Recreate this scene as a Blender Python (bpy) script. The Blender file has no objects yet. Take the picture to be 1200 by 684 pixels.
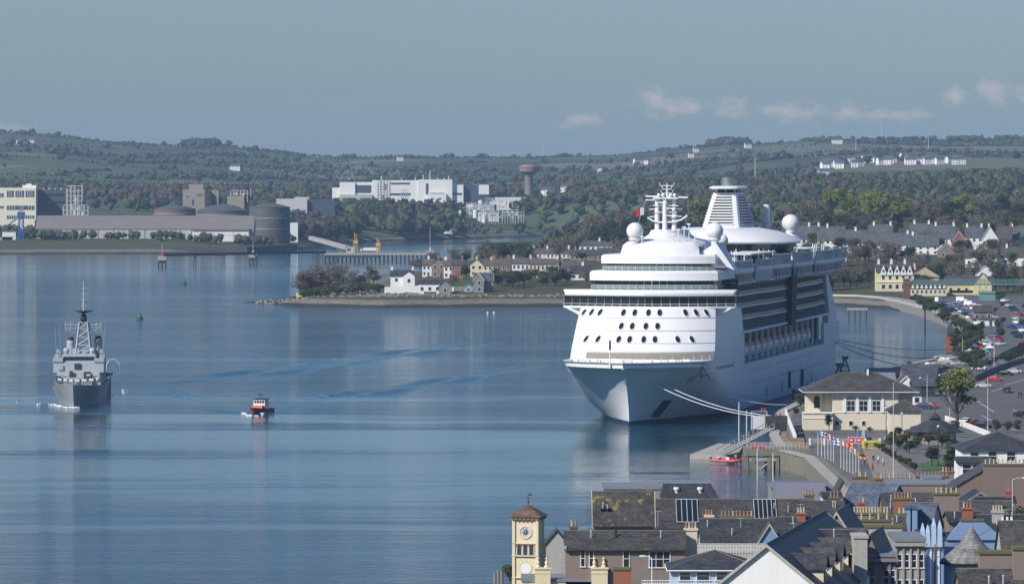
import bpy, bmesh, math, random
import numpy as np
from mathutils import Vector, Matrix
from mathutils import noise as mnoise
R = math.radians
sc = bpy.context.scene
COL = sc.collection
# ---------------------------------------------------------------- camera
F, HY, CH = 6650.0, 205.0, 57.0       # focal length in photo pixels, horizon row, eye height
cam_d = bpy.data.cameras.new('camera'); cam = bpy.data.objects.new('camera', cam_d); COL.objects.link(cam)
cam.location = (0, 0, CH); cam.rotation_euler = (R(90), 0, 0)
cam_d.sensor_width = 36; cam_d.lens = F/1200*36; cam_d.shift_y = -(342-HY)/1200
cam_d.clip_start = 1; cam_d.clip_end = 60000
sc.camera = cam
# ---------------------------------------------------------------- light
SUN_AZ, SUN_EL = R(50), R(38)        # azimuth: behind the camera, to the left
sdir = Vector((-math.sin(SUN_AZ)*math.cos(SUN_EL), -math.cos(SUN_AZ)*math.cos(SUN_EL), math.sin(SUN_EL)))
sl = bpy.data.lights.new('sun', 'SUN'); sl.energy = 5.0; sl.angle = R(0.5); sl.color = (1, .95, .87)
so = bpy.data.objects.new('sun', sl); COL.objects.link(so)
so.rotation_euler = sdir.to_track_quat('Z', 'Y').to_euler()
world = bpy.data.worlds.new('World'); sc.world = world; world.use_nodes = True
nt = world.node_tree; N = nt.nodes; L = nt.links; N.clear()
def wn(t, **k):
    n = N.new(t)
    for a, b in k.items(): setattr(n, a, b)
    return n
out = wn('ShaderNodeOutputWorld'); bg = wn('ShaderNodeBackground'); bg.inputs[1].default_value = 0.115
L.new(bg.outputs[0], out.inputs[0])
sky = wn('ShaderNodeTexSky', sky_type='NISHITA', sun_disc=False)
sky.sun_elevation = SUN_EL; sky.sun_rotation = math.pi + SUN_AZ
sky.air_density = 1.1; sky.dust_density = 0.6; sky.ozone_density = 3.0; sky.altitude = 0
tc = wn('ShaderNodeTexCoord'); sep = wn('ShaderNodeSeparateXYZ'); L.new(tc.outputs['Generated'], sep.inputs[0])
def wm(op, a, b=None, c=None, clamp=False):
    n = wn('ShaderNodeMath', operation=op, use_clamp=clamp)
    for i, v in enumerate((a, b, c)):
        if v is None: continue
        if isinstance(v, (int, float)): n.inputs[i].default_value = v
        else: L.new(v, n.inputs[i])
    return n.outputs[0]
# low band of small cumulus near the horizon: azimuth / elevation of the view direction in 'photo pixels'
azp = wm('MULTIPLY', wm('DIVIDE', sep.outputs[0], wm('MAXIMUM', sep.outputs[1], .05)), F)
elp = wm('MULTIPLY', wm('DIVIDE', sep.outputs[2], wm('MAXIMUM', sep.outputs[1], .05)), F)
cmb = wn('ShaderNodeCombineXYZ'); L.new(azp, cmb.inputs[0]); L.new(elp, cmb.inputs[1])
cn = wn('ShaderNodeTexNoise'); cn.inputs['Scale'].default_value = .055; cn.inputs['Detail'].default_value = 6; cn.inputs['Roughness'].default_value = .6
mp = wn('ShaderNodeMapping'); mp.inputs['Scale'].default_value = (1, 1.5, 1); L.new(cmb.outputs[0], mp.inputs[0]); L.new(mp.outputs[0], cn.inputs['Vector'])
clouds = [(80, 63, 30, 11), (165, 86, 24, 20), (195, 80, 40, 16), (260, 78, 32, 14), (330, 72, 55, 14), (395, 74, 28, 12),
          (520, 92, 22, 13), (563, 97, 24, 19), (610, 92, 30, 12), (450, 70, 60, 9), (-1400, 90, 260, 22), (1500, 80, 300, 20), (-620,55,60,10)]
acc = None
for cx, cy, rx, ry in clouds:
    dx = wm('POWER', wm('ABSOLUTE', wm('MULTIPLY', wm('SUBTRACT', azp, cx), 1/rx)), 2)
    dy = wm('POWER', wm('ABSOLUTE', wm('MULTIPLY', wm('SUBTRACT', elp, cy), 1/ry)), 2)
    d = wm('SUBTRACT', 1.15, wm('SQRT', wm('ADD', dx, dy)))
    acc = d if acc is None else wm('MAXIMUM', acc, d)
cden = wm('MULTIPLY', wm('ADD', wm('MULTIPLY', acc, .9), wm('MULTIPLY', wm('SUBTRACT', cn.outputs[0], .56), 2.6)), .85, clamp=True)
cden = wm('MULTIPLY', wm('MULTIPLY', cden, wm('GREATER_THAN', sep.outputs[1], .3)), .42)
tint = wn('ShaderNodeMix', data_type='RGBA', blend_type='MULTIPLY'); tint.inputs[0].default_value = 1
L.new(sky.outputs[0], tint.inputs[6])
tl = wn('ShaderNodeMix', data_type='RGBA'); tl.inputs[6].default_value = (.44, .575, .80, 1); tl.inputs[7].default_value = (.42, .595, .88, 1)
L.new(wm('POWER', wm('MULTIPLY', sep.outputs[2], 4.0, clamp=True), 1.3), tl.inputs[0]); L.new(tl.outputs[2], tint.inputs[7])
cm = wn('ShaderNodeMix', data_type='RGBA'); L.new(cden, cm.inputs[0]); L.new(tint.outputs[2], cm.inputs[6])
cm.inputs[7].default_value = (7.6, 6.0, 5.6, 1)
L.new(cm.outputs[2], bg.inputs[0])
SKYTINT = tint; CLOUDMIX = cm
sc.view_settings.view_transform = 'Standard'; sc.view_settings.look = 'None'
sc.view_settings.exposure = 0.0; sc.view_settings.gamma = 1
sc.view_settings.use_curve_mapping = False
cy_ = sc.cycles
cy_.use_denoising = True; cy_.max_bounces = 6; cy_.volume_bounces = 0; cy_.diffuse_bounces = 2
cy_.transparent_max_bounces = 8; cy_.caustics_reflective = False; cy_.caustics_refractive = False
# ---------------------------------------------------------------- mapping photo pixels to the world
def W(px, py, Y): return Vector(((px-600)*Y/F, Y, CH-(py-HY)*Y/F))
def G(px, py, z=0.0):
    Y = (CH-z)*F/(py-HY); return Vector(((px-600)*Y/F, Y, z))
# ---------------------------------------------------------------- objects
def tag(o, label=None, cat=None, group=None, kind=None):
    if label: o['label'] = label
    if cat: o['category'] = cat
    if group: o['group'] = group
    if kind: o['kind'] = kind
    return o
def empty(name, loc, rz=0, label=None, cat=None, group=None):
    o = bpy.data.objects.new(name, None); COL.objects.link(o)
    o.location = loc; o.rotation_euler = (0, 0, rz); o.empty_display_size = .5
    return tag(o, label, cat, group)
def copy_tree(o, parent=None):
    c = o.copy(); COL.objects.link(c)
    if parent: c.parent = parent
    for ch in list(o.children): copy_tree(ch, c)
    return c
def relabel(o, loc, rz=None, label=None):
    o.location = loc
    if rz is not None: o.rotation_euler = (0, 0, rz)
    if label: o['label'] = label
    return o
class MB:
    def __init__(s): s.v = []; s.f = []; s.m = []; s.cur = 0; s.T = None; s.sm = False
    def xf(s, M): s.T = M; return s
    def mi(s, i): s.cur = i; return s
    def add(s, vs, fs):
        b = len(s.v)
        if s.T is not None: vs = [tuple(s.T @ Vector(p)) for p in vs]
        s.v += [tuple(p) for p in vs]
        for f in fs: s.f.append(tuple(b+i for i in f)); s.m.append(s.cur)
        return s
    def box(s, x0, x1, y0, y1, z0, z1):
        return s.add([(x0,y0,z0),(x1,y0,z0),(x1,y1,z0),(x0,y1,z0),(x0,y0,z1),(x1,y0,z1),(x1,y1,z1),(x0,y1,z1)],
                     [(0,3,2,1),(4,5,6,7),(0,1,5,4),(1,2,6,5),(2,3,7,6),(3,0,4,7)])
    def hexa(s, b, t):  # bottom quad, top quad (ccw from above)
        return s.add(list(b)+list(t), [(0,3,2,1),(4,5,6,7),(0,1,5,4),(1,2,6,5),(2,3,7,6),(3,0,4,7)])
    def prism(s, poly, z0, z1):   # poly ccw in xy
        n = len(poly)
        return s.add([(x,y,z0) for x,y in poly]+[(x,y,z1) for x,y in poly],
                     [tuple(range(n-1,-1,-1)), tuple(range(n,2*n))]+[(i,(i+1)%n,n+(i+1)%n,n+i) for i in range(n)])
    def extr(s, prof, a0, a1, ax='x'):  # profile in (other horizontal, z), extruded along ax
        n = len(prof)
        if ax == 'x': vs = [(a0,p,q) for p,q in prof]+[(a1,p,q) for p,q in prof]
        else: vs = [(p,a0,q) for p,q in prof]+[(p,a1,q) for p,q in prof]
        return s.add(vs, [tuple(range(n-1,-1,-1)), tuple(range(n,2*n))]+[(i,(i+1)%n,n+(i+1)%n,n+i) for i in range(n)])
    def loft(s, rings, cap0=True, cap1=True, close=True):
        n = len(rings[0]); vs = [p for r in rings for p in r]; fs = []
        for k in range(len(rings)-1):
            for i in range(n if close else n-1):
                j = (i+1) % n; fs.append((k*n+i, k*n+j, (k+1)*n+j, (k+1)*n+i))
        if cap0: fs.append(tuple(range(n-1,-1,-1)))
        if cap1: fs.append(tuple((len(rings)-1)*n+i for i in range(n)))
        return s.add(vs, fs)
    def tube(s, p, q, r0, r1=None, n=8):
        p = Vector(p); q = Vector(q); r1 = r0 if r1 is None else r1
        d = (q-p)
        if d.length < 1e-6: return s
        d.normalize(); a = Vector((0,0,1)) if abs(d.z) < .9 else Vector((1,0,0))
        u = d.cross(a).normalized(); w = d.cross(u)
        rings = [[tuple(c+u*(r*math.cos(2*math.pi*i/n))+w*(r*math.sin(2*math.pi*i/n))) for i in range(n)] for c, r in ((p,r0),(q,r1))]
        return s.loft(rings)
    def path(s, pts, r, n=6):
        for a, b in zip(pts[:-1], pts[1:]): s.tube(a, b, r, r, n)
        return s
    def lathe(s, prof, c=(0,0,0), n=16):   # prof list of (r, z)
        rings = [[(c[0]+r*math.cos(2*math.pi*i/n), c[1]+r*math.sin(2*math.pi*i/n), c[2]+z) for i in range(n)] for r, z in prof]
        return s.loft(rings)
    def sphere(s, c, r, n=14, sz=1.0, z0=-1.0, z1=1.0):
        k = max(4, n//2); prof = []
        for i in range(k+1):
            a = math.pi*i/k; z = -math.cos(a)
            if z < z0-1e-6 or z > z1+1e-6: continue
            prof.append((max(r*math.sin(a), .001), z*r*sz))
        return s.lathe(prof, c, n)
    def build(s, name, mats, parent=None, smooth=False, label=None, cat=None, group=None, kind=None, loc=None, rz=0):
        me = bpy.data.meshes.new(name); me.from_pydata(s.v, [], s.f)
        if not isinstance(mats, (list, tuple)): mats = [mats]
        for m in mats: me.materials.append(m)
        if len(mats) > 1: me.polygons.foreach_set('material_index', s.m)
        if smooth:
            me.polygons.foreach_set('use_smooth', [True]*len(s.f))
            try: me.set_sharp_from_angle(angle=R(40))
            except Exception: pass
        me.update()
        o = bpy.data.objects.new(name, me); COL.objects.link(o)
        if parent: o.parent = parent
        if loc is not None: o.location = loc
        if rz: o.rotation_euler = (0,0,rz)
        return tag(o, label, cat, group, kind)
# ---------------------------------------------------------------- materials
MATS = {}
def nodes_of(name, rough=.6, metal=0, spec=None):
    m = bpy.data.materials.new(name); m.use_nodes = True
    t = m.node_tree; b = t.nodes['Principled BSDF']
    b.inputs['Roughness'].default_value = rough; b.inputs['Metallic'].default_value = metal
    if spec is not None: b.inputs['Specular IOR Level'].default_value = spec
    return m, t, b
def mixc(t, fac, a, b, bt='MIX'):
    n = t.nodes.new('ShaderNodeMix'); n.data_type = 'RGBA'; n.blend_type = bt
    if isinstance(fac, (int, float)): n.inputs[0].default_value = fac
    else: t.links.new(fac, n.inputs[0])
    for k, v in ((6, a), (7, b)):
        if isinstance(v, (tuple, list)): n.inputs[k].default_value = tuple(v)[:3]+(1,)
        else: t.links.new(v, n.inputs[k])
    return n.outputs[2]
def mth(t, op, a, b=None, c=None, clamp=False):
    n = t.nodes.new('ShaderNodeMath'); n.operation = op; n.use_clamp = clamp
    for i, v in enumerate((a, b, c)):
        if v is None: continue
        if isinstance(v, (int, float)): n.inputs[i].default_value = v
        else: t.links.new(v, n.inputs[i])
    return n.outputs[0]
def ramp(t, fac, stops):
    n = t.nodes.new('ShaderNodeValToRGB'); t.links.new(fac, n.inputs[0]); e = n.color_ramp.elements
    while len(e) < len(stops): e.new(.5)
    for k, (p, c) in enumerate(stops): e[k].position = p; e[k].color = tuple(c)[:3]+(1,) if isinstance(c, (tuple, list)) else (c, c, c, 1)
    return n.outputs[0]
def noi(t, vec, scale, detail=3, rough=.55, stretch=None):
    if stretch:
        mp = t.nodes.new('ShaderNodeMapping'); mp.inputs['Scale'].default_value = stretch; t.links.new(vec, mp.inputs[0]); vec = mp.outputs[0]
    n = t.nodes.new('ShaderNodeTexNoise'); n.inputs['Scale'].default_value = scale
    n.inputs['Detail'].default_value = detail; n.inputs['Roughness'].default_value = rough
    t.links.new(vec, n.inputs['Vector']); return n.outputs[0]
def coord(t, kind='Object'):
    if kind == 'World': return t.nodes.new('ShaderNodeNewGeometry').outputs['Position']
    return t.nodes.new('ShaderNodeTexCoord').outputs[kind]
def plain(name, col, rough=.6, metal=0, var=.18, scale=.8, streak=0, dirt=None, dirtamt=.35, spec=None):
    """base colour with weathering: broad noise, optional vertical streaks and a dirt colour in patches"""
    if name in MATS: return MATS[name]
    m, t, b = nodes_of(name, rough, metal, spec); v = coord(t)
    c = mixc(t, noi(t, v, scale, 4), tuple(x*(1-var) for x in col), tuple(min(1, x*(1+var)) for x in col))
    if streak:
        s = noi(t, v, 1.0, 3, .6, (2.2, 2.2, .18))
        c = mixc(t, mth(t, 'MULTIPLY', ramp(t, s, [(.5, 0), (.75, 1)]), streak), c, dirt or tuple(x*.45 for x in col))
    if dirt and not streak:
        s = noi(t, v, scale*.45, 5, .65)
        c = mixc(t, mth(t, 'MULTIPLY', ramp(t, s, [(.48, 0), (.66, 1)]), dirtamt), c, dirt)
    t.links.new(c, b.inputs['Base Color']); MATS[name] = m; return m
def slate(name, col, lichen=(.16,.13,.05), lamt=.3, course=.3, rough=.55):
    """roof slates: courses by height, single slates picked out, patches of lichen and damp"""
    if name in MATS: return MATS[name]
    m, t, b = nodes_of(name, rough, 0, .3); v = coord(t)
    sp = t.nodes.new('ShaderNodeSeparateXYZ'); t.links.new(v, sp.inputs[0])
    row = mth(t, 'FLOOR', mth(t, 'DIVIDE', sp.outputs[2], course*.6))
    xx = mth(t, 'FLOOR', mth(t, 'ADD', mth(t, 'DIVIDE', mth(t, 'ADD', sp.outputs[0], sp.outputs[1]), course*1.2), mth(t, 'MULTIPLY', row, .5)))
    cb = t.nodes.new('ShaderNodeCombineXYZ'); t.links.new(xx, cb.inputs[0]); t.links.new(row, cb.inputs[1])
    wnz = t.nodes.new('ShaderNodeTexWhiteNoise'); t.links.new(cb.outputs[0], wnz.inputs[0])
    c = mixc(t, wnz.outputs[0], tuple(x*.7 for x in col), tuple(x*1.3 for x in col))
    c = mixc(t, mth(t, 'MULTIPLY', ramp(t, noi(t, v, .45, 6, .7), [(.38, 0), (.62, 1)]), .6), c, tuple(x*2.1 for x in col))
    c = mixc(t, mth(t, 'MULTIPLY', ramp(t, noi(t, v, 1.1, 5, .7, (1.6,1.6,.35)), [(.42, 0), (.62, 1)]), .6), c, tuple(x*.4 for x in col))
    fr = mth(t, 'FRACT', mth(t, 'DIVIDE', sp.outputs[2], course*.6))
    c = mixc(t, mth(t, 'MULTIPLY', mth(t, 'LESS_THAN', fr, .2), .45), c, tuple(x*.35 for x in col))
    c = mixc(t, mth(t, 'MULTIPLY', ramp(t, noi(t, v, .5, 6, .7), [(.56, 0), (.68, 1)]), lamt), c, lichen)
    t.links.new(c, b.inputs['Base Color']); MATS[name] = m; return m
def foliage(name):
    if name in MATS: return MATS[name]
    m, t, b = nodes_of(name, .7, 0, .15)
    a = t.nodes.new('ShaderNodeAttribute'); a.attribute_name = 'Col'
    t.links.new(a.outputs['Color'], b.inputs['Base Color'])
    MATS[name] = m; return m
# ================================================================ terrain and water
def gpoly(pts): return [(G(a, b).x, G(a, b).y) for a, b in pts]
near = [(60,100),(-30,300),(-18,600),(-13,690),(-6,735),(4,770),(10,830),(28,900),(57,945),(57,1075),(53,1100),(54,1165),(61,1280),(74,1380),(84,1450),(93,1500),(112,1600),(131,1680),(152,1800),(157,1900)]
L1 = near + gpoly([(1138,396),(1121,383),(1090,371),(1040,361.5),(975,357),(900,356),(800,357.5),(660,358.5),(560,359),(450,360),(400,359),(345,358),(320,357),(283,354),(318,351.5),(345,347),(370,337),(420,325),(490,318),(560,305),(600,297),(640,290),(680,284),(705,279)]) + [(250,7000),(3500,7000),(3500,100)]
L2 = gpoly([(-900,299),(-300,298.5),(0,297.5),(150,297),(290,296.5),(345,294),(365,289),(400,285),(460,282),(540,280),(600,278),(650,276),(720,277),(770,290)]) + [(900,5200),(3500,6000),(3500,15000),(-3500,15000),(-3500,4100)]
MUD = gpoly([(365,290.5),(450,288),(540,286),(610,286.5),(665,285),(690,281),(600,283.5),(500,285),(440,286.5),(380,288.5)])
def sdist(poly, X, Y):
    """signed distance, positive inside"""
    P = np.array(poly); Q = np.roll(P, -1, axis=0)
    best = np.full(X.shape, 1e18); ins = np.zeros(X.shape, bool)
    for (x0,y0),(x1,y1) in zip(P, Q):
        dx, dy = x1-x0, y1-y0
        tt = np.clip(((X-x0)*dx+(Y-y0)*dy)/(dx*dx+dy*dy+1e-9), 0, 1)
        d = (X-x0-tt*dx)**2+(Y-y0-tt*dy)**2
        best = np.minimum(best, d)
        cond = ((y0 > Y) != (y1 > Y))
        with np.errstate(divide='ignore', invalid='ignore'):
            xi = x0+(Y-y0)*dx/(dy if dy else 1e-9)
        ins ^= cond & (X < xi)
    return np.where(ins, 1, -1)*np.sqrt(best)
TY = [0, 950, 1400, 2000, 2500, 2700, 2900, 3200, 3600, 4200, 4700, 5300, 6200, 7200, 8200, 9500, 10500, 16000]
TX = [-600, 0, 200, 400, 600, 700, 800, 1000, 1200, 1500, 1900]
TZ = [  # extra ground height, rows by distance, columns by bearing
 [0,0,0,0,0,0,0,0,0,0,0],
 [0,0,0,0,0,0,0,0,0,0,3],
 [0,0,0,0,0,0,0,0,0,0,4],
 [0,0,0,0,0,0,0,0,0,0,6],
 [0,0,0,0,1,1,1,0,0,2,12],
 [0,0,0,0,5,5,4,4,5,12,22],
 [0,0,0,1,7,7,7,10,11,20,30],
 [0,0,0,1,7,9,14,21,22,28,36],
 [0,0,0,1,6,11,18,25,27,34,40],
 [5,5,5,3,2,8,14,22,28,36,40],
 [9,9,9,8,5,12,21,30,36,42,46],
 [20,22,18,16,11,24,34,42,46,50,54],
 [36,38,32,27,24,36,45,52,54,60,66],
 [58,62,50,38,40,46,56,70,70,76,84],
 [92,88,70,56,55,58,70,88,86,90,96],
 [128,119,98,82,82,86,97,107,109,112,116],
 [120,112,92,78,78,80,92,100,102,104,108],
 [60,60,50,40,40,40,50,50,50,50,50]]
TZ = np.array(TZ, float)
RIDGE_X = [-600,0,60,120,200,260,330,400,480,560,640,700,780,850,900,960,1040,1120,1200,1300,1900]
RIDGE_D = [2,0,-2,-5,-2,4,2,0,1,2,2,0,-1,5,1,4,2,0,2,0,0]
def smooth01(t): t = np.clip(t, 0, 1); return t*t*(3-2*t)
def vnoise(X, Y, s, seed=0):
    x = X/s+seed*17.3; y = Y/s+seed*9.1
    xi = np.floor(x); yi = np.floor(y); fx = smooth01(x-xi); fy = smooth01(y-yi)
    def h(a, b): 
        v = np.sin(a*127.1+b*311.7+seed*74.7)*43758.5453; return v-np.floor(v)
    return (h(xi,yi)*(1-fx)+h(xi+1,yi)*fx)*(1-fy)+(h(xi,yi+1)*(1-fx)+h(xi+1,yi+1)*fx)*fy
def height(X, Y):
    X = np.asarray(X, float); Y = np.asarray(Y, float)
    px = 600+X*F/np.maximum(Y, 50)
    px = np.clip(px, -600, 1900)
    iy = np.clip(np.searchsorted(TY, Y, side='right')-1, 0, len(TY)-2); ix = np.clip(np.searchsorted(TX, px, side='right')-1, 0, len(TX)-2)
    ty = np.array(TY, float); tx = np.array(TX, float)
    fy = np.clip((Y-ty[iy])/(ty[iy+1]-ty[iy]), 0, 1); fx = smooth01((px-tx[ix])/(tx[ix+1]-tx[ix]))
    z = (TZ[iy,ix]*(1-fx)+TZ[iy,ix+1]*fx)*(1-fy)+(TZ[iy+1,ix]*(1-fx)+TZ[iy+1,ix+1]*fx)*fy
    z = z+np.interp(px, RIDGE_X, RIDGE_D)*smooth01((Y-7000)/2000)
    far = smooth01((Y-4300)/2500)
    z = z+far*((vnoise(X,Y,600,1)-.5)*16+(vnoise(X,Y,230,2)-.5)*7)
    d1 = sdist(L1, X, Y); d2 = sdist(L2, X, Y); d3 = sdist(MUD, X, Y)
    beach = smooth01((Y-2450)/60)*(1-smooth01((Y-3800)/100))*(1-smooth01((px-930)/40))
    k1 = .9*(1-beach)+.075*beach
    s1 = np.clip(d1*k1, -3, 3.4+.2*beach); s2 = np.clip(d2*.55, -3, 4.0)
    g = smooth01(np.maximum(d1, d2)/90)
    base = np.maximum(s1, s2)
    h = base+z*g*(base > 0)
    h = np.where((px < 700) & (Y < 3300), base+np.maximum(z, 0)*smooth01((d1-25)/40), h)
    m = np.clip(d3*.02, -3, .35)
    return np.maximum(h, m)
def hz(x, y): return float(height(np.array([x]), np.array([y]))[0])
def GT(px, Y):   # a point on the ground at bearing px and distance Y
    x = (px-600)*Y/F; return Vector((x, Y, hz(x, Y)))
ys = [150.0]
while ys[-1] < 15500: ys.append(ys[-1]+max(3.0, min(ys[-1]*.0034, 34)))
ys = np.array(ys); pxs = np.linspace(-500, 1750, 760)
PX, YY = np.meshgrid(pxs, ys); XX = (PX-600)*YY/F
ZZ = height(XX, YY)
def grid_mesh(name, XX, YY, ZZ, m):
    ny, nx = XX.shape; v = np.stack([XX.ravel(), YY.ravel(), ZZ.ravel()], 1).astype(np.float32)
    i = (np.arange(ny-1)[:,None]*nx+np.arange(nx-1)[None,:]).ravel()
    f = np.stack([i, i+1, i+nx+1, i+nx], 1).astype(np.int32)
    me = bpy.data.meshes.new(name); me.vertices.add(len(v)); me.vertices.foreach_set('co', v.ravel())
    me.loops.add(f.size); me.loops.foreach_set('vertex_index', f.ravel())
    me.polygons.add(len(f)); me.polygons.foreach_set('loop_start', np.arange(0, f.size, 4, dtype=np.int32)); me.polygons.foreach_set('loop_total', np.full(len(f), 4, np.int32))
    me.polygons.foreach_set('use_smooth', np.ones(len(f), bool))
    me.materials.append(m); me.update(calc_edges=True)
    o = bpy.data.objects.new(name, me); COL.objects.link(o); return o
def ground_material():
    m, t, b = nodes_of('ground', .95, 0, .1); v = coord(t, 'World')
    sp = t.nodes.new('ShaderNodeSeparateXYZ'); t.links.new(v, sp.inputs[0])
    # fields: irregular cells, each with one crop colour, with darker margins
    wv = t.nodes.new('ShaderNodeVectorMath'); wv.operation = 'ADD'; t.links.new(v, wv.inputs[0])
    nn = t.nodes.new('ShaderNodeTexNoise'); nn.inputs['Scale'].default_value = .004; t.links.new(v, nn.inputs['Vector'])
    sc_ = t.nodes.new('ShaderNodeVectorMath'); sc_.operation = 'SCALE'; sc_.inputs[3].default_value = 160; t.links.new(nn.outputs['Color'], sc_.inputs[0]); t.links.new(sc_.outputs[0], wv.inputs[1])
    mp = t.nodes.new('ShaderNodeMapping'); mp.inputs['Scale'].default_value = (.0052, .0042, 0); mp.inputs['Rotation'].default_value = (0,0,.35); t.links.new(wv.outputs[0], mp.inputs[0])
    vo = t.nodes.new('ShaderNodeTexVoronoi'); vo.inputs['Scale'].default_value = 1; t.links.new(mp.outputs[0], vo.inputs['Vector'])
    s2 = t.nodes.new('ShaderNodeSeparateColor'); t.links.new(vo.outputs['Color'], s2.inputs[0])
    n = t.nodes.new('ShaderNodeValToRGB'); n.color_ramp.interpolation = 'CONSTANT'; t.links.new(s2.outputs[0], n.inputs[0]); e = n.color_ramp.elements
    cols = [(0,(.075,.10,.045)),(.16,(.10,.135,.055)),(.32,(.06,.075,.04)),(.46,(.15,.175,.085)),(.58,(.08,.115,.05)),(.70,(.18,.145,.10)),(.78,(.10,.105,.065)),(.88,(.23,.185,.13)),(.94,(.085,.12,.055))]
    while len(e) < len(cols): e.new(.5)
    for k, (p, c) in enumerate(cols): e[k].position = p; e[k].color = c+(1,)
    c = mixc(t, mth(t, 'MULTIPLY', noi(t, v, .02, 5, .65), .5), mixc(t, .15, n.outputs[0], (.03,.045,.04)), (.05,.065,.035))
    nearc = mixc(t, noi(t, v, .05, 5, .7), (.045,.055,.026), (.11,.105,.055))
    c = mixc(t, ramp(t, mth(t, 'DIVIDE', sp.outputs[1], 10000), [(.40, 0), (.50, 1)]), nearc, c)
    # shore: wrack, shingle and stones low down
    shing = mixc(t, noi(t, v, .35, 6, .75), (.06,.055,.045), (.27,.25,.22))
    wrack = mixc(t, noi(t, v, .2, 4, .7), (.025,.024,.018), (.06,.055,.035))
    zz = mth(t, 'ADD', sp.outputs[2], mth(t, 'MULTIPLY', mth(t, 'SUBTRACT', noi(t, v, .06, 3), .5), 1.2))
    sh = mixc(t, ramp(t, mth(t, 'DIVIDE', zz, 3.0), [(.25, 0), (.45, 1)]), wrack, shing)
    c = mixc(t, ramp(t, mth(t, 'DIVIDE', zz, 5.0), [(.52, 0), (.66, 1)]), sh, c)
    t.links.new(c, b.inputs['Base Color']); return m
tag(grid_mesh('ground', XX, YY, ZZ, ground_material()), kind='structure')

def water_material():
    m, t, b = nodes_of('water', .07, 0); v = coord(t, 'World')
    b.inputs['IOR'].default_value = 1.33
    b.inputs['Base Color'].default_value = (.006, .048, .074, 1)
    fine = noi(t, v, .55, 4, .6, (.55, 1.0, 1))
    mid = noi(t, v, .09, 4, .6, (.24, 1.0, 1))
    big = noi(t, v, .0045, 4, .6, (.7, 3.0, 1))
    patch = ramp(t, big, [(.36, .35), (.52, .8), (.66, 1.25)])
    sp = t.nodes.new('ShaderNodeSeparateXYZ'); t.links.new(v, sp.inputs[0])
    # the wind: calm in the lee of the far shore and of the point, ruffled in the open reach, easier again close in
    yy = mth(t, 'ADD', sp.outputs[1], mth(t, 'MULTIPLY', mth(t, 'SUBTRACT', big, .5), 900))
    wind = ramp(t, mth(t, 'DIVIDE', yy, 4000), [(.19, .9), (.235, .7), (.255, .13), (.316, .13), (.342, .85), (.46, 1.1), (.73, 1.2), (.82, .2)])
    patch = mth(t, 'MULTIPLY', patch, wind)
    hgt = mth(t, 'ADD', mth(t, 'MULTIPLY', mth(t, 'MULTIPLY', fine, patch), WFINE), mth(t, 'MULTIPLY', mth(t, 'MULTIPLY', mid, mth(t, 'MULTIPLY', wind, wind)), WMID))
    bp = t.nodes.new('ShaderNodeBump'); bp.inputs['Strength'].default_value = 1; bp.inputs['Distance'].default_value = 1
    t.links.new(hgt, bp.inputs['Height']); t.links.new(bp.outputs[0], b.inputs['Normal'])
    return m
WFINE, WMID = .75, .95
WATER = water_material()
ysw = np.concatenate([np.arange(300, 3000, 60), np.arange(3000, 15500, 300)]); pw = np.linspace(-600, 1800, 60)
A, B = np.meshgrid(pw, ysw)
tag(grid_mesh('water', (A-600)*B/F, B.astype(float), np.zeros_like(A), WATER), kind='structure')
# haze: one box of even air round the whole scene
hm = bpy.data.materials.new('haze'); hm.use_nodes = True; t = hm.node_tree; t.nodes.clear()
mo = t.nodes.new('ShaderNodeOutputMaterial'); pv = t.nodes.new('ShaderNodeVolumePrincipled')
pv.inputs['Color'].default_value = (.50, .73, 1.0, 1); pv.inputs['Density'].default_value = 4.2e-5; pv.inputs['Anisotropy'].default_value = .0
t.links.new(pv.outputs[0], mo.inputs['Volume'])
b_ = MB().box(-4200, 4200, -60, 16500, -6, 175)
tag(b_.build('haze', hm), kind='stuff')
# ================================================================ shared materials
M_ship = plain('ship_white_paint', (.76,.76,.75), .4, var=.05, scale=.3, streak=.22, dirt=(.55,.52,.47))
M_hull = plain('hull_white_paint', (.76,.77,.77), .45, var=.06, scale=.12, streak=.45, dirt=(.47,.44,.40))
M_boot = plain('hull_bottom_paint', (.02,.035,.10), .4)
M_glass = plain('dark_glass', (.012,.02,.026), .08, var=.3, scale=.2)
M_bglass = plain('blue_tinted_glass', (.02,.05,.075), .3, var=.4, scale=.15)
M_gglass = plain('green_screen_glass', (.16,.30,.27), .15, var=.3, scale=.3)
M_deck = plain('deck_paint', (.50,.46,.38), .7)
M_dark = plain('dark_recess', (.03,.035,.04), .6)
M_steel = plain('stack_steel', (.45,.46,.48), .3, .8)
M_orange = plain('lifeboat_orange', (.55,.16,.03), .5)
M_red = plain('signal_red', (.62,.04,.05), .5)
M_grey = plain('naval_grey', (.38,.41,.43), .5, var=.08, scale=.5, streak=.2, dirt=(.16,.14,.12))
M_black = plain('black_paint', (.015,.015,.016), .5)
M_rope = plain('mooring_rope', (.72,.74,.76), .8)
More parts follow.
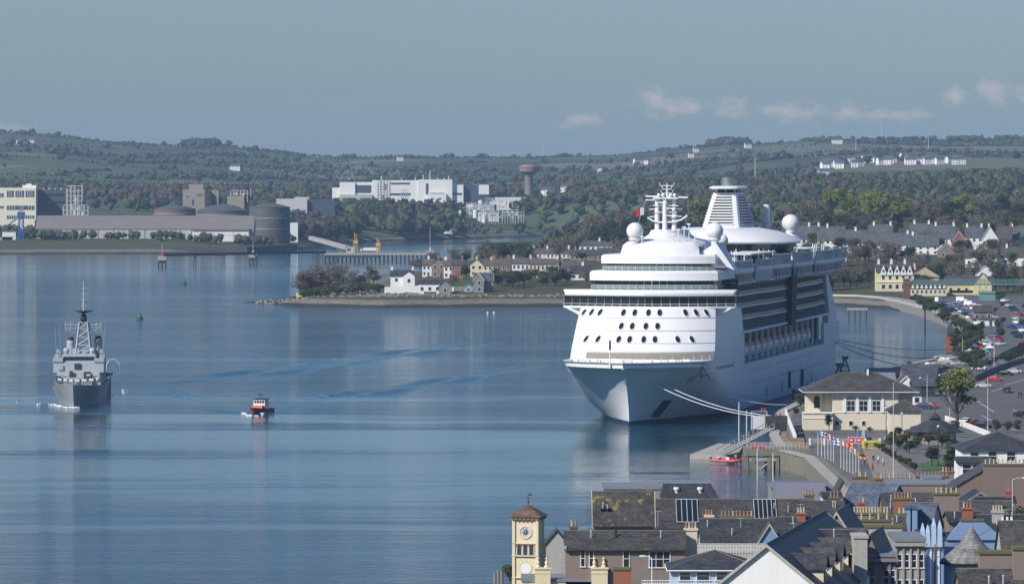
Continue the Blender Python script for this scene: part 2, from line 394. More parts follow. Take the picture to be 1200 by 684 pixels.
# ================================================================ cruise ship
SH_TH = R(9.6); SH_O = (26.7, 1294.0, 0)
ship = empty('cruise_ship', SH_O, -SH_TH, 'huge white cruise ship moored at the quay with white globes and tall slatted funnel', 'cruise ship')
def ship_px(v, u, z):
    X = SH_O[0]+u*math.sin(SH_TH)+v*math.cos(SH_TH); Y = SH_O[1]+u*math.cos(SH_TH)-v*math.sin(SH_TH)
    return 600+X*F/Y, HY+(CH-z)*F/Y
HB = 16.8; HZ = [-2, 0, .9, 2.5, 4.5, 6.5, 8.5, 10, 11.5, 13, 14.4]
H_U0 = lambda z: float(np.interp(z, [-2,0,2.5,4.5,8.5,11.5,14.4], [0,0,-.3,-1.0,-3.4,-6.4,-10]))
H_L = lambda z: float(np.interp(z, [-2,0,4.5,8.5,11.5,14.4], [86,80,51,35,27,22]))
H_P = lambda z: float(np.interp(z, [-2,0,4.5,8.5,14.4], [1.6,1.6,1.9,2.1,2.3]))
def hull_b(u, z):
    t = (u-H_U0(z))/H_L(z); t = min(max(t, 0), 1)
    b = HB*(1-(1-t)**H_P(z))
    if u > 235: b *= 1-.06*((u-235)/50)**2
    return b
def hull_at(px, py, side=1, off=.06):
    lo, hi = None, None; best = None
    for k in range(-56, 900):
        u = k*.25; 
        b = 10
        for _ in range(6):
            Y = SH_O[1]+u*math.cos(SH_TH)-side*b*math.sin(SH_TH); z = CH-(py-HY)*Y/F; b = hull_b(u, z)
        if u < H_U0(z): continue
        e = abs(ship_px(side*b, u, z)[0]-px)
        if best is None or e < best[0]: best = (e, u, z, b)
    e, u, z, b = best
    return (side*(b+off), u-off*.5, z)
ss = np.concatenate([np.linspace(0, 1, 30)**1.5*.34, np.linspace(.36, 1, 26)])
def hull_grid(mb, zs, umax, cap=False):
    for sgn in (-1, 1):
        rings = []
        for z in zs:
            u0 = H_U0(z); rings.append([(sgn*hull_b(u0+(umax-u0)*s, z), u0+(umax-u0)*s, z) for s in ss])
        if sgn > 0: rings = [r[::-1] for r in rings]
        b0 = len(mb.f); mb.loft(rings, False, False, close=False)
h = MB().mi(1); hull_grid(h, HZ[:3], 284); h.mi(0); hull_grid(h, HZ[2:9], 284)
for a, b in zip(HZ[:8], HZ[1:9]):   # transom
    h.mi(1 if b < 1 else 0); h.add([(-hull_b(284,a),284,a),(hull_b(284,a),284,a),(hull_b(284,b),284,b),(-hull_b(284,b),284,b)], [(0,3,2,1)])
hull = h.build('hull', [M_hull, M_boot], ship, smooth=True)
h = MB(); hull_grid(h, HZ[8:], 76)
h.build('bow_plating', M_hull, ship, smooth=True)
# rim of the bulwark, forecastle deck
h = MB(); uu = [H_U0(14.4)+(24-H_U0(14.4))*(k/24)**1.5 for k in range(25)]
for sgn in (-1, 1):
    r1 = [(sgn*hull_b(u, 14.4), u, 14.4) for u in uu]; r2 = [(sgn*max(hull_b(u,14.4)-.45, 0), u+.3, 14.4) for u in uu]; r3 = [(sgn*max(hull_b(u,14.4)-.5, 0), u+.35, 13.2) for u in uu]
    for r in (r1, r2, r3): pass
    h.loft([r1, r2, r3] if sgn < 0 else [r1[::-1], r2[::-1], r3[::-1]], False, False, close=False)
    h.loft([[(p[0]*.999, p[1]+.02, 14.40) for p in r1],[(p[0]*.999, p[1]+.02, 14.46) for p in r1]] , False, False, close=False)
h.build('bulwark', M_ship, ship)
h = MB(); pts = [(-(hull_b(u,13.2)-.3), u+.2) for u in uu[1:]]+[((hull_b(u,13.2)-.3), u+.2) for u in uu[:0:-1]]
h.prism(pts[::-1], 13.0, 13.22); h.build('forecastle_deck', M_deck, ship)
h = MB()
for k in range(28):
    a = -1+2*k/27; u = H_U0(14.4)+2+26*abs(a)**2.6; h.tube((a*(hull_b(u,14.4)-.7), u+.6, 14.3), (a*(hull_b(u,14.4)-.7), u+.6, 15.5), .06, n=4)
h.build('forecastle_railing', M_ship, ship)
h = MB(); h.tube((-3.2,-8,13.2),(-3.2,-8,18.5),.22,.12); h.mi(1).tube((-3.2,-8,17.4),(-3.2,-8,19.6),.25,.2); h.mi(0).box(-3.9,-2.5,-8.1,-7.9,16.8,17)
h.build('foremast', [M_ship, M_black], ship)
for x, y in ((-6,2),(6,2),(-9,6),(9,6),(0,-2),(12,8),(-12,8)):
    h = MB(); h.box(x-1.1,x+1.1,y-.6,y+.6,13.2,13.8); h.tube((x-.9,y,14.3),(x+.9,y,14.3),.55,n=10); h.box(x-1.2,x-.9,y-.7,y+.7,13.8,14.8); h.build('winch', M_ship, ship)
# sloping front block with portholes
def front_u(v, z): return 12.5+(z-14)*.92+7.2*min(1, abs(v)/HB)**2.3
def side_b(z): return HB-.9*max(0, (z-16)/10)**1.3
fz = [13.3, 14.8, 17, 19.5, 22, 24.5, 26.3]; fa = [-1+2*k/24 for k in range(25)]
h = MB(); rings = []
for z in fz:
    b = side_b(z) if z > 14.4 else HB-.05
    ring = [(a*b, front_u(a*b, max(z, 14.6)), z) for a in fa]; ring += [(b, 50, z), (b, 76, z), (-b, 76, z), (-b, 50, z)]
    rings.append(ring)
h.loft(rings); h.build('front_wall', M_ship, ship, smooth=True)
h = MB()      # recess shade at the foot of the wall, painted as a darker strip
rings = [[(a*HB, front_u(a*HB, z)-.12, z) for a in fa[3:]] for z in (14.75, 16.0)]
h.loft(rings, False, False, close=False); h.build('recess_shade_strip', plain('recess_shade_cream', (.26,.23,.18), .8), ship)
h = MB()      # weld seams: thin steps
for z in (16.1, 18.1, 20.9, 23.8): h.loft([[(a*side_b(z), front_u(a*side_b(z), z)-d, z+dz) for a in fa] for d, dz in ((.02,0),(.10,0.02),(.10,.12),(.02,.14))], False, False, close=False)
h.build('deck_edge_moulding', plain('seam_grey', (.55,.56,.57), .5), ship)
def v_at(px, z):
    best = None
    for k in range(-170, 171):
        v = k*.1; u = front_u(v, z); e = abs(ship_px(v, u, z)[0]-px)
        if best is None or e < best[0]: best = (e, v, u)
    return best[1], best[2]
for z, row in ((25.05, (684.7,693.4,703.4,731,744,760,773,803.6,815.7,828)), (22.0, (728,741,757,770.5)), (19.0, (687,701,725,738,754.6,767.5,794,811))):
    for px in row:
        v, u = v_at(px, z); e = .05; du = (front_u(v+e,z)-front_u(v-e,z))/(2*e)
        ang = math.atan(du); M_ = Matrix.Translation((v, u, z)) @ Matrix.Rotation(ang, 4, 'Z') @ Matrix.Rotation(-math.atan(.92), 4, 'X')
        h = MB().xf(M_); oc = [(.62*math.cos(q)*(1 if abs(math.cos(q))<.8 else .93), 1.05*math.sin(q)) for q in [2*math.pi*i/12 for i in range(12)]]
        h.loft([[(x*1.25, -.05, y*1.15) for x, y in oc],[(x*1.12, -.12, y*1.08) for x, y in oc],[(x, -.10, y) for x, y in oc]], False, False)
        h.mi(1).add([(x, -.09, y) for x, y in oc], [tuple(range(12))])
        h.build('porthole', [M_ship, M_glass], ship)
def bowed(hw, u0, bow, u1, n=16, r=2.0):
    """plan outline: bowed front edge at u0 (centre), bow deep at the corners, straight aft end"""
    pts = [(hw*a, u0+bow*abs(a)**r) for a in [-1+2*k/n for k in range(n+1)]]
    return pts+[(hw, u1), (-hw, u1)]
# bridge
bp = [(20.6*a, 24.8+7.6*abs(a)**1.7) for a in [-1+k/10 for k in range(21)]]+[(20.6,36.5),(15.5,38.5),(-15.5,38.5),(-20.6,36.5)]
def inset(pts, d, c=(0,32)):
    return [(x-math.copysign(min(d, abs(x)), x) if abs(x) > .1 else x, y+d if y < 34 else y-d) for x, y in pts]
h = MB(); h.prism(inset(bp,-.35), 25.95, 26.45)
for x, y in inset(bp,-.25)[:21]: h.tube((x,y,26.45),(x,y,27.0),.05,n=4)
h.path([(x,y,27.0) for x,y in inset(bp,-.25)[:21]], .05, 4)
h.build('bridge_walkway', M_ship, ship)
h = MB().prism(inset(bp,.5), 26.45, 28.75); h.build('bridge_window', M_glass, ship)
h = MB()
for x, y in inset(bp,.42)[:21]: h.box(x-.07,x+.07,y-.06,y+.1,26.45,28.75)
h.build('bridge_mullion', plain('frame_grey',(.2,.22,.23),.4), ship)
h = MB(); q0 = inset(bp,-.1); q1 = inset(bp,-.7); q2 = inset(bp,.2)
h.loft([[(x,y,28.75) for x,y in q0],[(x,y,29.0) for x,y in q1],[(x,y,29.5) for x,y in q1],[(x,y,30.2) for x,y in q2]]); h.build('bridge_roof', M_ship, ship)
for sgn in (-1, 1):
    h = MB(); x0, x1 = sorted((sgn*15.4, sgn*19.6)); h.hexa([(x0,31,23.8),(x0+.1,31,23.8),(x0+.1,35,23.8),(x0,35,23.8)] if sgn>0 else [(x1-.1,31,23.8),(x1,31,23.8),(x1,35,23.8),(x1-.1,35,23.8)], [(x0,31,25.95),(x1,31,25.95),(x1,35.5,25.95),(x0,35.5,25.95)]); h.build('wing_bracket', M_ship, ship)
# stepped tiers above the bridge
def tier(hw, u0, bow, u1, zg0, zg1, zw1, name):
    g = MB().prism(bowed(hw-1.1, u0+1.3, bow, u1), zg0, zg1); g.build(name+'_window', M_glass, ship)
    p = bowed(hw, u0, bow, u1); q = bowed(hw-.4, u0+.6, bow, u1); w = MB()
    w.loft([[(x,y,zg1) for x,y in p],[(x,y,zg1+(zw1-zg1)*.8) for x,y in p],[(x,y,zw1) for x,y in q]]); w.build(name+'_bulwark', M_ship, ship, smooth=False)
    r = MB(); pp = bowed(hw-.3, u0+.4, bow, u1)[:17]
    for x, y in pp: r.tube((x,y,zg0),(x,y,zg0+1.0),.045,n=4); r.box(x*.93-.12,x*.93+.12,y+.9,y+1.1,zg0,zg1)
    r.path([(x,y,zg0+1.0) for x,y in pp], .04, 4); r.path([(x,y,zg0+.5) for x,y in pp], .03, 4)
    r.mi(1).loft([[(x,y,zg0+.1) for x,y in pp],[(x,y,zg0+.95) for x,y in pp]], False, False, close=False)
    r.build(name+'_railing', [M_ship, plain('railing_glass',(.13,.2,.2),.1)], ship)
tier(15.2, 35, 4.5, 80, 30.2, 32.25, 34.5, 'lower_tier')
tier(13.6, 43, 4.0, 78, 34.5, 36.1, 38.2, 'upper_tier')
# observation house with rounded roof
h = MB(); P0 = bowed(9.4, 47, 3, 84); rings = []
for k, z in ((1.0,38.2),(.985,39.2),(.95,40.4),(.86,41.2),(.62,41.8)):
    rings.append([(x*k, 64+(y-64)*k, z) for x, y in P0])
h.loft(rings); h.build('forward_house', M_ship, ship, smooth=True)
h = MB(); h.box(8.3,9.5,52,58,38.5,40.0).box(-9.5,-8.3,52,58,38.5,40); h.build('house_window', M_glass, ship)
h = MB(); rings = []
for k, z in ((1,41.3),(.8,42.0),(.62,42.8),(.55,43.6),(.53,43.9)): rings.append([(6.6*k*a, 60+(-7+6*abs(a)**2)*k, z) for a in [-1+i/6 for i in range(13)]]+[(6.6*k,74,z),(-6.6*k,74,z)])
h.loft(rings); h.build('mast_house', M_ship, ship, smooth=True)
# radar mast: three columns and cross platforms
mast = MB()
for x, u in ((-2.4,62),(-.4,61),(1.7,62)): mast.tube((x,u,43.6),(x,u,51.4),.62,.5,10)
for z, w in ((45.6,2.8),(48.0,2.6),(49.6,3.0)): mast.box(-w-.4,w-.2,61.2,63.2,z,z+.18)
mast.box(-3.2,2.8,60.2,63.6,51.3,51.6)
mt = mast.build('radar_mast', M_ship, ship)
y_ = MB(); y_.tube((-5.2,62,51.9),(5.0,62,51.6),.22,n=6); y_.tube((-5.2,62,51.0),(-3,62,51.0),.15,n=5)
for z in (47,48.8): y_.tube((-4.2,62,z),(-2.4,62,z),.12,n=5); y_.tube((1.7,62,z+.1),(3.6,62,z+.1),.12,n=5)
y_.path([(-4.6,61,46.9),(-3.4,61,46.1),(-1.5,61,45.7),(1.5,61,45.8),(3.6,61,46.3),(5.0,61,47.3)], .2, 6); y_.build('yard', M_ship, mt)
a_ = MB(); a_.tube((0,62,51.6),(0,62,55.0),.3,.1,6)
for z, w in ((52.6,1.2),(53.6,1.0),(54.4,1.6)): a_.tube((-w,62,z),(w,62,z),.1,n=5); a_.tube((-w,62,z),(-w-.3,62,z+.8),.09,n=4); a_.tube((w,62,z),(w+.2,62,z+.8),.09,n=4)
for x in (-1.9,-.9,.9,1.9): a_.sphere((x,61.4,52.2),.45,8)
a_.build('antenna', M_ship, mt)
for x, z in ((-1.2,50.3),(1.2,47.2),(.2,48.9)):
    s_ = MB(); s_.box(x-1.3,x+1.3,60.6,60.9,z,z+.25).tube((x,61,z-.3),(x,61,z),.2,n=6); s_.build('radar_scanner', M_ship, mt)
fl = MB(); fl.xf(Matrix.Translation((-6.6,62,47.6)) @ Matrix.Rotation(.5,4,'Z')).box(-.9,.1,-.03,.03,-.6,1.2).mi(1).box(.1,1.1,-.03,.03,-.2,1.6); fl.build('flag', [M_red, M_ship], ship)
ln = MB(); ln.path([(-5.0,62,51.4),(-6.6,62,46.6),(-8,60,42)], .03, 4); ln.build('flag_halyard', M_rope, ship)
def radome(v, u, z, r, zb, rb=.9):
    s_ = MB(); s_.sphere((v,u,z), r, 20); s_.lathe([(r*.75,z-r*.78),(r*.72,z-r*1.0)],(v,u,0),14); s_.lathe([(rb*1.5,z-r*.95),(rb,z-r*1.25),(rb,zb)],(v,u,0),12)
    s_.build('radome', M_ship, ship, smooth=True)
radome(-6.0, 50, 43.7, 2.05, 40.6); radome(12.4, 55, 43.7, 2.05, 38.0); radome(12.9, 63, 41.3, 1.7, 37); radome(14.4, 190, 44.4, 2.35, 41)
h = MB()
for x, u, z in ((-4.2,49,42.6),(3,50,43.2),(5.5,52,44.8),(6.5,53,45.5),(4.4,50,44.2),(7.5,56,43.4)):
    h.tube((x,u,40.5),(x,u,z),.12,n=5); h.box(x-.5,x+.4,u-.1,u+.1,z-.3,z)
h.build('searchlight_pole', M_ship, ship)
h = MB(); h.hexa([(9,52,38),(17.5,52,34.5),(17.5,58,34.5),(9,58,38)],[(9,52,38.3),(13,52,41),(14,58,41),(9,58,38.3)]); h.build('radome_platform', M_ship, ship)
# long decks ------------------------------------------------------
h = MB(); h.box(-15.9,15.9,77,246,11.0,11.5); h.build('promenade_deck', M_deck, ship)
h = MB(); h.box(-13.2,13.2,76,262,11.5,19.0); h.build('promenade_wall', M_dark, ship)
for sgn in (-1, 1):
    h = MB()
    xs = sorted((sgn*16.0, sgn*16.75)); xt = sorted((sgn*13, sgn*17.1))
    h.box(xt[0],xt[1],72,258,19.0,19.5)
    h.build('boat_deck_edge', M_ship, ship)
    for k in range(14):
        u = 78+k*12.1; h = MB(); h.box(xs[0]+.1,xs[1]-.1,u,u+.4,11.5,19.0); h.build('frame_post', M_ship, ship)
    for k in range(12):
        u = 80+k*12.1; x = sgn*14.9
        b = MB(); prof = [(-1.3,15.3),(-1.5,14.2),(-.9,13.0),(0,12.6),(.9,13.0),(1.5,14.2),(1.3,15.3)]
        sec = lambda uu, k_: [(x+p*k_, uu, 13.9+(z-13.9)*(.75+.25*k_)) for p, z in prof]
        b.loft([sec(u,.25),sec(u+1.5,.85),sec(u+5,1),sec(u+8,.85),sec(u+9.5,.25)]); lb = b.build('lifeboat', M_ship, ship, smooth=True)
        b = MB(); prof2 = [(-1.3,15.3),(-1.15,16.2),(-.5,16.9),(.5,16.9),(1.15,16.2),(1.3,15.3)]
        sec2 = lambda uu, k_: [(x+p*k_, uu, 15.3+(z-15.3)*k_) for p, z in prof2]
        b.loft([sec2(u+.6,.3),sec2(u+2,.95),sec2(u+5,1),sec2(u+7.6,.95),sec2(u+9,.3)]); b.build('canopy', M_orange, lb, smooth=True)
    h = MB(); h.path([(sgn*16.9,74,12.6),(sgn*16.9,246,12.9)], .06, 4)
    for k in range(60): h.tube((sgn*16.9,74+k*2.9,11.5),(sgn*16.9,74+k*2.9,12.8),.04,n=4)
    h.build('promenade_railing', M_ship, ship)
    h = MB(); h.box(*sorted((sgn*16.0, sgn*16.8)),246,284,11.5,16.8); h.box(*sorted((sgn*15.0, sgn*16.7)),258,278,16.8,19.2); h.build('stern_side_wall', M_hull, ship)
    # stacked balconies: dark glazing set back behind white deck edges
    h = MB(); h.box(*sorted((0, sgn*15.1)),70,262,19.5,31.0); h.build('cabin_glazing', M_bglass, ship)
    def edge_v(u):   # plan of the balcony line: bulges out amidships
        return 16.1+(.9 if 112 < u < 240 else 0)*min(1, (u-112)/8, (240-u)/8)+(0 if u < 250 else -.3)
    for lv, z in enumerate((22.3, 25.2, 28.1, 30.9)):
        u1 = 268-lv*3.4; h = MB(); us = [70+2*k for k in range(int((u1-70)/2)+1)]
        o_ = [(sgn*edge_v(u), u) for u in us]; i_ = [(sgn*14.6, u) for u in us]
        h.loft([[(x,y,z-.22) for x,y in i_],[(x,y,z-.22) for x,y in o_],[(x,y,z+.10) for x,y in o_],[(x,y,z+.10) for x,y in i_]], False, False, close=False)
        if sgn > 0: pass
        h.build('balcony_deck', M_ship, ship)
        d = MB()
        for k in range(int((u1-72)/4.3)): uk = 72+k*4.3; d.box(*sorted((sgn*(edge_v(uk)-1.1), sgn*(edge_v(uk)-.12))), uk, uk+.14, z-2.7, z-.22)
        d.build('balcony_divider', plain('divider_grey',(.22,.24,.26),.5), ship)
        g = MB(); g.loft([[(x,y,z+.10) for x,y in o_],[(x,y,z+1.0) for x,y in o_]], False, False, close=False); g.build('balcony_glass', M_bglass, ship)
    h = MB(); h.hexa([(sgn*14,262,19),(sgn*16.5,262,19),(sgn*16.5,280,19),(sgn*14,280,19)],[(sgn*14,250,33),(sgn*16.5,250,33),(sgn*16.5,253,33),(sgn*14,253,33)]); h.build('stern_buttress', M_hull, ship)
    # glass lift tower amidships
    h = MB(); h.hexa([(sgn*14,162,18.6),(sgn*17.9,162,18.6),(sgn*17.9,171,18.6),(sgn*14,171,18.6)],[(sgn*14,161,31.5),(sgn*18.4,161,31.5),(sgn*18.4,170,31.5),(sgn*14,170,31.5)])
    h.build('lift_tower', M_glass, ship)
    h = MB()
    for k in range(7): u = 161.6+k*1.45; h.tube((sgn*18.0,u+.3,18.6),(sgn*18.5,u-.4,31.5),.1,n=4)
    h.build('lift_tower_rib', plain('rib_brown',(.22,.17,.14),.5), ship)
    # upper deck: sweep, bulging window pods and deck edge
    pods = [(70,103,16.6,30.9),(103,132,17.6,31.2),(132,168,18.2,31.2),(168,205,19.4,31.2),(205,245,20.6,31.2),(245,268,20.0,31.2)]
    for i, (a, b, w, z) in enumerate(pods):
        n = 10; xs_ = []
        for k in range(n+1):
            q = k/n; bul = min(1, 4*q, 4*(1-q))**.6; xs_.append((sgn*(w-1.3+1.3*bul), a+(b-a)*q))
        inn = [(sgn*12, b), (sgn*12, a)]
        def ring(zz, d): return [(x-sgn*d, y, zz) for x, y in xs_]+[(x, y, zz) for x, y in inn]
        h = MB(); h.loft([ring(z-1.0,1.8),ring(z-.35,.5),ring(z+.15,0),ring(z+.3,.1)]); h.build('pod_underside', M_ship, ship)
        h = MB(); h.loft([ring(z+.3,.25),ring(z+2.2,.12)]); h.build('pod_window', M_bglass if i != 1 else plain('pale_panel',(.45,.5,.52),.4), ship)
        h = MB(); h.loft([ring(z+2.2,.1),ring(z+2.6,-.15),ring(34.5,-.15),ring(34.6,.1)]); h.build('pod_deck_edge', M_ship, ship)
        if i: 
            h = MB()
            for k in range(n+1): x, y = xs_[k]; h.box(x-.1-(.12*sgn),x+.1-(.12*sgn),y-.1,y+.1,z+.3,z+2.2)
            h.build('pod_mullion', M_ship, ship)
        h = MB(); h.loft([[(x-sgn*.2,y,34.6) for x,y in xs_],[(x-sgn*.2,y,37.0 if i>1 else 36.2) for x,y in xs_]], False, False, close=False); h.build('glass_screen', M_gglass, ship)
        h = MB(); hh = 37.1 if i > 1 else 36.3
        for k in range(n+1):
            x, y = xs_[k]; h.tube((x-sgn*.15,y,34.5),(x-sgn*.15,y,hh),.09,n=4)
            if k < n:
                x2, y2 = xs_[k+1]; h.tube((x-sgn*.15,y,hh),(x2-sgn*.15,y2,hh),.08,n=4); xm, ym = (x+x2)/2, (y+y2)/2; h.tube((xm-sgn*.15,ym,34.5),(xm-sgn*.15,ym,hh),.07,n=4)
        h.build('screen_post', M_ship, ship)
h = MB(); h.box(-16.5,16.5,78,268,34.2,34.45); h.build('sun_deck', plain('deck_blue_grey',(.30,.34,.36),.7), ship)
h = MB(); h.box(-15.4,15.4,262,268,19.2,31.0); h.build('stern_glazing', M_bglass, ship)
h = MB(); h.box(-15.8,15.8,266,284,11.4,11.6); h.box(-15,15,262,276,18.9,19.2); h.build('stern_deck', M_deck, ship)
# deck furniture under the saucer: awning frames, bars, stairs
rng = random.Random(5); h = MB(); g = MB()
for k in range(46):
    u = rng.uniform(92, 262); x = rng.uniform(-14, 16.5); w = rng.uniform(.4, 2.2); hgt = rng.uniform(1, 3)
    (g if rng.random() < .35 else h).box(x-w/2, x+w/2, u-w, u+w, 34.45, 34.45+hgt)
for k in range(40): u = 90+k*4.4; x = rng.choice((9, 12, 15)); h.tube((x,u,34.4),(x,u,37.6+rng.random()),.14,n=5)
h.box(8,16,94,146,37.5,37.75); h.box(-16,-8,94,146,37.5,37.75); h.box(10,17,200,240,37.4,37.6)
h.build('deck_housing', M_ship, ship); g.build('deck_bar', plain('deck_bar_dark',(.07,.075,.08),.6), ship)
# the saucer lounge
def ell(a, b, z, n=40): return [(a*math.cos(2*math.pi*i/n), 166+b*math.sin(2*math.pi*i/n), z) for i in range(n)]
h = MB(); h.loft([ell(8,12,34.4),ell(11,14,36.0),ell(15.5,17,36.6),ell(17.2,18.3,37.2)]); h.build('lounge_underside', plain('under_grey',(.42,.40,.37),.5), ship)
h = MB(); h.loft([ell(17.2,18.3,37.2),ell(18.8,19.8,39.6)]); h.build('lounge_window', M_glass, ship, smooth=True)
h = MB(); h.loft([ell(19.6,20.5,39.5),ell(19.9,20.8,39.9),ell(18.4,19.6,41.2),ell(14,17,42.6),ell(9,15,43.5)]); h.build('lounge_roof', M_ship, ship, smooth=True)
h = MB()
for i in range(0, 40, 2):
    a = 2*math.pi*i/40; h.tube((17.25*math.cos(a),166+18.35*math.sin(a),37.2),(18.85*math.cos(a),166+19.85*math.sin(a),39.6),.08,n=4)
h.build('lounge_mullion', plain('frame_grey',(.2,.22,.23),.4), ship)
# funnel
def rect(u0, u1, w, z, c=1.1):
    return [(-w+c,u0,z),(w-c,u0,z),(w-c*.3,u0+c*.3,z),(w,u0+c,z),(w,u1-c,z),(w-c,u1,z),(-w+c,u1,z),(-w,u1-c,z),(-w,u0+c,z),(-w+c*.3,u0+c*.3,z)]
z0, z1 = 43.0, 52.4
fn_ = MB(); fn_.loft([rect(158,194,5.6,41.5),rect(160,192,5.0,z0),rect(168,184,3.1,z1)]); fun = fn_.build('funnel', M_ship, ship)
def fpt(q, z): t = (z-z0)/(z1-z0); return q[0]+(q[1]-q[0])*t
s_ = MB(); g_ = MB()
for k in range(11):
    z = 44.2+k*.72; t = (z-z0)/(z1-z0); w = 5.0+(3.1-5.0)*t; uf = 160+8*t; ua = 192-8*t
    s_.box(-w+1.0, w-1.5, uf-.32, uf+.1, z, z+.34)
    s_.box(w-.1, w+.32, uf+2.4, ua-1.5, z, z+.3); s_.box(-w-.32, -w+.1, uf+2.4, ua-1.5, z, z+.3)
g_.hexa([(-3.8,161.3,44.1),(3.4,161.3,44.1),(3.4,162,44.1),(-3.8,162,44.1)],[(-2.3,167.6,51.9),(1.9,167.6,51.9),(1.9,168.4,51.9),(-2.3,168.4,51.9)])
for v in g_.v: pass
g2 = MB(); t_ = lambda z: (z-z0)/(z1-z0)
def fq(z, a): t = t_(z); w = 5.0-1.9*t; return (a*(w-1.2), 160+8*t-.03, z)
g2.add([fq(44.1,-1),fq(44.1,.86),fq(51.9,.86),fq(51.9,-1)], [(0,1,2,3)])
for sg in (1,-1):
    def sq(z, e): t = t_(z); w = 5.0-1.9*t; return (sg*(w+.03), (160+8*t+2.2) if e == 0 else (192-8*t-1.4), z)
    g2.add([sq(44.1,0),sq(44.1,1),sq(51.9,1),sq(51.9,0)], [(0,1,2,3)])
g2.build('funnel_grille', M_dark, fun); s_.build('funnel_slat', M_ship, fun)
c_ = MB()
for x, u in ((-2.4,169.5),(2.4,169.5),(-2.4,182),(2.4,182),(0,169.5),(2.4,176)): c_.tube((x,u,52.3),(x,u,53.4),.18,n=6)
c_.mi(1).box(-2,2,170,181,52.3,53.4); c_.build('funnel_neck', [M_ship, M_dark], fun)
c_ = MB(); c_.loft([rect(166.4,185,3.3,53.3,1.6),rect(165.8,186,3.9,53.55,1.8),rect(165.8,186,3.9,53.85,1.8),rect(167,185,3.2,54.15,1.6)]); c_.build('funnel_cap', M_ship, fun)
c_ = MB(); c_.tube((0,174,54.0),(0,174,56.3),1.6,1.6,20); c_.tube((0,174,56.3),(0,174,56.32),1.3,1.3,20); c_.mi(1).tube((0,174,55.9),(0,174,56.34),1.45,1.45,16); c_.tube((-1.8,171,54),(-1.8,171,56),.15,n=6)
c_.build('exhaust_stack', [M_steel, M_black], fun, smooth=True)
h = MB(); h.tube((8.2,190,41.5),(8.2,190,49.3),.85,.85,14); h.box(5.4,8,189.6,190.4,44.3,44.7); h.box(7.2,9.9,189,191,44.6,45.0); h.tube((9.6,190,45),(9.6,190,45.9),.3,n=8); h.build('vent_pipe', M_ship, ship, smooth=True)
h = MB(); h.hexa([(9,182,40.5),(18,182,40),(17,198,40),(9,198,40.5)],[(9,184,42.6),(14.5,186,42.2),(14.5,194,42.2),(9,196,42.6)]); h.build('aft_house', M_ship, ship)
# marks and openings on the hull, each laid on the plating
def on_hull(mb, quad, side, off=.05): mb.add([hull_at(a, b, side, off) for a, b in quad], [(0,1,2,3)])
for side, q in ((-1, [(703,468),(707.5,468),(724.5,489),(720,489)]), (1, [(778,468.5),(788,468.5),(772,488.5),(762.5,488.5)])):
    h = MB(); on_hull(h, q, side); h.build('anchor_pocket', plain('pocket_dark',(.05,.055,.06),.5), ship)
    h = MB(); a, b, c, d = [(x+(q[(i+1)%4][0]-x)*.0, y) for i, (x, y) in enumerate(q)]
    m1 = ((q[0][0]+q[1][0])/2, q[0][1]+3); m2 = ((q[2][0]+q[3][0])/2, q[2][1]-4); P_, Q_ = Vector(hull_at(*m1, side, .25)), Vector(hull_at(*m2, side, .25)); h.tube(P_, Q_, .28, n=6); h.build('anchor', M_black, ship)
for px, py in ((801,427.5),(815,426),(828,424.5)):
    h = MB(); on_hull(h, [(px-2.6,py+.9),(px+2.6,py+.2),(px+2.6,py-1),(px-2.6,py-.4)], 1, .12); h.build('fairlead', plain('bright_steel',(.85,.85,.85),.3), ship)
for px, py in ((676,436),(682,437),(695,439.5),(683,446)):
    h = MB(); on_hull(h, [(px-2.2,py-1.6),(px+1,py-1.6),(px+3,py+1.8),(px,py+1.8)], -1, .12); h.build('fairlead', M_dark, ship)
lg = MB()    # the emblem on the bow: a triangular frame over a base line
for (a, b) in (((823,430),(812,444)),((823,430),(832,444)),((815,440),(829,439.5)),((808,446.5),(836,445.5)),((823,426),(823,431)),((804,447),(812,441)),((821,432),(822,443))):
    P_, Q_ = hull_at(*a, 1, .08), hull_at(*b, 1, .08); lg.tube(P_, Q_, .12, n=4)
lg.build('bow_emblem', plain('emblem_blue',(.10,.16,.27),.5), ship)
nm = MB()
for k in range(9):
    px, py = 839+k*2.4, 433-k*.45; on_hull(nm, [(px,py),(px+1.1,py-.2),(px+1.1,py-3.6),(px,py-3.4)], 1, .07)
nm.build('hull_porthole_row', plain('lettering_blue',(.05,.08,.15),.5), ship)
for z0_, us, n in ((9.3, 84, 22), (6.0, 90, 26)):
    for k in range(n):
        if (k*7) % 9 in (2,): continue
        u = us+k*6.4; b = hull_b(u, z0_)
        h = MB(); h.box(b+.02, b+.07, u, u+.9, z0_, z0_+.7); h.build('hull_window', plain('port_dim',(.16,.18,.20),.3), ship)
for u in (118, 150, 190, 215):
    b = hull_b(u, 3); h = MB(); h.box(b+.02,b+.08,u,u+3.4,2.2,5.0); h.build('shell_door', plain('door_seam',(.38,.40,.43),.4), ship)

# thin exhaust over the stack
sm = bpy.data.materials.new('smoke'); sm.use_nodes = True; t = sm.node_tree; t.nodes.clear(); mo = t.nodes.new('ShaderNodeOutputMaterial'); pv = t.nodes.new('ShaderNodeVolumePrincipled'); pv.inputs['Color'].default_value = (.35,.4,.5,1); pv.inputs['Density'].default_value = .035; t.links.new(pv.outputs[0], mo.inputs['Volume'])
q = shp0 = Vector((SH_O[0]+174*math.sin(SH_TH), SH_O[1]+174*math.cos(SH_TH), 56.4)); MB().loft([[(q.x+dx+r*math.cos(a), q.y+r*math.sin(a), q.z+dz) for a in [math.pi*i/6 for i in range(12)]] for r, dx, dz in ((.8,0,0),(1.3,.2,2),(1.9,-.2,4.5),(2.6,.4,7.5),(1.5,.9,10),(.2,1.2,11.5))]).build('smoke', sm, kind='stuff')
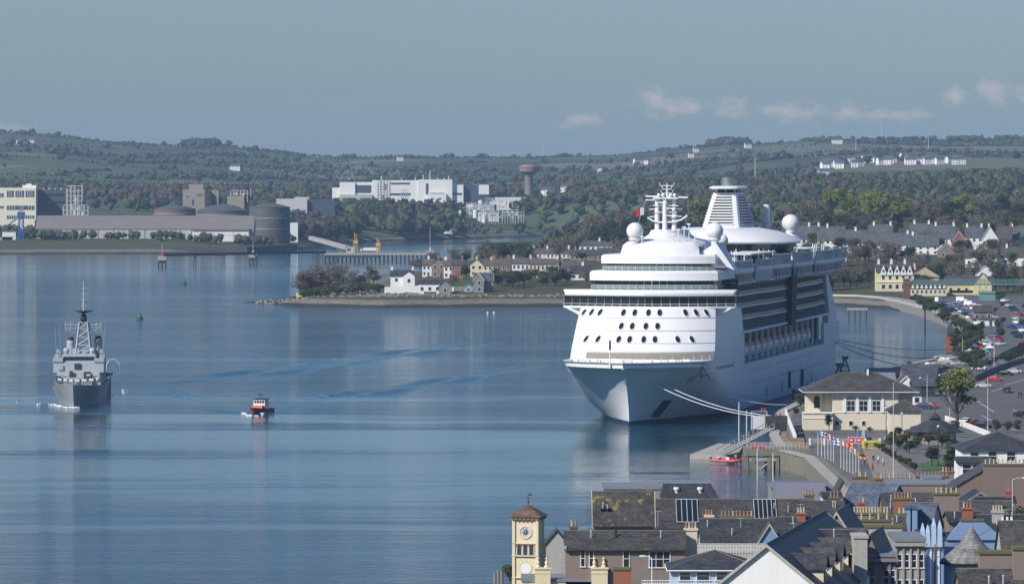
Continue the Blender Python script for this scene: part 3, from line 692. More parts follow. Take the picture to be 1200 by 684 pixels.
# ================================================================ foliage
M_leaf = foliage('foliage'); M_bark = plain('bark', (.075,.06,.045), .9)
def _ico():
    bm = bmesh.new(); bmesh.ops.create_icosphere(bm, subdivisions=2, radius=1)
    v = np.array([p.co[:] for p in bm.verts]); f = np.array([[q.index for q in p.verts] for p in bm.faces]); bm.free(); return v, f
ICO_V, ICO_F = _ico()
def foliage_mesh(name, C, RX, RZ, cols, n, card=.3, seed=0, core=.72, lobes=5, mat=None):
    """crowns of leaf clumps: an uneven inner mass plus n leaf-clump faces each, spread over lobes"""
    rs = np.random.RandomState(seed); C = np.asarray(C, float); K = len(C); RX = np.broadcast_to(RX, K).astype(float); RZ = np.broadcast_to(RZ, K).astype(float); cols = np.asarray(cols, float)
    S = np.stack([RX, RX, RZ], 1)
    V = []; CO = []; tris = quads = None
    if core:
        disp = 1+.28*rs.randn(K, len(ICO_V)).clip(-1.5,1.5)
        cv = C[:,None,:]+ICO_V[None]*S[:,None,:]*core*disp[:,:,None]
        V.append(cv.reshape(-1,3)); cc = np.repeat(cols*.8, len(ICO_V), 0); CO.append(cc)
        tris = (ICO_F[None]+np.arange(K)[:,None,None]*len(ICO_V)).reshape(-1,3)
    off = K*len(ICO_V) if core else 0
    ld = rs.randn(K, lobes, 3); ld /= np.linalg.norm(ld, axis=2, keepdims=True); ld[:,:,2] = np.abs(ld[:,:,2])*.9-.25; ld *= .5
    pick = rs.randint(0, lobes, (K, n)); lc = np.take_along_axis(ld, pick[:,:,None].repeat(3, 2), 1)
    d = rs.randn(K, n, 3); d /= np.linalg.norm(d, axis=2, keepdims=True)
    rad = .55*(.75+.35*rs.rand(K, n, 1))
    P = (lc+d*rad); P[:,:,2] = np.maximum(P[:,:,2], -.8)
    pos = C[:,None,:]+P*S[:,None,:]
    nrm = d+.7*rs.randn(K, n, 3); nrm /= np.linalg.norm(nrm, axis=2, keepdims=True)
    a = np.cross(nrm, rs.randn(K, n, 3)); a /= np.linalg.norm(a, axis=2, keepdims=True)+1e-9; b = np.cross(nrm, a)
    sz = (card*RX)[:,None,None]*(.6+.8*rs.rand(K, n, 1))
    q = np.stack([pos-a*sz, pos-b*sz*.8, pos+a*sz, pos+b*sz*.8], 2)
    V.append(q.reshape(-1,3))
    lob = .75+.5*rs.rand(K, lobes); lf = np.take_along_axis(lob, pick, 1)
    cc = cols[:,None,:]*(lf*(.75+.5*rs.rand(K, n)))[:,:,None]
    CO.append(np.repeat(cc.reshape(-1,3), 4, 0))
    quads = (np.arange(K*n)[:,None]*4+np.arange(4)[None]+off)
    v = np.concatenate(V).astype(np.float32); co = np.concatenate(CO); co = np.concatenate([co, np.ones((len(co),1))], 1).astype(np.float32)
    nt_ = 0 if tris is None else len(tris)
    li = np.concatenate(([tris.ravel()] if nt_ else [])+[quads.ravel()]).astype(np.int32)
    ls = np.concatenate([np.arange(nt_)*3, nt_*3+np.arange(len(quads))*4]).astype(np.int32)
    lt = np.concatenate([np.full(nt_,3), np.full(len(quads),4)]).astype(np.int32)
    me = bpy.data.meshes.new(name); me.vertices.add(len(v)); me.vertices.foreach_set('co', v.ravel())
    me.loops.add(len(li)); me.loops.foreach_set('vertex_index', li); me.polygons.add(len(ls)); me.polygons.foreach_set('loop_start', ls); me.polygons.foreach_set('loop_total', lt)
    at = me.color_attributes.new('Col', 'FLOAT_COLOR', 'POINT'); at.data.foreach_set('color', co.ravel())
    me.materials.append(mat or M_leaf); me.update(calc_edges=True); return me
BROWN = (.085,.068,.05); OLIVE = (.075,.085,.035); GREEN = (.07,.115,.028); FRESH = (.145,.165,.04); DARK = (.028,.045,.022); RUST = (.11,.07,.04)
def wood(name, regions, spacing, seed, kinds, hmin, hmax, n=22, mask=.35, mscale=90, mz=None):
    rs = np.random.RandomState(seed); CX = []; 
    for (a, b, y0, y1) in regions:
        ym = (y0+y1)/2; w = (b-a)*ym/F; cnt = int(w*(y1-y0)/spacing**2)
        Y = y0+(y1-y0)*rs.rand(cnt); px = a+(b-a)*rs.rand(cnt); CX.append(np.stack([(px-600)*Y/F, Y], 1))
    P = np.concatenate(CX); X, Y = P[:,0], P[:,1]
    keep = vnoise(X, Y, mscale, seed)*.6+vnoise(X, Y, mscale*.4, seed+1)*.4 > mask
    X, Y = X[keep], Y[keep]; Z = height(X, Y); k2 = Z > 1.5; X, Y, Z = X[k2], Y[k2], Z[k2]
    H = hmin+(hmax-hmin)*rs.rand(len(X))*(.6+.4*vnoise(X, Y, 60, seed+3)); RX = H*(.38+.14*rs.rand(len(X)))
    kk = (vnoise(X, Y, 140, seed+5)*.55+rs.rand(len(X))*.45); idx = np.clip((kk*len(kinds)*1.25-.12*len(kinds)).astype(int), 0, len(kinds)-1)
    cols = np.array(kinds)[idx]*(.75+.5*rs.rand(len(X),1))
    me = foliage_mesh(name, np.stack([X, Y, Z+H*.56], 1), RX, H*.5, cols, n, .24, seed)
    o = bpy.data.objects.new(name, me); COL.objects.link(o); tag(o, kind='stuff'); return len(X)
MIX1 = [BROWN, BROWN, OLIVE, BROWN, GREEN, DARK]; MIX2 = [DARK, BROWN, OLIVE, BROWN, DARK, OLIVE, BROWN, GREEN, BROWN]
cnt = 0
cnt += wood('woodland', [(335,540,4950,5330),(300,420,4500,4900)], 12, 11, [DARK, BROWN, DARK, OLIVE, BROWN, GREEN], 11, 20, 44, .0)
cnt += wood('woodland', [(640,1280,3750,4700),(600,1280,4700,5900)], 16, 12, MIX2, 8, 15, 44, .33, 120)
cnt += wood('woodland', [(-250,400,5350,6400),(380,700,6300,6800)], 18, 13, [BROWN, RUST, OLIVE, BROWN, DARK, GREEN], 8, 14, 34, .34, 130)
cnt += wood('scrub', [(-200,345,4185,4235),(-200,345,4185,4215),(520,720,4850,5200),(150,345,4390,4440),(300,350,4440,4800),(-150,60,4330,4500),(560,700,3300,3900),(715,925,2560,3400)], 11, 14, [BROWN, OLIVE, BROWN, GREEN], 5, 9, 22, .3, 60)
# hedgerows, copses and the tree line on the ridge
def hedges(name, seed):
    rs = np.random.RandomState(seed); C = []; 
    for k in range(26):
        y0 = 6600+3000*(k/26)**.9+rs.uniform(-60,60); a, b = sorted(rs.uniform(-350,1500,2)); 
        if b-a < 250: b += 350
        m = int((b-a)*y0/F/6); px = np.linspace(a, b, m)+rs.randn(m)*.5
        sl = rs.uniform(-.35,.35); Y = y0+(px-a)*sl*1.2+60*np.sin(px/rs.uniform(50,120))+rs.randn(m)*3
        kp = rs.rand(m) < .86; H = rs.uniform(2.2, 4.5, m)+6*(rs.rand(m) > .9)
        C.append(np.stack([(px-600)*Y/F, Y, H, kp], 1))
    for k in range(60):       # hedges running up the slope
        y0 = rs.uniform(6600,9200); px0 = rs.uniform(-300,1450); L_ = rs.uniform(150,420); m = int(L_/5); tt = np.arange(m)*5.0; ang = rs.uniform(-.5,.5)
        X = (px0-600)*y0/F+tt*math.sin(ang); Y = y0+tt*math.cos(ang); H = rs.uniform(2,4,m)+4*(rs.rand(m) > .94)
        C.append(np.stack([X, Y, H, rs.rand(m) < .9], 1))
    for k in range(28):        # copses
        y0 = rs.uniform(6500,9400); px0 = rs.uniform(-300,1450); m = rs.randint(10,50); X = (px0-600)*y0/F+rs.randn(m)*rs.uniform(20,60); Y = y0+rs.randn(m)*40
        C.append(np.stack([X, Y, rs.uniform(5,9,m), np.ones(m)], 1))
    px = np.arange(-400,1600,.95); m = len(px); Y = 9450+rs.randn(m)*60; C.append(np.stack([(px-600)*Y/F, Y, rs.uniform(2,5,m), rs.rand(m) < .75], 1))
    for c, w, hh, m in ((238,22,17,60),(405,8,10,14),(470,25,9,30),(565,10,11,20),(660,10,10,20),(855,22,22,90),(900,30,10,40),(950,15,12,30),(1060,25,12,40),(1130,30,13,50),(1180,25,11,40),(150,20,9,20),(30,20,9,20),(330,14,8,20)):
        px = c+rs.randn(m)*w*.45; Y = 9430+rs.randn(m)*40; C.append(np.stack([(px-600)*Y/F, Y, hh*(.45+.35*rs.rand(m)), np.ones(m)], 1))
    P = np.concatenate(C); P = P[P[:,3] > 0]; X, Y, H = P[:,0], P[:,1], P[:,2]; Z = height(X, Y)
    cols = np.array([DARK, BROWN, OLIVE, OLIVE])[rs.randint(0,4,len(X))]*(.85+.35*rs.rand(len(X),1))
    me = foliage_mesh(name, np.stack([X, Y, Z+H*.5], 1), H*.62, H*.52, cols, 14, .34, seed)
    o = bpy.data.objects.new(name, me); COL.objects.link(o); tag(o, kind='stuff'); return len(X)
cnt += hedges('hedgerows', 21)
print('far trees', cnt)
# trees one can tell apart: a few models per kind, copied
def tree_model(kind, seed, col, n=260, bare=False, conifer=False):
    rr = random.Random(seed); root = empty(kind, (0,0,0))
    t = MB(); t.tube((0,0,0),(0.02,0,.30),.028,.02,7)
    tips = []
    for k in range(9):
        a = rr.uniform(0, 6.28); e = rr.uniform(.5, 1.3); z = rr.uniform(.22,.34); L_ = rr.uniform(.2,.42)
        q = (math.cos(a)*math.cos(e)*L_, math.sin(a)*math.cos(e)*L_, z+math.sin(e)*L_); t.tube((0.01,0,z-.04), q, .013, .004, 5); tips.append(q)
        for j in range(3):
            a2 = a+rr.uniform(-.9,.9); L2 = rr.uniform(.1,.22); e2 = rr.uniform(.3,1.3); m_ = tuple(q[i]*.6+(0.01,0,z)[i]*.4 for i in range(3))
            t.tube(m_, (m_[0]+math.cos(a2)*math.cos(e2)*L2, m_[1]+math.sin(a2)*math.cos(e2)*L2, m_[2]+math.sin(e2)*L2), .006, .002, 4)
    t.tube((0.02,0,.30),(0,0,.7),.018,.005,5)
    t.build('trunk', M_bark, root)
    if conifer: cs = [(0,0,.2+.1*k) for k in range(8)]; rx = [.24*(1-k/9) for k in range(8)]; rz = [.1]*8
    else:
        cs = [(rr.uniform(-.16,.16), rr.uniform(-.16,.16), rr.uniform(.36,.8)) for k in range(9)]; rx = [rr.uniform(.16,.27) for _ in cs]; rz = [r*.8 for r in rx]
    me = foliage_mesh('crown', cs, rx, rz, [(lambda f: tuple(c*f for c in col))(rr.uniform(.75,1.3)) for _ in cs], n//len(cs)+8, .085, seed, core=.0 if bare else .4, lobes=6)
    c = bpy.data.objects.new('crown', me); COL.objects.link(c); c.parent = root
    return root
TREES = {}
def get_tree(kind):
    if kind not in TREES:
        sp = {'bare_tree': ((.15,.12,.09), 1300, True, False), 'green_tree': (GREEN, 2600, False, False), 'spring_tree': (FRESH, 3200, False, False), 'evergreen_tree': (DARK, 2400, False, False),
              'conifer': (DARK, 2000, False, True), 'shrub': (OLIVE, 1600, False, False), 'olive_tree': (OLIVE, 2400, False, False)}[kind]
        TREES[kind] = [[tree_model(kind, 100+7*k+len(TREES)*31, sp[0], sp[1], sp[2], sp[3]), False] for k in range(3)]
    return TREES[kind]
trng = random.Random(77)
def tree(kind, loc, h, label, group=None, wide=1.0):
    m = trng.choice(get_tree(kind)); 
    if not m[1]: o = m[0]; m[1] = True
    else: o = copy_tree(m[0])
    o.location = loc; o.rotation_euler = (0,0,trng.uniform(0,6.28)); o.scale = (h*wide*trng.uniform(.9,1.15), h*wide*trng.uniform(.9,1.15), h)
    o['label'] = label; o['category'] = 'shrub' if kind == 'shrub' else 'tree'
    if group: o['group'] = group
    elif 'group' in o: del o['group']
    return o
# ================================================================ building helpers
def GR(px, py):
    """point where the sight line through a photo pixel meets the ground"""
    Ys = np.exp(np.linspace(math.log(500), math.log(12000), 1600)); X = (px-600)*Ys/F; Z = CH-(py-HY)*Ys/F
    hh = height(X, Ys); k = np.argmax((Z <= hh) & (hh > .5))
    if not ((Z <= hh) & (hh > .5)).any(): return GT(px, (CH-3)*F/max(py-HY, 20))
    return Vector((X[k], Ys[k], float(hh[k])))
M_white = plain('white_render', (.78,.77,.74), .8, var=.06, scale=.4, streak=.15, dirt=(.45,.43,.38))
M_cream = plain('cream_render', (.66,.58,.40), .8, var=.07, scale=.3, streak=.18, dirt=(.38,.33,.24))
M_yel = plain('yellow_render', (.66,.58,.30), .8, var=.06, scale=.3, streak=.12, dirt=(.4,.35,.2))
M_brickr = plain('red_brick', (.30,.105,.06), .85, var=.2, scale=2, streak=.2, dirt=(.14,.06,.05))
M_stone = plain('grey_stone', (.25,.235,.21), .9, var=.3, scale=1.2, streak=.3, dirt=(.12,.11,.1))
M_brownr = plain('brown_render', (.23,.18,.15), .85, var=.12, scale=.5, streak=.2, dirt=(.12,.10,.08))
M_conc = plain('concrete', (.36,.34,.30), .85, var=.15, scale=.3, streak=.4, dirt=(.17,.15,.12))
M_slate = slate('blue_slate', (.075,.08,.09)); M_slated = slate('dark_slate', (.045,.047,.052), lamt=.15)
M_slateb = slate('brown_slate', (.066,.062,.058), lamt=.25); M_tile = slate('brown_tile', (.11,.085,.07), lamt=.2)
M_wframe = plain('window_white', (.78,.78,.76), .5, var=.03); M_pane = plain('window_pane', (.02,.028,.035), .12, var=.4, scale=.7)
M_pot = plain('clay_pot', (.36,.18,.10), .85, var=.3, scale=3); M_potc = plain('cream_pot', (.48,.42,.30), .85, var=.2, scale=3)
M_tim = plain('timber_grey', (.22,.20,.17), .9, var=.25, scale=1)
def window(parent, x, z, w, h, y=0.0, face='-y', frame=None, far=False, bars=1):
    """a window standing 3 cm proud of the wall; face is the direction it looks"""
    T = Matrix.Translation((x, y, z)) if face == '-y' else (Matrix.Translation((y, x, z)) @ Matrix.Rotation(R(90) if face == '+x' else R(-90), 4, 'Z'))
    f = .09 if w < 2 else .12; m = MB().xf(T)
    if far:
        m.box(-w/2-.06, w/2+.06, -.10, .02, -h/2-.1, h/2+.06); m.mi(1).add([(-w/2+.05,-.11,-h/2),(w/2-.05,-.11,-h/2),(w/2-.05,-.11,h/2-.05),(-w/2+.05,-.11,h/2-.05)], [(0,1,2,3)])
        return m.build('window', [frame or M_wframe, M_pane], parent)
    m.box(-w/2-.08, w/2+.08, -.14, .02, -h/2-.12, -h/2)
    m.box(-w/2, -w/2+f, -.08, .02, -h/2, h/2); m.box(w/2-f, w/2, -.08, .02, -h/2, h/2); m.box(-w/2, w/2, -.082, .018, h/2-f, h/2); m.box(-w/2+f, w/2-f, -.078, .0, -.035, .035)
    for k in range(bars): xb = -w/2+w*(k+1)/(bars+1); m.box(xb-.03, xb+.03, -.075, .0, -h/2, h/2-f)
    o = m.build('window', frame or M_wframe, parent)
    p = MB().xf(T); p.add([(-w/2+.02,-.04,-h/2+.02),(w/2-.02,-.04,-h/2+.02),(w/2-.02,-.04,h/2-.02),(-w/2+.02,-.04,h/2-.02)], [(0,1,2,3)]); p.build('pane', M_pane, o)
    return o
def chimney(parent, x, y, z0, z1, w=1.6, d=.7, pots=3, mat=None, potm=None, far=False, poth=.7):
    c = MB(); c.box(x-w/2, x+w/2, y-d/2, y+d/2, z0, z1-.25); c.box(x-w/2-.08, x+w/2+.08, y-d/2-.08, y+d/2+.08, z1-.25, z1)
    o = c.build('chimney', mat or M_brownr, parent)
    if far:
        if pots:
            q = MB(); q.box(x-w/2+.15, x+w/2-.15, y-.15, y+.15, z1, z1+.5); q.build('chimney_pots', potm or M_pot, o)
        return o
    along = w >= d; L_ = max(w, d)
    for k in range(pots):
        t = -L_/2+L_*(k+.5)/pots; px_, py_ = (x+t, y) if along else (x, y+t)
        q = MB(); q.lathe([(.17,0),(.14,.08),(.13,poth*.8),(.17,poth*.85),(.15,poth),(.10,poth),(.10,poth*.7)], (px_, py_, z1), 8); q.build('chimney_pot', potm or M_pot, o)
    return o
def gable_parts(root, w, d, he, hr, wall, roof, axis='x', over=.35, x0=0, y0=0, z0=0, wname='wall', rname='roof', barge=None):
    """gabled block: footprint x0..x0+w, y0..y0+d; ridge along axis"""
    m = MB(); m.box(x0, x0+w, y0, y0+d, z0-(3 if z0 == 0 else 0), z0+he)
    if axis == 'x': prof = [(y0, z0+he), (y0+d, z0+he), (y0+d/2, z0+hr)]; m.extr(prof, x0, x0+w, 'x')
    else: prof = [(x0, z0+he), (x0+w, z0+he), (x0+w/2, z0+hr)]; m.extr(prof, y0, y0+d, 'y')
    wo = m.build(wname, wall, root); r = MB(); t = .16; run = (d if axis == 'x' else w)/2; sl = (hr-he)/run; o = over
    def slope(p0, p1): pass
    a = -o*sl
    if axis == 'x':
        r.extr([(y0-o, z0+he+a), (y0+d/2, z0+hr), (y0+d/2, z0+hr+t), (y0-o, z0+he+a+t)], x0-o*.6, x0+w+o*.6, 'x')
        r.extr([(y0+d/2, z0+hr), (y0+d+o, z0+he+a), (y0+d+o, z0+he+a+t), (y0+d/2, z0+hr+t)], x0-o*.6, x0+w+o*.6, 'x')
    else:
        r.extr([(x0-o, z0+he+a), (x0+w/2, z0+hr), (x0+w/2, z0+hr+t), (x0-o, z0+he+a+t)], y0-o*.6, y0+d+o*.6, 'y')
        r.extr([(x0+w/2, z0+hr), (x0+w+o, z0+he+a), (x0+w+o, z0+he+a+t), (x0+w/2, z0+hr+t)], y0-o*.6, y0+d+o*.6, 'y')
    if axis == 'x': r.mi(1).tube((x0-o*.6, y0+d/2, z0+hr+t), (x0+w+o*.6, y0+d/2, z0+hr+t), .11, n=5)
    else: r.mi(1).tube((x0+w/2, y0-o*.6, z0+hr+t), (x0+w/2, y0+d+o*.6, z0+hr+t), .11, n=5)
    ro = r.build(rname, [roof, plain('ridge_tile', (.12,.11,.10), .8)], root)
    if barge:
        b = MB()
        if axis == 'x':
            for xx in (x0-o*.6-.06, x0+w+o*.6): b.add([(xx,y0-o,z0+he+a-.15),(xx,y0-o,z0+he+a+.2),(xx,y0+d/2,z0+hr+.22),(xx,y0+d/2,z0+hr-.13),(xx+.06,y0-o,z0+he+a-.15),(xx+.06,y0-o,z0+he+a+.2),(xx+.06,y0+d/2,z0+hr+.22),(xx+.06,y0+d/2,z0+hr-.13)], [(0,1,2,3),(7,6,5,4),(0,4,5,1),(1,5,6,2),(3,2,6,7)]); b.add([(xx,y0+d+o,z0+he+a-.15),(xx,y0+d+o,z0+he+a+.2),(xx,y0+d/2,z0+hr+.22),(xx,y0+d/2,z0+hr-.13),(xx+.06,y0+d+o,z0+he+a-.15),(xx+.06,y0+d+o,z0+he+a+.2),(xx+.06,y0+d/2,z0+hr+.22),(xx+.06,y0+d/2,z0+hr-.13)], [(0,1,2,3),(7,6,5,4),(0,4,5,1),(1,5,6,2),(3,2,6,7)])
        else:
            for yy in (y0-o*.6-.06, y0+d+o*.6):
                for sx in (x0-o, x0+w+o): b.add([(sx,yy,z0+he+a-.15),(sx,yy,z0+he+a+.2),(x0+w/2,yy,z0+hr+.22),(x0+w/2,yy,z0+hr-.13),(sx,yy+.06,z0+he+a-.15),(sx,yy+.06,z0+he+a+.2),(x0+w/2,yy+.06,z0+hr+.22),(x0+w/2,yy+.06,z0+hr-.13)], [(0,1,2,3),(7,6,5,4),(0,4,5,1),(1,5,6,2),(3,2,6,7)])
        b.build('bargeboard', barge, ro)
    return wo, ro
def hip_roof(root, w, d, z0, z1, roof, over=.6, x0=0, y0=0, name='roof', gutter=None):
    x1, y1 = x0+w, y0+d; o = over; k = min(w, d)/2; r = MB()
    A = [(x0-o,y0-o,z0),(x1+o,y0-o,z0),(x1+o,y1+o,z0),(x0-o,y1+o,z0)]; B_ = [(p[0],p[1],z0+.15) for p in A]
    if w >= d: t0, t1 = (x0+k, y0+d/2, z1), (x1-k, y0+d/2, z1)
    else: t0, t1 = (x0+w/2, y0+k, z1), (x0+w/2, y1-k, z1)
    if w >= d: fs = [(4,5,9,8),(5,6,9),(6,7,8,9),(7,4,8)]
    else: fs = [(4,5,8),(5,6,9,8),(6,7,9),(7,4,8,9)]
    r.add(A+B_+[t0,t1], [(0,3,2,1),(0,1,5,4),(1,2,6,5),(2,3,7,6),(3,0,4,7)]+fs)
    r.mi(1).tube(t0, t1, .12, n=5)
    for c, t in ((4,t0),(7,t0),(5,t1),(6,t1)) if w >= d else ((4,t0),(5,t0),(6,t1),(7,t1)): r.tube(B_[c-4], t, .09, n=4)
    o_ = r.build(name, [roof, plain('ridge_tile', (.12,.11,.10), .8)], root)
    if gutter:
        g = MB(); 
        for i in range(4): g.tube(tuple(Vector(A[i])+Vector((0,0,.05))), tuple(Vector(A[(i+1)%4])+Vector((0,0,.05))), .09, n=5)
        g.build('gutter', gutter, o_)
    return o_
def far_house(name, px0, px1, pye, pyr, pyb, label, wall=None, roof=None, axis='x', depth=8, rz=0, win=(3,2), chim=(.2,.8), group=None, cat='house', frame=None, barge=None, hip=False, base=None, gabwin=False, chmat=None, door=True):
    b = base or GR((px0+px1)/2, pyb); s = b.y/F; w = (px1-px0)*s; he = (pyb-pye)*s; hr = (pyb-pyr)*s
    root = empty(name, (b.x, b.y, b.z), rz, label, cat, group)
    if hip:
        m = MB().box(-w/2, w/2, 0, depth, -3, he); m.build('wall', wall or M_white, root); ro = hip_roof(root, w, depth, he, hr, roof or M_slate, .5, -w/2, 0)
    else: wo, ro = gable_parts(root, w, depth, he, hr, wall or M_white, roof or M_slate, axis, .35, -w/2, 0, barge=barge)
    for c in chim:
        x = -w/2+w*c
        if axis == 'x': chimney(ro, x, depth/2, hr-1.2, hr+1.6, 1.0, .8, 2, chmat or wall or M_white, far=True)
        else: chimney(ro, 0, depth*c, hr-1.2, hr+1.6, .8, 1.0, 2, chmat or wall or M_white, far=True)
    nx, nz = win
    for j in range(nz):
        for i in range(nx):
            if door and j == 0 and i == nx//2: continue
            window(root, -w/2+w*(i+.5)/nx, he*(j+.5)/max(nz,1)+.1, min(1.3, w/nx*.5), min(1.5, he/nz*.5), 0, far=True, frame=frame)
    if door and nx:
        d = MB().box(-w/2+w*(nx//2+.5)/nx-.5, -w/2+w*(nx//2+.5)/nx+.5, -.06, .05, 0, 2.05); d.build('door', plain('door_dark', (.09,.06,.05), .5), root)
    if gabwin: window(root, 0, he+(hr-he)*.3, 1.0, 1.1, 0, far=True)
    return root, w, he, hr, depth
# ================================================================ industry across the water
def frame_for(px0, px1, pyb, Y): s = Y/F; return Vector((((px0+px1)/2-600)*s, Y, CH-(pyb-HY)*s)), s
M_sheet = plain('roof_sheeting', (.19,.165,.15), .7, var=.15, scale=.1, streak=.3, dirt=(.10,.085,.075))
M_clad = plain('pale_cladding', (.42,.44,.36), .7, var=.08, scale=.1, streak=.3, dirt=(.25,.26,.2))
M_cladw = plain('white_cladding', (.74,.73,.69), .6, var=.04, scale=.1, streak=.12, dirt=(.5,.48,.43))
M_navy = plain('dark_blue_clad_and_shade', (.055,.075,.10), .5, var=.15, scale=.1)
M_tank = plain('tank_steel', (.085,.083,.08), .6, var=.2, scale=.12, streak=.4, dirt=(.20,.13,.08))
M_tanko = plain('tank_oxide', (.15,.095,.07), .7, var=.3, scale=.08, streak=.3, dirt=(.12,.1,.09))
M_pipe = plain('pipe_grey', (.52,.52,.50), .5); M_crane = plain('crane_yellow', (.62,.36,.04), .5)
# long warehouse
o, s = frame_for(42, 297, 281.5, 4250); w = 255*s
wh = empty('warehouse', o, 0, 'long warehouse with dull brown roof and pale bays along the far quay', 'warehouse')
gable_parts(wh, w, 34, 8.6, 18.2, M_clad, M_sheet, 'x', .5, -w/2, 0)
for k in range(1, 14):
    x = -w/2+w*k/14; m = MB().box(x-.2, x+.2, -.25, .05, 0, 8.4); m.build('pillar', plain('pillar_dark', (.12,.12,.11), .7), wh)
for a, b, h, mt_ in ((50,64,5,M_cladw),(67,76,5,M_cladw),(121,133,4.5,M_tim),(150,161,4.5,M_cladw),(201,212,5.6,M_dark)):
    m = MB().box((a-169.5)*s, (b-169.5)*s, -.3, .1, 0, h); m.build('loading_door', mt_, wh)
an = MB(); an.box((226-169.5)*s, (292-169.5)*s, -7, 0, -1, 7.6); an.build('annex', M_cladw, wh)
an = MB(); an.hexa([((225-169.5)*s,-8,7.6),((293-169.5)*s,-8,7.6),((293-169.5)*s,.5,8.6),((225-169.5)*s,.5,8.6)],[((225-169.5)*s,-8,7.9),((293-169.5)*s,-8,7.9),((293-169.5)*s,.5,8.9),((225-169.5)*s,.5,8.9)]); an.build('annex_roof', M_sheet, wh)
an = MB(); an.box((225-169.5)*s,(293-169.5)*s,-7.15,-7.0,4.0,4.3); an.box((250-169.5)*s,(250.6-169.5)*s,-7.2,-7,0,7.5); an.box((273-169.5)*s,(273.6-169.5)*s,-7.2,-7,0,7.5); an.build('annex_trim', M_pipe, wh)
# office blocks on the left
o, s = frame_for(-60, 42, 262, 4480)
ob = empty('office_block', o, 0, 'cream office block with ribbon windows at the left end of the far quay', 'office building')
w = 102*s; m = MB().box(-w/2, w/2, 0, 26, -20, 28.2); m.build('wall', plain('cream_panel', (.72,.68,.52), .6, var=.04), ob)
xx = lambda px: (px+9)*s
for a, b, z0_, z1_ in ((8,16,21,26),(18,28,21,26),(30,40,21,26),(8,20,11,14.2),(20.5,30,11,14.2),(30.5,40,11,14.2),(8,40,3.8,6.4),(-50,4,21,24),(-50,4,12,14)):
    f = MB().box(xx(a), xx(b), -.25, .1, z0_, z1_); fo = f.build('window', M_navy, ob)
    q = MB()
    n_ = max(2, int((b-a)/2.5))
    for k in range(1, n_): q.box(xx(a+(b-a)*k/n_)-.15, xx(a+(b-a)*k/n_)+.15, -.35, -.2, z0_, z1_)
    q.build('mullion', M_cladw, fo)
m = MB().box(xx(26), xx(41), -3, 0, -20, 3); m.build('lower_block', plain('cream_panel', (.72,.68,.52), .6), ob)
m = MB().box(xx(26), xx(42), 4, 20, 28.2, 30.3); m.box(xx(30), xx(36), 6, 16, 30.3, 31.5); m.build('roof_plant', M_cladw, ob)
o, s = frame_for(42, 77, 262, 4500)
db = empty('dark_block', o, 0, 'shaded side of the cream office block, its shade put in as dark colour', 'building')
w = 35*s; MB().box(-w/2, w/2, 0, 24, -15, 27).build('wall', M_navy, db)  # office block's receding side: its shade is put into the dark colour
q = MB()
for k in range(5): q.box(-w/2+.6+k*4.6, -w/2+1.8+k*4.6, 3, 5, 27, 28.2)
q.build('roof_vent', M_pipe, db)
for z in (8, 16, 22): MB().box(-w/2+1, w/2-1, -.15, .1, z, z+1.6).build('window_band', M_glass, db)
def lattice(name, label, px0, px1, pyt, pyb, Y, nx, nz, d, r=.3, cat='pipe rack', mat=None, vessels=3):
    o, s = frame_for(px0, px1, pyb, Y); w = (px1-px0)*s; h = (pyb-pyt)*s; root = empty(name, o, 0, label, cat); m = MB(); rr = random.Random(int(px0))
    for i in range(nx+1):
        for y in (0, d): m.tube((-w/2+w*i/nx, y, -4), (-w/2+w*i/nx, y, h*(1 if i % 3 else .9)), r, n=4)
    for k in range(1, nz+1):
        z = h*k/nz*.97
        for y in (0, d): m.tube((-w/2, y, z), (w/2, y, z), r*.8, n=4)
        for i in range(nx+1): m.tube((-w/2+w*i/nx, 0, z), (-w/2+w*i/nx, d, z), r*.7, n=4)
    m.build('frame', mat or M_pipe, root)
    for k in range(vessels):
        x = rr.uniform(-w*.4, w*.4); q = MB(); z = rr.uniform(0, h*.6); q.tube((x, d/2, z), (x, d/2, z+h*rr.uniform(.2,.35)), rr.uniform(.9,1.6), n=10); q.build('vessel', M_cladw, root, smooth=True)
    return root
lattice('pipe_tower', 'open steel pipe tower beside the dark blue block', 78, 96, 217, 258, 4460, 4, 7, 10, .32)
lattice('pipe_tower', 'short wide steel rack at the foot of the open pipe tower', 74, 103, 240, 258, 4440, 6, 3, 8, .28)
def tank(px0, px1, pyw, pyt, pyb, Y, label, mat, roofmat=None, name='storage_tank'):
    o, s = frame_for(px0, px1, pyb, Y); r = (px1-px0)/2*s; hw = (pyb-pyw)*s; ht = (pyb-pyt)*s; root = empty(name, o+Vector((0, r, 0)), 0, label, 'tank')
    m = MB(); m.lathe([(r,-4),(r,hw)], n=40); m.build('shell', mat, root, smooth=True)
    m = MB(); m.lathe([(r+.2,hw-.2),(r+.2,hw+.15),(r*.5,hw+(ht-hw)*.72),(.5,ht)], n=40); m.build('roof', roofmat or mat, root, smooth=True)
    m = MB(); n = 22
    for k in range(n): a = math.pi+math.pi*k/(n-1)*.9; p = (r*math.cos(a)*1.01, r*math.sin(a)*1.01); m.tube((p[0],p[1],hw*.05+hw*.9*k/n),(p[0],p[1],hw*.05+hw*.9*k/n+1),.12,n=4)
    for z in (hw*.33, hw*.66): m.lathe([(r+.02,z),(r+.18,z),(r+.18,z+.3),(r+.02,z+.3)], n=40)
    m.build('stair', M_pipe, root); return root
tank(179, 228, 245, 240, 262, 4480, 'low rust-tinged storage tank behind the warehouse roof', M_tanko, M_tank)
tank(229, 290, 247, 239, 262, 4520, 'wide grey tank with shallow cone roof behind the warehouse', M_tank)
tank(291, 339, 243, 238, 281, 4330, 'tall dark tank standing past the right end of the warehouse', M_tank)
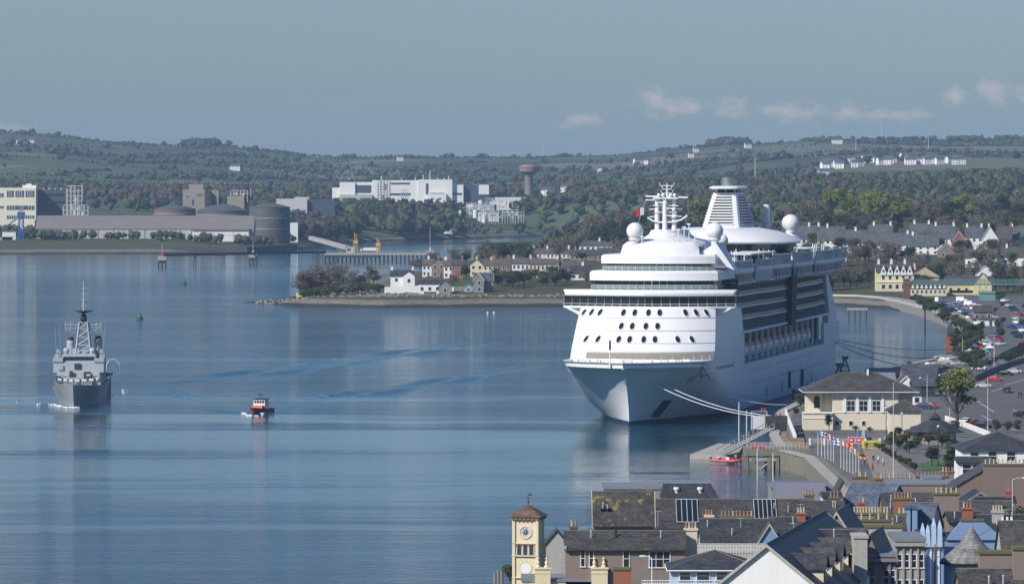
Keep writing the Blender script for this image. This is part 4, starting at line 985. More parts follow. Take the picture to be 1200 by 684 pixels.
def blocks(name, label, Y, pyb, parts, mat, cat='building', wins=None, mats=None):
    a = min(p[0] for p in parts); b = max(p[1] for p in parts); o, s = frame_for(a, b, pyb, Y); c = (a+b)/2; root = empty(name, o, 0, label, cat)
    for i, (x0, x1, yt, d0, d1, nm, mt_) in enumerate(parts): MB().box((x0-c)*s, (x1-c)*s, d0, d1, -15, (pyb-yt)*s).build(nm, mt_ or mat, root)
    for (x0, x1, yt, yb, d) in wins or []: MB().box((x0-c)*s, (x1-c)*s, d-.3, d+.1, (pyb-yb)*s, (pyb-yt)*s).build('window', M_navy, root)
    return root
M_mill = plain('mill_concrete', (.30,.26,.21), .9, var=.1, scale=.1, streak=.35, dirt=(.17,.14,.11))
blocks('concrete_works', 'tall stepped concrete works building behind the tanks', 4650, 262,
       [(214,240,222,0,26,'wall',None),(221,238,216,4,20,'penthouse',None),(240,247,224,-1,14,'stair_tower',M_dark),(247,256,223,3,22,'side_tower',None),(256,264,232,5,20,'side_block',M_dark),(266,286,230,4,20,'low_block',None),(286,292,228,6,20,'dark_block',M_dark)],
       M_mill, wins=[(219,220.5,229,231,0),(225,227,234,240,0),(249,254,236,241,3),(230,238,228,229,0)])
lattice('roof_rack', 'silver pipework on the low block beside the concrete works', 270, 290, 223, 231, 4655, 5, 2, 8, .3, vessels=4)
blocks('low_shed', 'long low grey sheds among trees right of the concrete works', 4900, 250, [(322,345,236,0,20,'wall',M_tank),(345,362,231,4,18,'plant_block',M_clad),(362,392,234,2,16,'rear_wall',M_navy),(324,360,233,-2,20,'roof',M_pipe)], M_clad, 'shed')
blocks('white_hut', 'small white hut between the tall tank and the trees', 4450, 266, [(338,349,261,0,6,'wall',None)], M_cladw, 'hut')
# white process plant
s5 = 5520/F
pl = blocks('process_plant', 'large white stepped factory with dark slot windows below the hills', 5520, 238,
  [(389,399,220,6,26,'wing',None),(398,416,213.5,2,30,'west_block',None),(436,442,211,2,30,'stair_core',None),(416,436,213.5,4,30,'glazed_bay',None),(442,490,211.3,2,34,'main_block',None),(490,530,210.4,0,34,'centre_block',None),(530,543,216.6,4,30,'east_block',None),(543,574,217,10,30,'dark_wing',M_navy),(501,523,227,-6,0,'low_block',None),(398,436,228,-3,2,'front_range',M_clad)],
  M_cladw, 'factory', [(417,435,217,226,4),(401,412,232,234,-3),(422,434,232,234,-3),(457,481,226.5,228.8,2),(458,480,214,216,2),(499,502,215,228,0),(504,521,226,227.5,0),(530,541,226,228.5,4),(505,508,232,234,-6),(514,517,232,234,-6),(545,552,219,222,10)])
MB().box((561-481.5)*s5, (573-481.5)*s5, 9, 10, (238-228)*s5, (238-216.6)*s5).build('white_panel', M_cladw, pl)
q = MB()
for k, (a, h_) in enumerate(((446,4),(470,2),(486,2.5),(495,5),(503,9),(512,2),(525,4),(520,2.5),(408,2))): q.box((a-481.5)*s5, (a+1-481.5)*s5, 14, 16, (238-211)*s5, (238-211)*s5+h_)
q.build('roof_stack', M_pipe, pl)
lattice('pipe_tower', 'steel stair and pipe tower against the front of the white factory', 443, 457, 212, 238, 5490, 4, 8, 8, .35, mat=plain('steel_dark',(.16,.18,.21),.5), vessels=5)
lattice('pipe_tower', 'small steel tower in front of the white factory centre', 470, 478, 222, 240, 5480, 3, 5, 6, .3, vessels=1)
rq = random.Random(3)
for k in range(15):
    a = 462+rq.random()*140; wpx = rq.uniform(12, 34); yb = 238+rq.random()*20; h_ = rq.uniform(3, 9)
    o = lattice('pipe_rack', 'white and grey pipe rack in the plant beside the factory', a, min(a+wpx, 614), yb-h_, yb, 5500-(yb-238)*22, rq.randint(4,9), rq.randint(2,3), 8, .28, vessels=4); o['group'] = 'pipe racks below the factory'
for k in range(12):
    a = 500+rq.random()*105; yb = 240+rq.random()*18; h_ = rq.uniform(3, 7); o, s = frame_for(a, a+5, yb, 5480-(yb-238)*20)
    root = empty('process_tank', o, 0, 'small pale upright tank among the pipe racks', 'tank', 'small tanks among the pipe racks'); MB().tube((0,3,-3),(0,3,h_*s),rq.uniform(1.5,3),n=14).build('shell', M_cladw if k % 3 else M_tank, root, smooth=True); MB().tube((0,3,h_*s),(0,3,h_*s+.6),1.2,.3,n=10).build('lid', M_pipe, root)
blocks('pale_shed', 'long pale flat shed beside the water tower', 5650, 243, [(580,615,232.5,0,24,'wall',None),(580,616,231.3,-1,25,'roof',M_cladw),(566,581,236,2,16,'side_wall',None)], M_cladw, 'shed', [(583,612,236,237.5,0)])
for k in range(8):
    a = 480+k*13+rq.random()*5; o, s = frame_for(a, a+8, 242+rq.random()*14, 5400-k*20); root = empty('plant_hut', o, 0, 'small white plant building among the pipe racks', 'hut', 'small plant buildings'); w = rq.uniform(3,7)
    MB().box(-w, w, 0, 7, -4, rq.uniform(3,6)).build('wall', M_cladw, root); MB().box(-w*.6, w*.5, -.15, .05, 1.2, 2.4).build('window', M_navy, root)
# water tower
o, s = frame_for(608.5, 631, 240, 6000); wt = empty('water_tower', o, 0, 'brown mushroom-shaped water tower standing above the trees', 'water tower')
m = MB(); m.lathe([(4.6,-12),(4.4,10),(4.3,30),(5.5,32.0)], n=24); m.build('shaft', plain('tower_concrete', (.24,.185,.145), .9, var=.12, scale=.2, streak=.3, dirt=(.13,.1,.085)), wt, smooth=True)
m = MB(); m.lathe([(4.5,31.5),(8.2,34.2),(10.0,35.2),(10.2,36),(10.2,40.6),(9.6,41.0),(8.4,41.4),(8.2,42.2),(.5,42.6)], n=32); m.build('tank_head', MATS['tower_concrete'], wt, smooth=True)
m = MB(); m.lathe([(10.25,38.6),(10.35,38.6),(10.35,39.0),(10.25,39.0)], n=32); m.build('rim_band', M_dark, wt)
# quay details in front of the warehouse: huts, blue loader, white silos
for px, yb, w, h_, mt_, lb in ((64,282,8,3.2,M_tim,'small brown hut on the far quay before the warehouse'),(10,284,5,8,M_cladw,'tall white hopper on the far quay left edge'),(3,285,7,4.5,M_clad,'pale shed on the far quay left edge')):
    o, s = frame_for(px, px+1, yb, 4200); root = empty('quay_hut', o, 0, lb, 'hut'); MB().box(-w, w, 0, 6, -4, h_).build('wall', mt_, root); MB().box(-w-.4, w+.4, -.4, 6.4, h_, h_+.4).build('roof', M_sheet, root)
o, s = frame_for(22, 27, 284, 4195); bl = empty('blue_loader', o, 0, 'tall blue loading tower at the left of the far quay', 'loader')
m = MB()
for x in (-2, 2):
    for y in (0, 4): m.tube((x,y,-3),(x*.7,y,22),.4,n=5)
for z in range(0, 22, 3): m.tube((-1.9,0,z),(1.9,0,z+3),.22,n=4); m.tube((1.9,0,z),(-1.9,0,z+3),.22,n=4); m.tube((-1.9,0,z),(1.9,0,z),.22,n=4)
m.build('tower', plain('loader_blue', (.03,.10,.30), .5), bl); MB().box(-2.6,2.6,-1,5,19,22.5).build('hopper', MATS['loader_blue'], bl); MB().tube((0,2,20),(-11,2,12),.7,n=6).build('chute', MATS['loader_blue'], bl)
# jetty
def piles(m, pts, z0, z1, r=.35):
    for x, y in pts: m.tube((x, y, z0), (x, y, z1), r, n=6)
M_pile = plain('pile_dark', (.045,.045,.045), .8)
pf = W(440, 297, 3716); sJ = 3716/F
pr = empty('jetty_platform', (pf.x, 3716, 0), 0, 'long dark piled jetty platform with light openings between the piles', 'jetty')
MB().box(-60*sJ, 60*sJ, 0, 12, 4.6, 6.0).build('deck', M_conc, pr)
for i in range(25):
    m = MB(); x = -59*sJ+i*4.9*sJ; m.tube((x,1,-3),(x,1,4.6),.5,n=6); m.tube((x,10.5,-3),(x,10.5,4.6),.5,n=6); m.box(x-.5,x+.5,.4,11.5,4.0,4.6); m.build('pile_bent', M_pile, pr)
MB().box(-60*sJ, 4*sJ, -.3, 0, 3.0, 4.6).build('fender_beam', M_pile, pr); MB().path([(-60*sJ,.3,7.1),(60*sJ,.3,7.1)], .07, 4).build('railing', M_pipe, pr)
o, s = frame_for(407, 416, 297, 3722); hb = empty('jetty_cabin', (o.x, 3722, 6.0), 0, 'grey cabin on the jetty platform at the foot of the gallery', 'cabin'); MB().box(-3.4,2.4,0,5,0,4.2).build('wall', M_clad, hb); MB().box(-3.7,2.7,-.3,5.3,4.2,4.5).build('roof', M_sheet, hb); MB().box(-2.6,-.4,-.1,.05,1.2,2.8).build('window', M_navy, hb)
gl = empty('conveyor_gallery', (0,0,0), 0, 'sloping covered conveyor gallery running down to the jetty', 'gallery')
P_ = W(364, 281, 3950); Q_ = W(407, 292.6, 3735); m = MB(); d = (Q_-P_); n_ = Vector((-d.y, d.x, 0)).normalized()*1.6; up = Vector((0,0,2.6))
m.hexa([P_-n_, Q_-n_, Q_+n_, P_+n_], [P_-n_+up, Q_-n_+up, Q_+n_+up, P_+n_+up]); m.build('tube', plain('gallery_grey',(.40,.38,.34),.7,var=.1,scale=.1), gl)
for t in (.1, .38, .66, .92):
    c = P_+d*t; m = MB(); m.tube((c.x-1.5,c.y,-3),(c.x-.6,c.y,c.z),.3,n=5); m.tube((c.x+1.5,c.y,-3),(c.x+.6,c.y,c.z),.3,n=5); m.build('support', M_pile, gl)
for px, pt, lb in ((416.5, 271.5, 'taller yellow crane standing on the jetty platform'), (443, 278, 'shorter yellow crane near the right of the jetty platform')):
    o, s = frame_for(px-2, px+2, 295.5, 3718); h_ = (295.5-pt)*s; cr = empty('dock_crane', (o.x, 3720, 6.0), 0, lb, 'crane'); m = MB()
    for x in (-1.5, 1.5):
        for y in (0, 3): m.tube((x,y,0),(x*.7,y,h_*.45),.22,n=4)
    m.tube((-1.5,0,1),(1.1,0,h_*.42),.15,n=4); m.tube((1.5,0,1),(-1.1,0,h_*.42),.15,n=4); m.build('leg_frame', M_crane, cr)
    MB().box(-1.5,1.5,.0,3,h_*.45,h_*.45+2.2).build('cab', M_crane, cr)
    m = MB(); m.tube((0,1.5,h_*.5),(-.8,1.5,h_),.35,.2,n=4); m.tube((1,1.5,h_*.6),(.3,1.5,h_*.92),.2,n=4); m.tube((-.8,1.5,h_),(2.4,1.5,h_*.35),.08,n=4); m.build('jib', M_crane, cr)
o, s = frame_for(425, 440, 295.5, 3720); lr = empty('loading_bridge', (o.x, 3723, 6.0), 0, 'low pale loading bridge between the two yellow cranes', 'bridge'); m = MB().box(-6,6,0,2,1.5,3.3); m.build('truss', M_cladw, lr); MB().box(-5.5,-5,0,2,0,1.5).build('leg', M_pipe, lr); MB().box(5,5.5,0,2,0,1.5).build('leg', M_pipe, lr)
wk = empty('jetty_walkway', (0,0,0), 0, 'thin walkway on slim piles joining the jetty dolphins', 'walkway')
A_ = W(190, 299, 3515); B_ = W(382, 298, 3700); m = MB(); m.hexa([(A_.x,A_.y,6.6),(B_.x,B_.y,6.0),(B_.x,B_.y+1.6,6.0),(A_.x,A_.y+1.6,6.6)],[(A_.x,A_.y,8.1),(B_.x,B_.y,7.5),(B_.x,B_.y+1.6,7.5),(A_.x,A_.y+1.6,8.1)]); m.build('deck', M_pile, wk)
for px in (226.5, 260, 336.6, 372):
    t = (px-190)/192; c = A_.lerp(B_, t); m = MB(); m.tube((c.x-.9,c.y+.8,-3),(c.x-.4,c.y+.8,6.8),.35,n=6); m.tube((c.x+.9,c.y+.8,-3),(c.x+.4,c.y+.8,6.8),.35,n=6); m.build('pile', M_pile, wk)
for px, lb in ((190,'dark mooring dolphin with pale mast at the left end of the walkway'),(296.5,'dark mooring dolphin with pale mast midway along the walkway'),(504,'lone mooring dolphin with tall thin mast right of the jetty platform')):
    Yd = 3510 if px < 200 else (3620 if px < 300 else 3790); c = W(px, 300, Yd); dl = empty('mooring_dolphin', (c.x, Yd, 0), 0, lb, 'dolphin'); MB().box(-2.6,2.6,-2.4,2.4,4.2,6.8).build('cap', M_conc, dl); m = MB()
    for x in (-2, 0, 2): m.tube((x*1.3,-1.6,-3),(x,-1.6,4.2),.4,n=6); m.tube((x*1.3,1.6,-3),(x,1.6,4.2),.4,n=6)
    m.box(-2.4,2.4,-1.9,-1.3,2.4,4.2); m.build('pile_cluster', M_pile, dl); MB().tube((0,0,6.8),(0,0,14.5 if px < 400 else 22),.14,n=5).build('mast', M_pipe, dl); MB().box(-.6,.6,-.6,.6,6.8,8.6).build('lamp_box', M_red if px < 200 else M_pipe, dl)
def launch(name, label, loc, rz, L_, col, cat='boat'):
    b = empty(name, loc, rz, label, cat); w = L_*.16; m = MB(); secs = []
    for t, k, zb in ((0,.05,.25),(.15,.6,.1),(.4,1,0),(.8,1,0),(1,.85,.05)): secs.append([(-w*k,L_*t,L_*.13+(.05*L_*(1-t))),(-w*k*.75,L_*t,L_*zb*.2-.1),(w*k*.75,L_*t,L_*zb*.2-.1),(w*k,L_*t,L_*.13+(.05*L_*(1-t)))])
    m.loft([s_[::-1] for s_ in secs]); m.build('hull', col, b); c = MB(); c.hexa([(-w*.7,L_*.35,L_*.13),(w*.7,L_*.35,L_*.13),(w*.7,L_*.8,L_*.13),(-w*.7,L_*.8,L_*.13)],[(-w*.55,L_*.45,L_*.28),(w*.55,L_*.45,L_*.28),(w*.6,L_*.75,L_*.28),(-w*.6,L_*.75,L_*.28)]); c.build('cabin', M_white, b); MB().box(-w*.68,w*.68,L_*.42,L_*.76,L_*.18,L_*.23).build('cabin_window', M_glass, b); return b
c = GT(528, 5060); launch('motor_boat', 'white motor cruiser lying on the far mudflat below the trees', (c.x-6, 5060, max(c.z,.3)), R(-72), 14, M_white)
qz = empty('quay_wall', (0,0,0), 0, 'long dark far quay wall at the water below the warehouse', 'quay wall'); A_, B_, C_ = G(-400,297.6), G(290,296.4), G(348,293.4); m = MB()
for P_, Q_ in ((A_,B_),(B_,C_)): m.hexa([(P_.x,P_.y-6,-2),(Q_.x,Q_.y-6,-2),(Q_.x,Q_.y+6,-2),(P_.x,P_.y+6,-2)],[(P_.x,P_.y-5,4.6),(Q_.x,Q_.y-5,4.6),(Q_.x,Q_.y+6,4.6),(P_.x,P_.y+6,4.6)])
m.build('wall', plain('far_quay_stone',(.075,.07,.06),.9,var=.3,scale=.1,streak=.4,dirt=(.04,.038,.03)), qz)
# villages and farms on the far hills
rv = random.Random(9)
def farmhouse(px, py, Y, w, label, group=None, wall=None, h=6, d=7, rz=None):
    z = hz((px-600)*Y/F, Y); root = empty('far_house', ((px-600)*Y/F, Y, z), rv.uniform(-.5,.5) if rz is None else rz, label, 'house', group)
    gable_parts(root, w, d, h, h+3, wall or M_white, M_slate, 'x', .3, -w/2, 0)
    q = MB(); 
    for k in range(int(w/3)): q.box(-w/2+1+k*3, -w/2+2+k*3, -.1, .1, 1, 2.4); q.box(-w/2+1+k*3, -w/2+2+k*3, -.1, .1, 3.6, 4.8)
    if w >= 3: q.build('window_row', M_glass, root)
    return root
def far_y(px, py):    # distance where the sight line meets the far hillside
    Ys = np.linspace(6300, 9450, 500); X = (px-600)*Ys/F; Z = CH-(py-HY)*Ys/F; hh = height(X, Ys); k = np.argmax(Z <= hh+1); return float(Ys[k]) if (Z <= hh+1).any() else 8000.0
for k in range(46):
    px = rv.uniform(966, 1142); py = 195-6*((px-966)/176)-rv.random()*6+(3*abs(px-1050)/80)
    farmhouse(px, py, far_y(px, py), rv.uniform(7,15), 'small white house in the village strung along the far hillside', 'white houses of the hillside village')
for px, py, w, lb in ((22,168,10,'white farmhouse high on the far left hillside'),(37,167.5,9,'white farmhouse beside another high on the far left hillside'),(275,199,14,'white farm building low on the hills behind the concrete works'),(207,219,12,'pale barn at the foot of the left hills'),(316,217,8,'white house left of a row below the hills'),(322,217.5,8,'second white house of a short row below the hills'),(340,217.5,14,'long white house of a short row below the hills'),(469,188,10,'lone white house on the low central ridge'),(749,191.5,14,'white farmhouse on the slope above the mast of the ship'),(757,192,7,'small white outbuilding beside a farmhouse above the mast'),(810,184,8,'small white house left of the funnel on the hill'),(816,178,9,'white house under the wooded knoll left of the smoke'),(877,173,10,'pale house on the ridge right of the wooded knoll'),(981,168,18,'large white house on the right ridge'),(1060,221,22,'large white country house among trees on the right hill'),(1072,220,12,'white wing of the country house among trees'),(967,224,14,'white cottage in a clearing right of the funnel'),(703,176,7,'tiny white house on the ridge by the tall thin mast'),(638,216,9,'white house right of the water tower'),(661,217,8,'pale house in the trees right of the water tower'),(646,216.5,6,'small pale house next right of the water tower')):
    Yf = far_y(px, py) if py < 205 else 6250; farmhouse(px, py, Yf, w, lb)
for px, Y, h_, lb in ((636,9300,26,'tall thin mast on the central ridge'),(1033,9300,34,'tall thin mast on the right ridge'),(1088,8700,24,'pale pole among the hillside village'),(1003,7600,30,'pale pole on the hill left of the village'),(885,6300,26,'pale pole standing in the woods right of the funnel'),(503,6500,14,'pole behind the white factory'),(464,6400,16,'pole left of the white factory chimney'),(294,5600,18,'pole behind the concrete works')):
    z = hz((px-600)*Y/F, Y); root = empty('radio_mast', ((px-600)*Y/F, Y, z), 0, lb, 'mast'); m = MB(); m.tube((0,0,-2),(0,0,h_),.55,.3,n=5); m.build('pole', M_pipe, root)
# ================================================================ the point
def wall_run(name, pts, h, t, mat, label, cat='wall', z=None, cap=None):
    root = empty(name, (pts[0][0], pts[0][1], 0), 0, label, cat); m = MB(); o = Vector((pts[0][0], pts[0][1], 0)); c_ = MB()
    for a, b in zip(pts[:-1], pts[1:]):
        a = Vector(a)-o; b = Vector(b)-o; d = Vector((b.x-a.x, b.y-a.y, 0)).normalized(); n_ = Vector((-d.y, d.x, 0))*t/2
        m.hexa([a-n_-Vector((0,0,4)), b-n_-Vector((0,0,4)), b+n_-Vector((0,0,4)), a+n_-Vector((0,0,4))], [a-n_+Vector((0,0,h)), b-n_+Vector((0,0,h)), b+n_+Vector((0,0,h)), a+n_+Vector((0,0,h))])
        if cap: n2 = n_*1.3; c_.hexa([a-n2+Vector((0,0,h+.003)), b-n2+Vector((0,0,h+.003)), b+n2+Vector((0,0,h+.003)), a+n2+Vector((0,0,h+.003))], [a-n2+Vector((0,0,h+.25)), b-n2+Vector((0,0,h+.25)), b+n2+Vector((0,0,h+.25)), a+n2+Vector((0,0,h+.25))])
    m.build('wall', mat, root)
    if cap: c_.build('coping', cap, root)
    return root
def wr(name, pxs_, Y, h, mat, label, cat='wall', cap=None, t=.5): return wall_run(name, [tuple(GT(p, y)) for p, y in zip(pxs_, Y if isinstance(Y, (list, tuple)) else [Y]*len(pxs_))], h, t, mat, label, cat, cap=cap)
hA = far_house('white_house', 457.5, 485, 323.5, 317, 343, 'white two-storey house with front gable by the shore of the point', M_white, M_slated, 'x', 8, 0, (2,2), (.06,.95))
r0, w0, he0, hr0, d0 = hA; s = r0.location.y/F
gable_parts(r0, w0*.5, 3.0, he0, hr0-.6, M_white, M_slated, 'y', .3, w0*.04, -2.6, wname='gable_wall', rname='gable_roof'); window(r0, w0*.29, he0*.72, 1.3, 1.6, -2.6, far=True); window(r0, w0*.29, he0*.25, 1.3, 1.6, -2.6, far=True)
yw = r0.location.y
wr('garden_wall', (450.5, 480, 492, 515), [yw-10]*4, 3.0, M_white, 'long white garden wall in front of the white house on the point')
hB = far_house('white_cottage', 490, 517, 333, 328.5, 345, 'low white flat-fronted cottage with a dark garage opening on the point', M_white, M_slated, 'x', 8, 0, (3,1), (), door=False)
MB().box(-2.5, 2.8, -.2, .05, -.3, 1.0).build('garage_opening', M_dark, hB[0])
hC = far_house('blue_roofed_barn', 514, 529, 336, 329, 345, 'low shed with blue-grey roof beside the white cottage', M_stone, M_slate, 'y', 14, 0, (1,1), (), cat='shed', door=False)
wr('garden_wall', (519, 532), [yw-8]*2, 2.0, M_white, 'short white garden wall right of the blue-grey shed')
wr('garden_wall', (533, 576), [yw-6]*2, 1.9, M_stone, 'grey stone garden wall in front of the stone house')
far_house('stone_house', 555, 578, 330, 321, 342.5, 'grey stone house with two white-edged gables on the shore', M_stone, M_slate, 'x', 8, 0, (3,2), (.9,), barge=M_white)
g = far_house('stone_gable', 556, 567, 328, 320.5, 343, 'pointed stone cross gable with white bargeboards on the shore', M_stone, M_slate, 'y', 8, 0, (1,2), (), barge=M_white, door=False, cat='house wing')
far_house('blue_garage', 544, 554, 337, 333.5, 342, 'small pale blue shed between the wall and the stone house', plain('pale_blue', (.25,.40,.48), .7), MATS['pale_blue'], 'y', 5, 0, (1,1), (), cat='shed', door=False)
specs = [ # px0,px1,eave,ridge,base, wall, roof, axis, win, chimneys, label
 (495,509,311,304,324,M_white,M_tile,'x',(3,2),(.5,),'white house with brown gable at the left end of the row on the point'),
 (506,521,309,303.5,325,M_brownr,M_tile,'y',(2,2),(.5,),'brown house with white-edged gable second in the row on the point'),
 (520,531,312,305,326,M_white,M_tile,'x',(2,2),(.2,),'pale house left of the red brick house'),
 (529,543,311,305,327,M_brickr,M_slateb,'x',(3,2),(.9,),'red brick house in the row on the point'),
 (551,566,310,304.5,324,M_cream,M_slateb,'y',(2,2),(.5,),'cream gabled house with brown roof on the point'),
 (566,577,311,305,324,M_cream,M_tile,'x',(2,2),(.9,),'cream house between the gabled house and the grey terrace'),
 (577,598,310.5,304,324,M_brownr,M_tile,'x',(4,2),(.1,.9),'grey-brown semi with white windows on the point'),
 (600,620,309,303,325,M_white,M_tile,'x',(4,2),(.1,),'first pale house of the long terrace behind the shore trees'),
 (620,638,309.5,303,325,M_cream,M_tile,'x',(4,2),(.1,.95),'cream middle house of the long terrace behind the shore trees'),
 (638,655,309.5,303.5,325,M_white,M_tile,'x',(3,2),(.9,),'white end house of the long terrace behind the shore trees'),
 (656,681,313,307,325,M_brownr,M_tile,'x',(5,2),(.1,.9),'brown terrace block left of the bridge wing'),
 (669,697,320,311,328,M_white,M_slated,'x',(4,1),(.5,),'low white bungalow with dark roof beside the ship'),
 (611,640,297,291.5,303,M_white,M_tile,'x',(6,1),(.05,.5),'left half of the long low row behind the terrace'),
 (640,668,297,291.5,303,M_white,M_tile,'x',(6,1),(.05,.5,.95),'middle of the long low row behind the terrace'),
 (668,700,299,293,305,M_brownr,M_slateb,'x',(6,1),(.2,.7),'right end of the long low row behind the terrace'),
 (700,735,298,291,306,M_brownr,M_slateb,'x',(6,1),(.3,),'brown-roofed row just left of the ship bow house'),
 (679,717,288,282.5,301,M_white,M_slate,'h',(6,2),(.62,),'large white hip-roofed house above the rows left of the ship')]
for a,b,e,r_,bs,wl,rf,ax,wn_,ch,lb in specs:
    far_house('terraced_house' if 'terrace' in lb or 'row' in lb else 'house', a,b,e,r_,bs,lb,wl,rf,'x' if ax=='h' else ax,8,0,wn_,ch,hip=(ax=='h'))
# trees and scrub of the point
rt = random.Random(4)
for k in range(22):
    px = 350+rt.random()*52; q = GT(px, rt.uniform(2520, 2680)); 
    if q.z > 1.5: tree('bare_tree', q, rt.uniform(11,15), 'bare brown tree in the clump at the tip of the point', 'bare trees at the tip of the point', 1.05)
for k in range(26):
    px = 344+rt.random()*60; q = GT(px, rt.uniform(2500, 2560))
    if q.z > 1.5: tree(rt.choice(('shrub','olive_tree')), q, rt.uniform(3,6.5), 'olive bush under the bare trees at the tip of the point', 'bushes at the tip of the point', 1.5)
for k in range(16):
    px = 393+rt.random()*58; q = GT(px, rt.uniform(2530, 2570)); tree(rt.choice(('shrub','olive_tree')), q, rt.uniform(3.5,6), 'low green bush in the hedge before the meadow on the point', 'bushes before the meadow on the point', 1.5)
for px, h_, kd in ((413,9,'bare_tree'),(422,8,'evergreen_tree'),(432,12,'bare_tree'),(438,9,'olive_tree')): tree(kd, GT(px, 2790), h_, 'tree behind the green meadow on the point, %s' % {'413':'bare and leftmost','422':'dark and low','432':'bare and tall','438':'olive and rightmost'}[str(px)], None, 1.2)
for k in range(34):
    px = 530+rt.random()*170; q = GT(px, rt.uniform(2560, 2640)); 
    if 552 < px < 582: continue
    tree(rt.choice(('bare_tree','olive_tree','evergreen_tree','shrub')), q, rt.uniform(5,8.5), 'garden tree in the belt between the terraces and the stony shore', 'trees between the terraces and the stony shore', 1.4)
for k in range(26):
    px = 455+rt.random()*240; q = GT(px, rt.uniform(2950, 3250)); 
    if q.z > 1.5: tree(rt.choice(('bare_tree','olive_tree','evergreen_tree','bare_tree')), q, rt.uniform(7,11), 'tree rising behind the rows of houses on the point', 'trees behind the houses on the point', 1.3)
tree('evergreen_tree', GT(590, 3010), 15, 'tall dark evergreen behind the cream and grey houses on the point', None, .8)
tree('evergreen_tree', GT(546, 2680), 10, 'dark evergreen right of the red brick house', None, .8); tree('evergreen_tree', GT(583, 2600), 9, 'dark round tree right of the stone house', None, 1.3)
for k in range(30):
    px = 690+rt.random()*60; q = GT(px, rt.uniform(3150, 3800)); tree(rt.choice(('bare_tree','bare_tree','evergreen_tree')), q, rt.uniform(14,20), 'tall bare tree in the belt behind the left globes of the ship', 'bare trees behind the ship bow house', 1.0)
tree('spring_tree', GT(690, 3480), 19, 'rounded fresh green tree left of the ship mast', None, 1.0); tree('spring_tree', GT(819, 3500), 25, 'fresh green tree seen between the mast and the funnel', None, 1.0)
md = MB(); q = [GT(393,2700), GT(458,2700), GT(456,2790), GT(396,2800)]; md.add([(p.x,p.y,p.z+.35) for p in q], [(0,1,2,3)])
md.build('meadow', plain('bright_grass', (.09,.17,.03), .9, var=.25, scale=.05), kind='structure')
hut = far_house('yellow_hut', 347, 354, 341, 337, 346.5, 'small straw-coloured hut under the bare trees on the point', plain('straw', (.5,.42,.18), .9), MATS['straw'], 'x', 4, 0, (1,1), (), cat='hut', door=False, base=GT(351,2505))
# rocks scattered on the foreshore
rk = MB(); rr = random.Random(8)
for k in range(900):
    px = rr.uniform(300, 700); Y = rr.uniform(2488, 2545); x = (px-600)*Y/F; z = hz(x, Y)
    if z < .1 or z > 4.2: continue
    r_ = rr.uniform(.25, .9); M_ = Matrix.Translation((x, Y, z)) @ Matrix.Rotation(rr.uniform(0,6),4,'Z') @ Matrix.Diagonal((r_*1.5, r_, r_*.6, 1))
    rk.xf(M_); rk.add([(-1,-.8,-1),(1,-1,-1),(.9,1,-1),(-1,.8,-1),(-.6,-.5,.8),(.5,-.7,1),(.7,.5,.7),(-.5,.6,1)], [(4,5,6,7),(0,1,5,4),(1,2,6,5),(2,3,7,6),(3,0,4,7)])
rk.xf(None); rk.build('shore_rocks', plain('shore_rock', (.20,.185,.165), .9, var=.5, scale=.3), kind='stuff')
# ================================================================ people and vehicles
def person_mesh(pose, cols, seed=0):
    bm = bmesh.new(); sk = bm.verts.layers.skin.verify(); V_ = {}
    def v(n, co, r): p = bm.verts.new(co); p[sk].radius = (r, r); V_[n] = p; return p
    st = .16 if pose == 'walk' else .02
    pts = [('pel',(0,0,.95),.15),('wst',(0,0,1.12),.13),('chs',(0,.01,1.34),.16),('nek',(0,0,1.50),.06),('hd1',(0,-.01,1.60),.085),('hd2',(0,-.01,1.72),.08),
           ('hl',(-.09,0,.90),.10),('kl',(-.10,-st,.50),.07),('al',(-.10,st*.3,.10),.045),('tl',(-.11,st*.3-.13,.05),.04),
           ('hr',(.09,0,.90),.10),('kr',(.10,st*.3,.50),.07),('ar',(.10,st*1.4,.10),.045),('tr',(.11,st*1.4-.13,.05),.04),
           ('sl',(-.19,0,1.42),.07),('el',(-.25,st*.5,1.15),.05),('wl',(-.24,-.08-st*.2,.92),.035),('fl',(-.24,-.11,.83),.035),
           ('sr',(.19,0,1.42),.07),('er',(.25,-st*.5,1.15),.05),('wr',(.24,-.08-st,.94),.035),('fr',(.24,-.13-st,.86),.035)]
    for n, c, r in pts: v(n, c, r)
    for a, b in (('pel','wst'),('wst','chs'),('chs','nek'),('nek','hd1'),('hd1','hd2'),('pel','hl'),('hl','kl'),('kl','al'),('al','tl'),('pel','hr'),('hr','kr'),('kr','ar'),('ar','tr'),('chs','sl'),('sl','el'),('el','wl'),('wl','fl'),('chs','sr'),('sr','er'),('er','wr'),('wr','fr')):
        bm.edges.new((V_[a], V_[b]))
    V_['pel'][sk].use_root = True
    me = bpy.data.meshes.new('tmp'); bm.to_mesh(me); bm.free(); o = bpy.data.objects.new('tmp', me); COL.objects.link(o)
    m1 = o.modifiers.new('s', 'SKIN'); m2 = o.modifiers.new('d', 'SUBSURF'); m2.levels = 1
    dg = bpy.context.evaluated_depsgraph_get(); me2 = bpy.data.meshes.new_from_object(o.evaluated_get(dg)); bpy.data.objects.remove(o)
    me2.name = 'body'; me2.materials.clear()
    for c in cols: me2.materials.append(c)
    for p in me2.polygons:
        z = p.center.z; x = abs(p.center.x); p.material_index = 2 if (z > 1.50 or (z < .9 and x > .19)) else (0 if z > .93 else 1)
        if z > 1.69: p.material_index = 3
    return me2
M_skin = plain('skin', (.50,.31,.23), .6); M_hair = plain('hair', (.05,.03,.02), .8); M_jean = plain('trousers', (.05,.06,.09), .9)
PM = {}
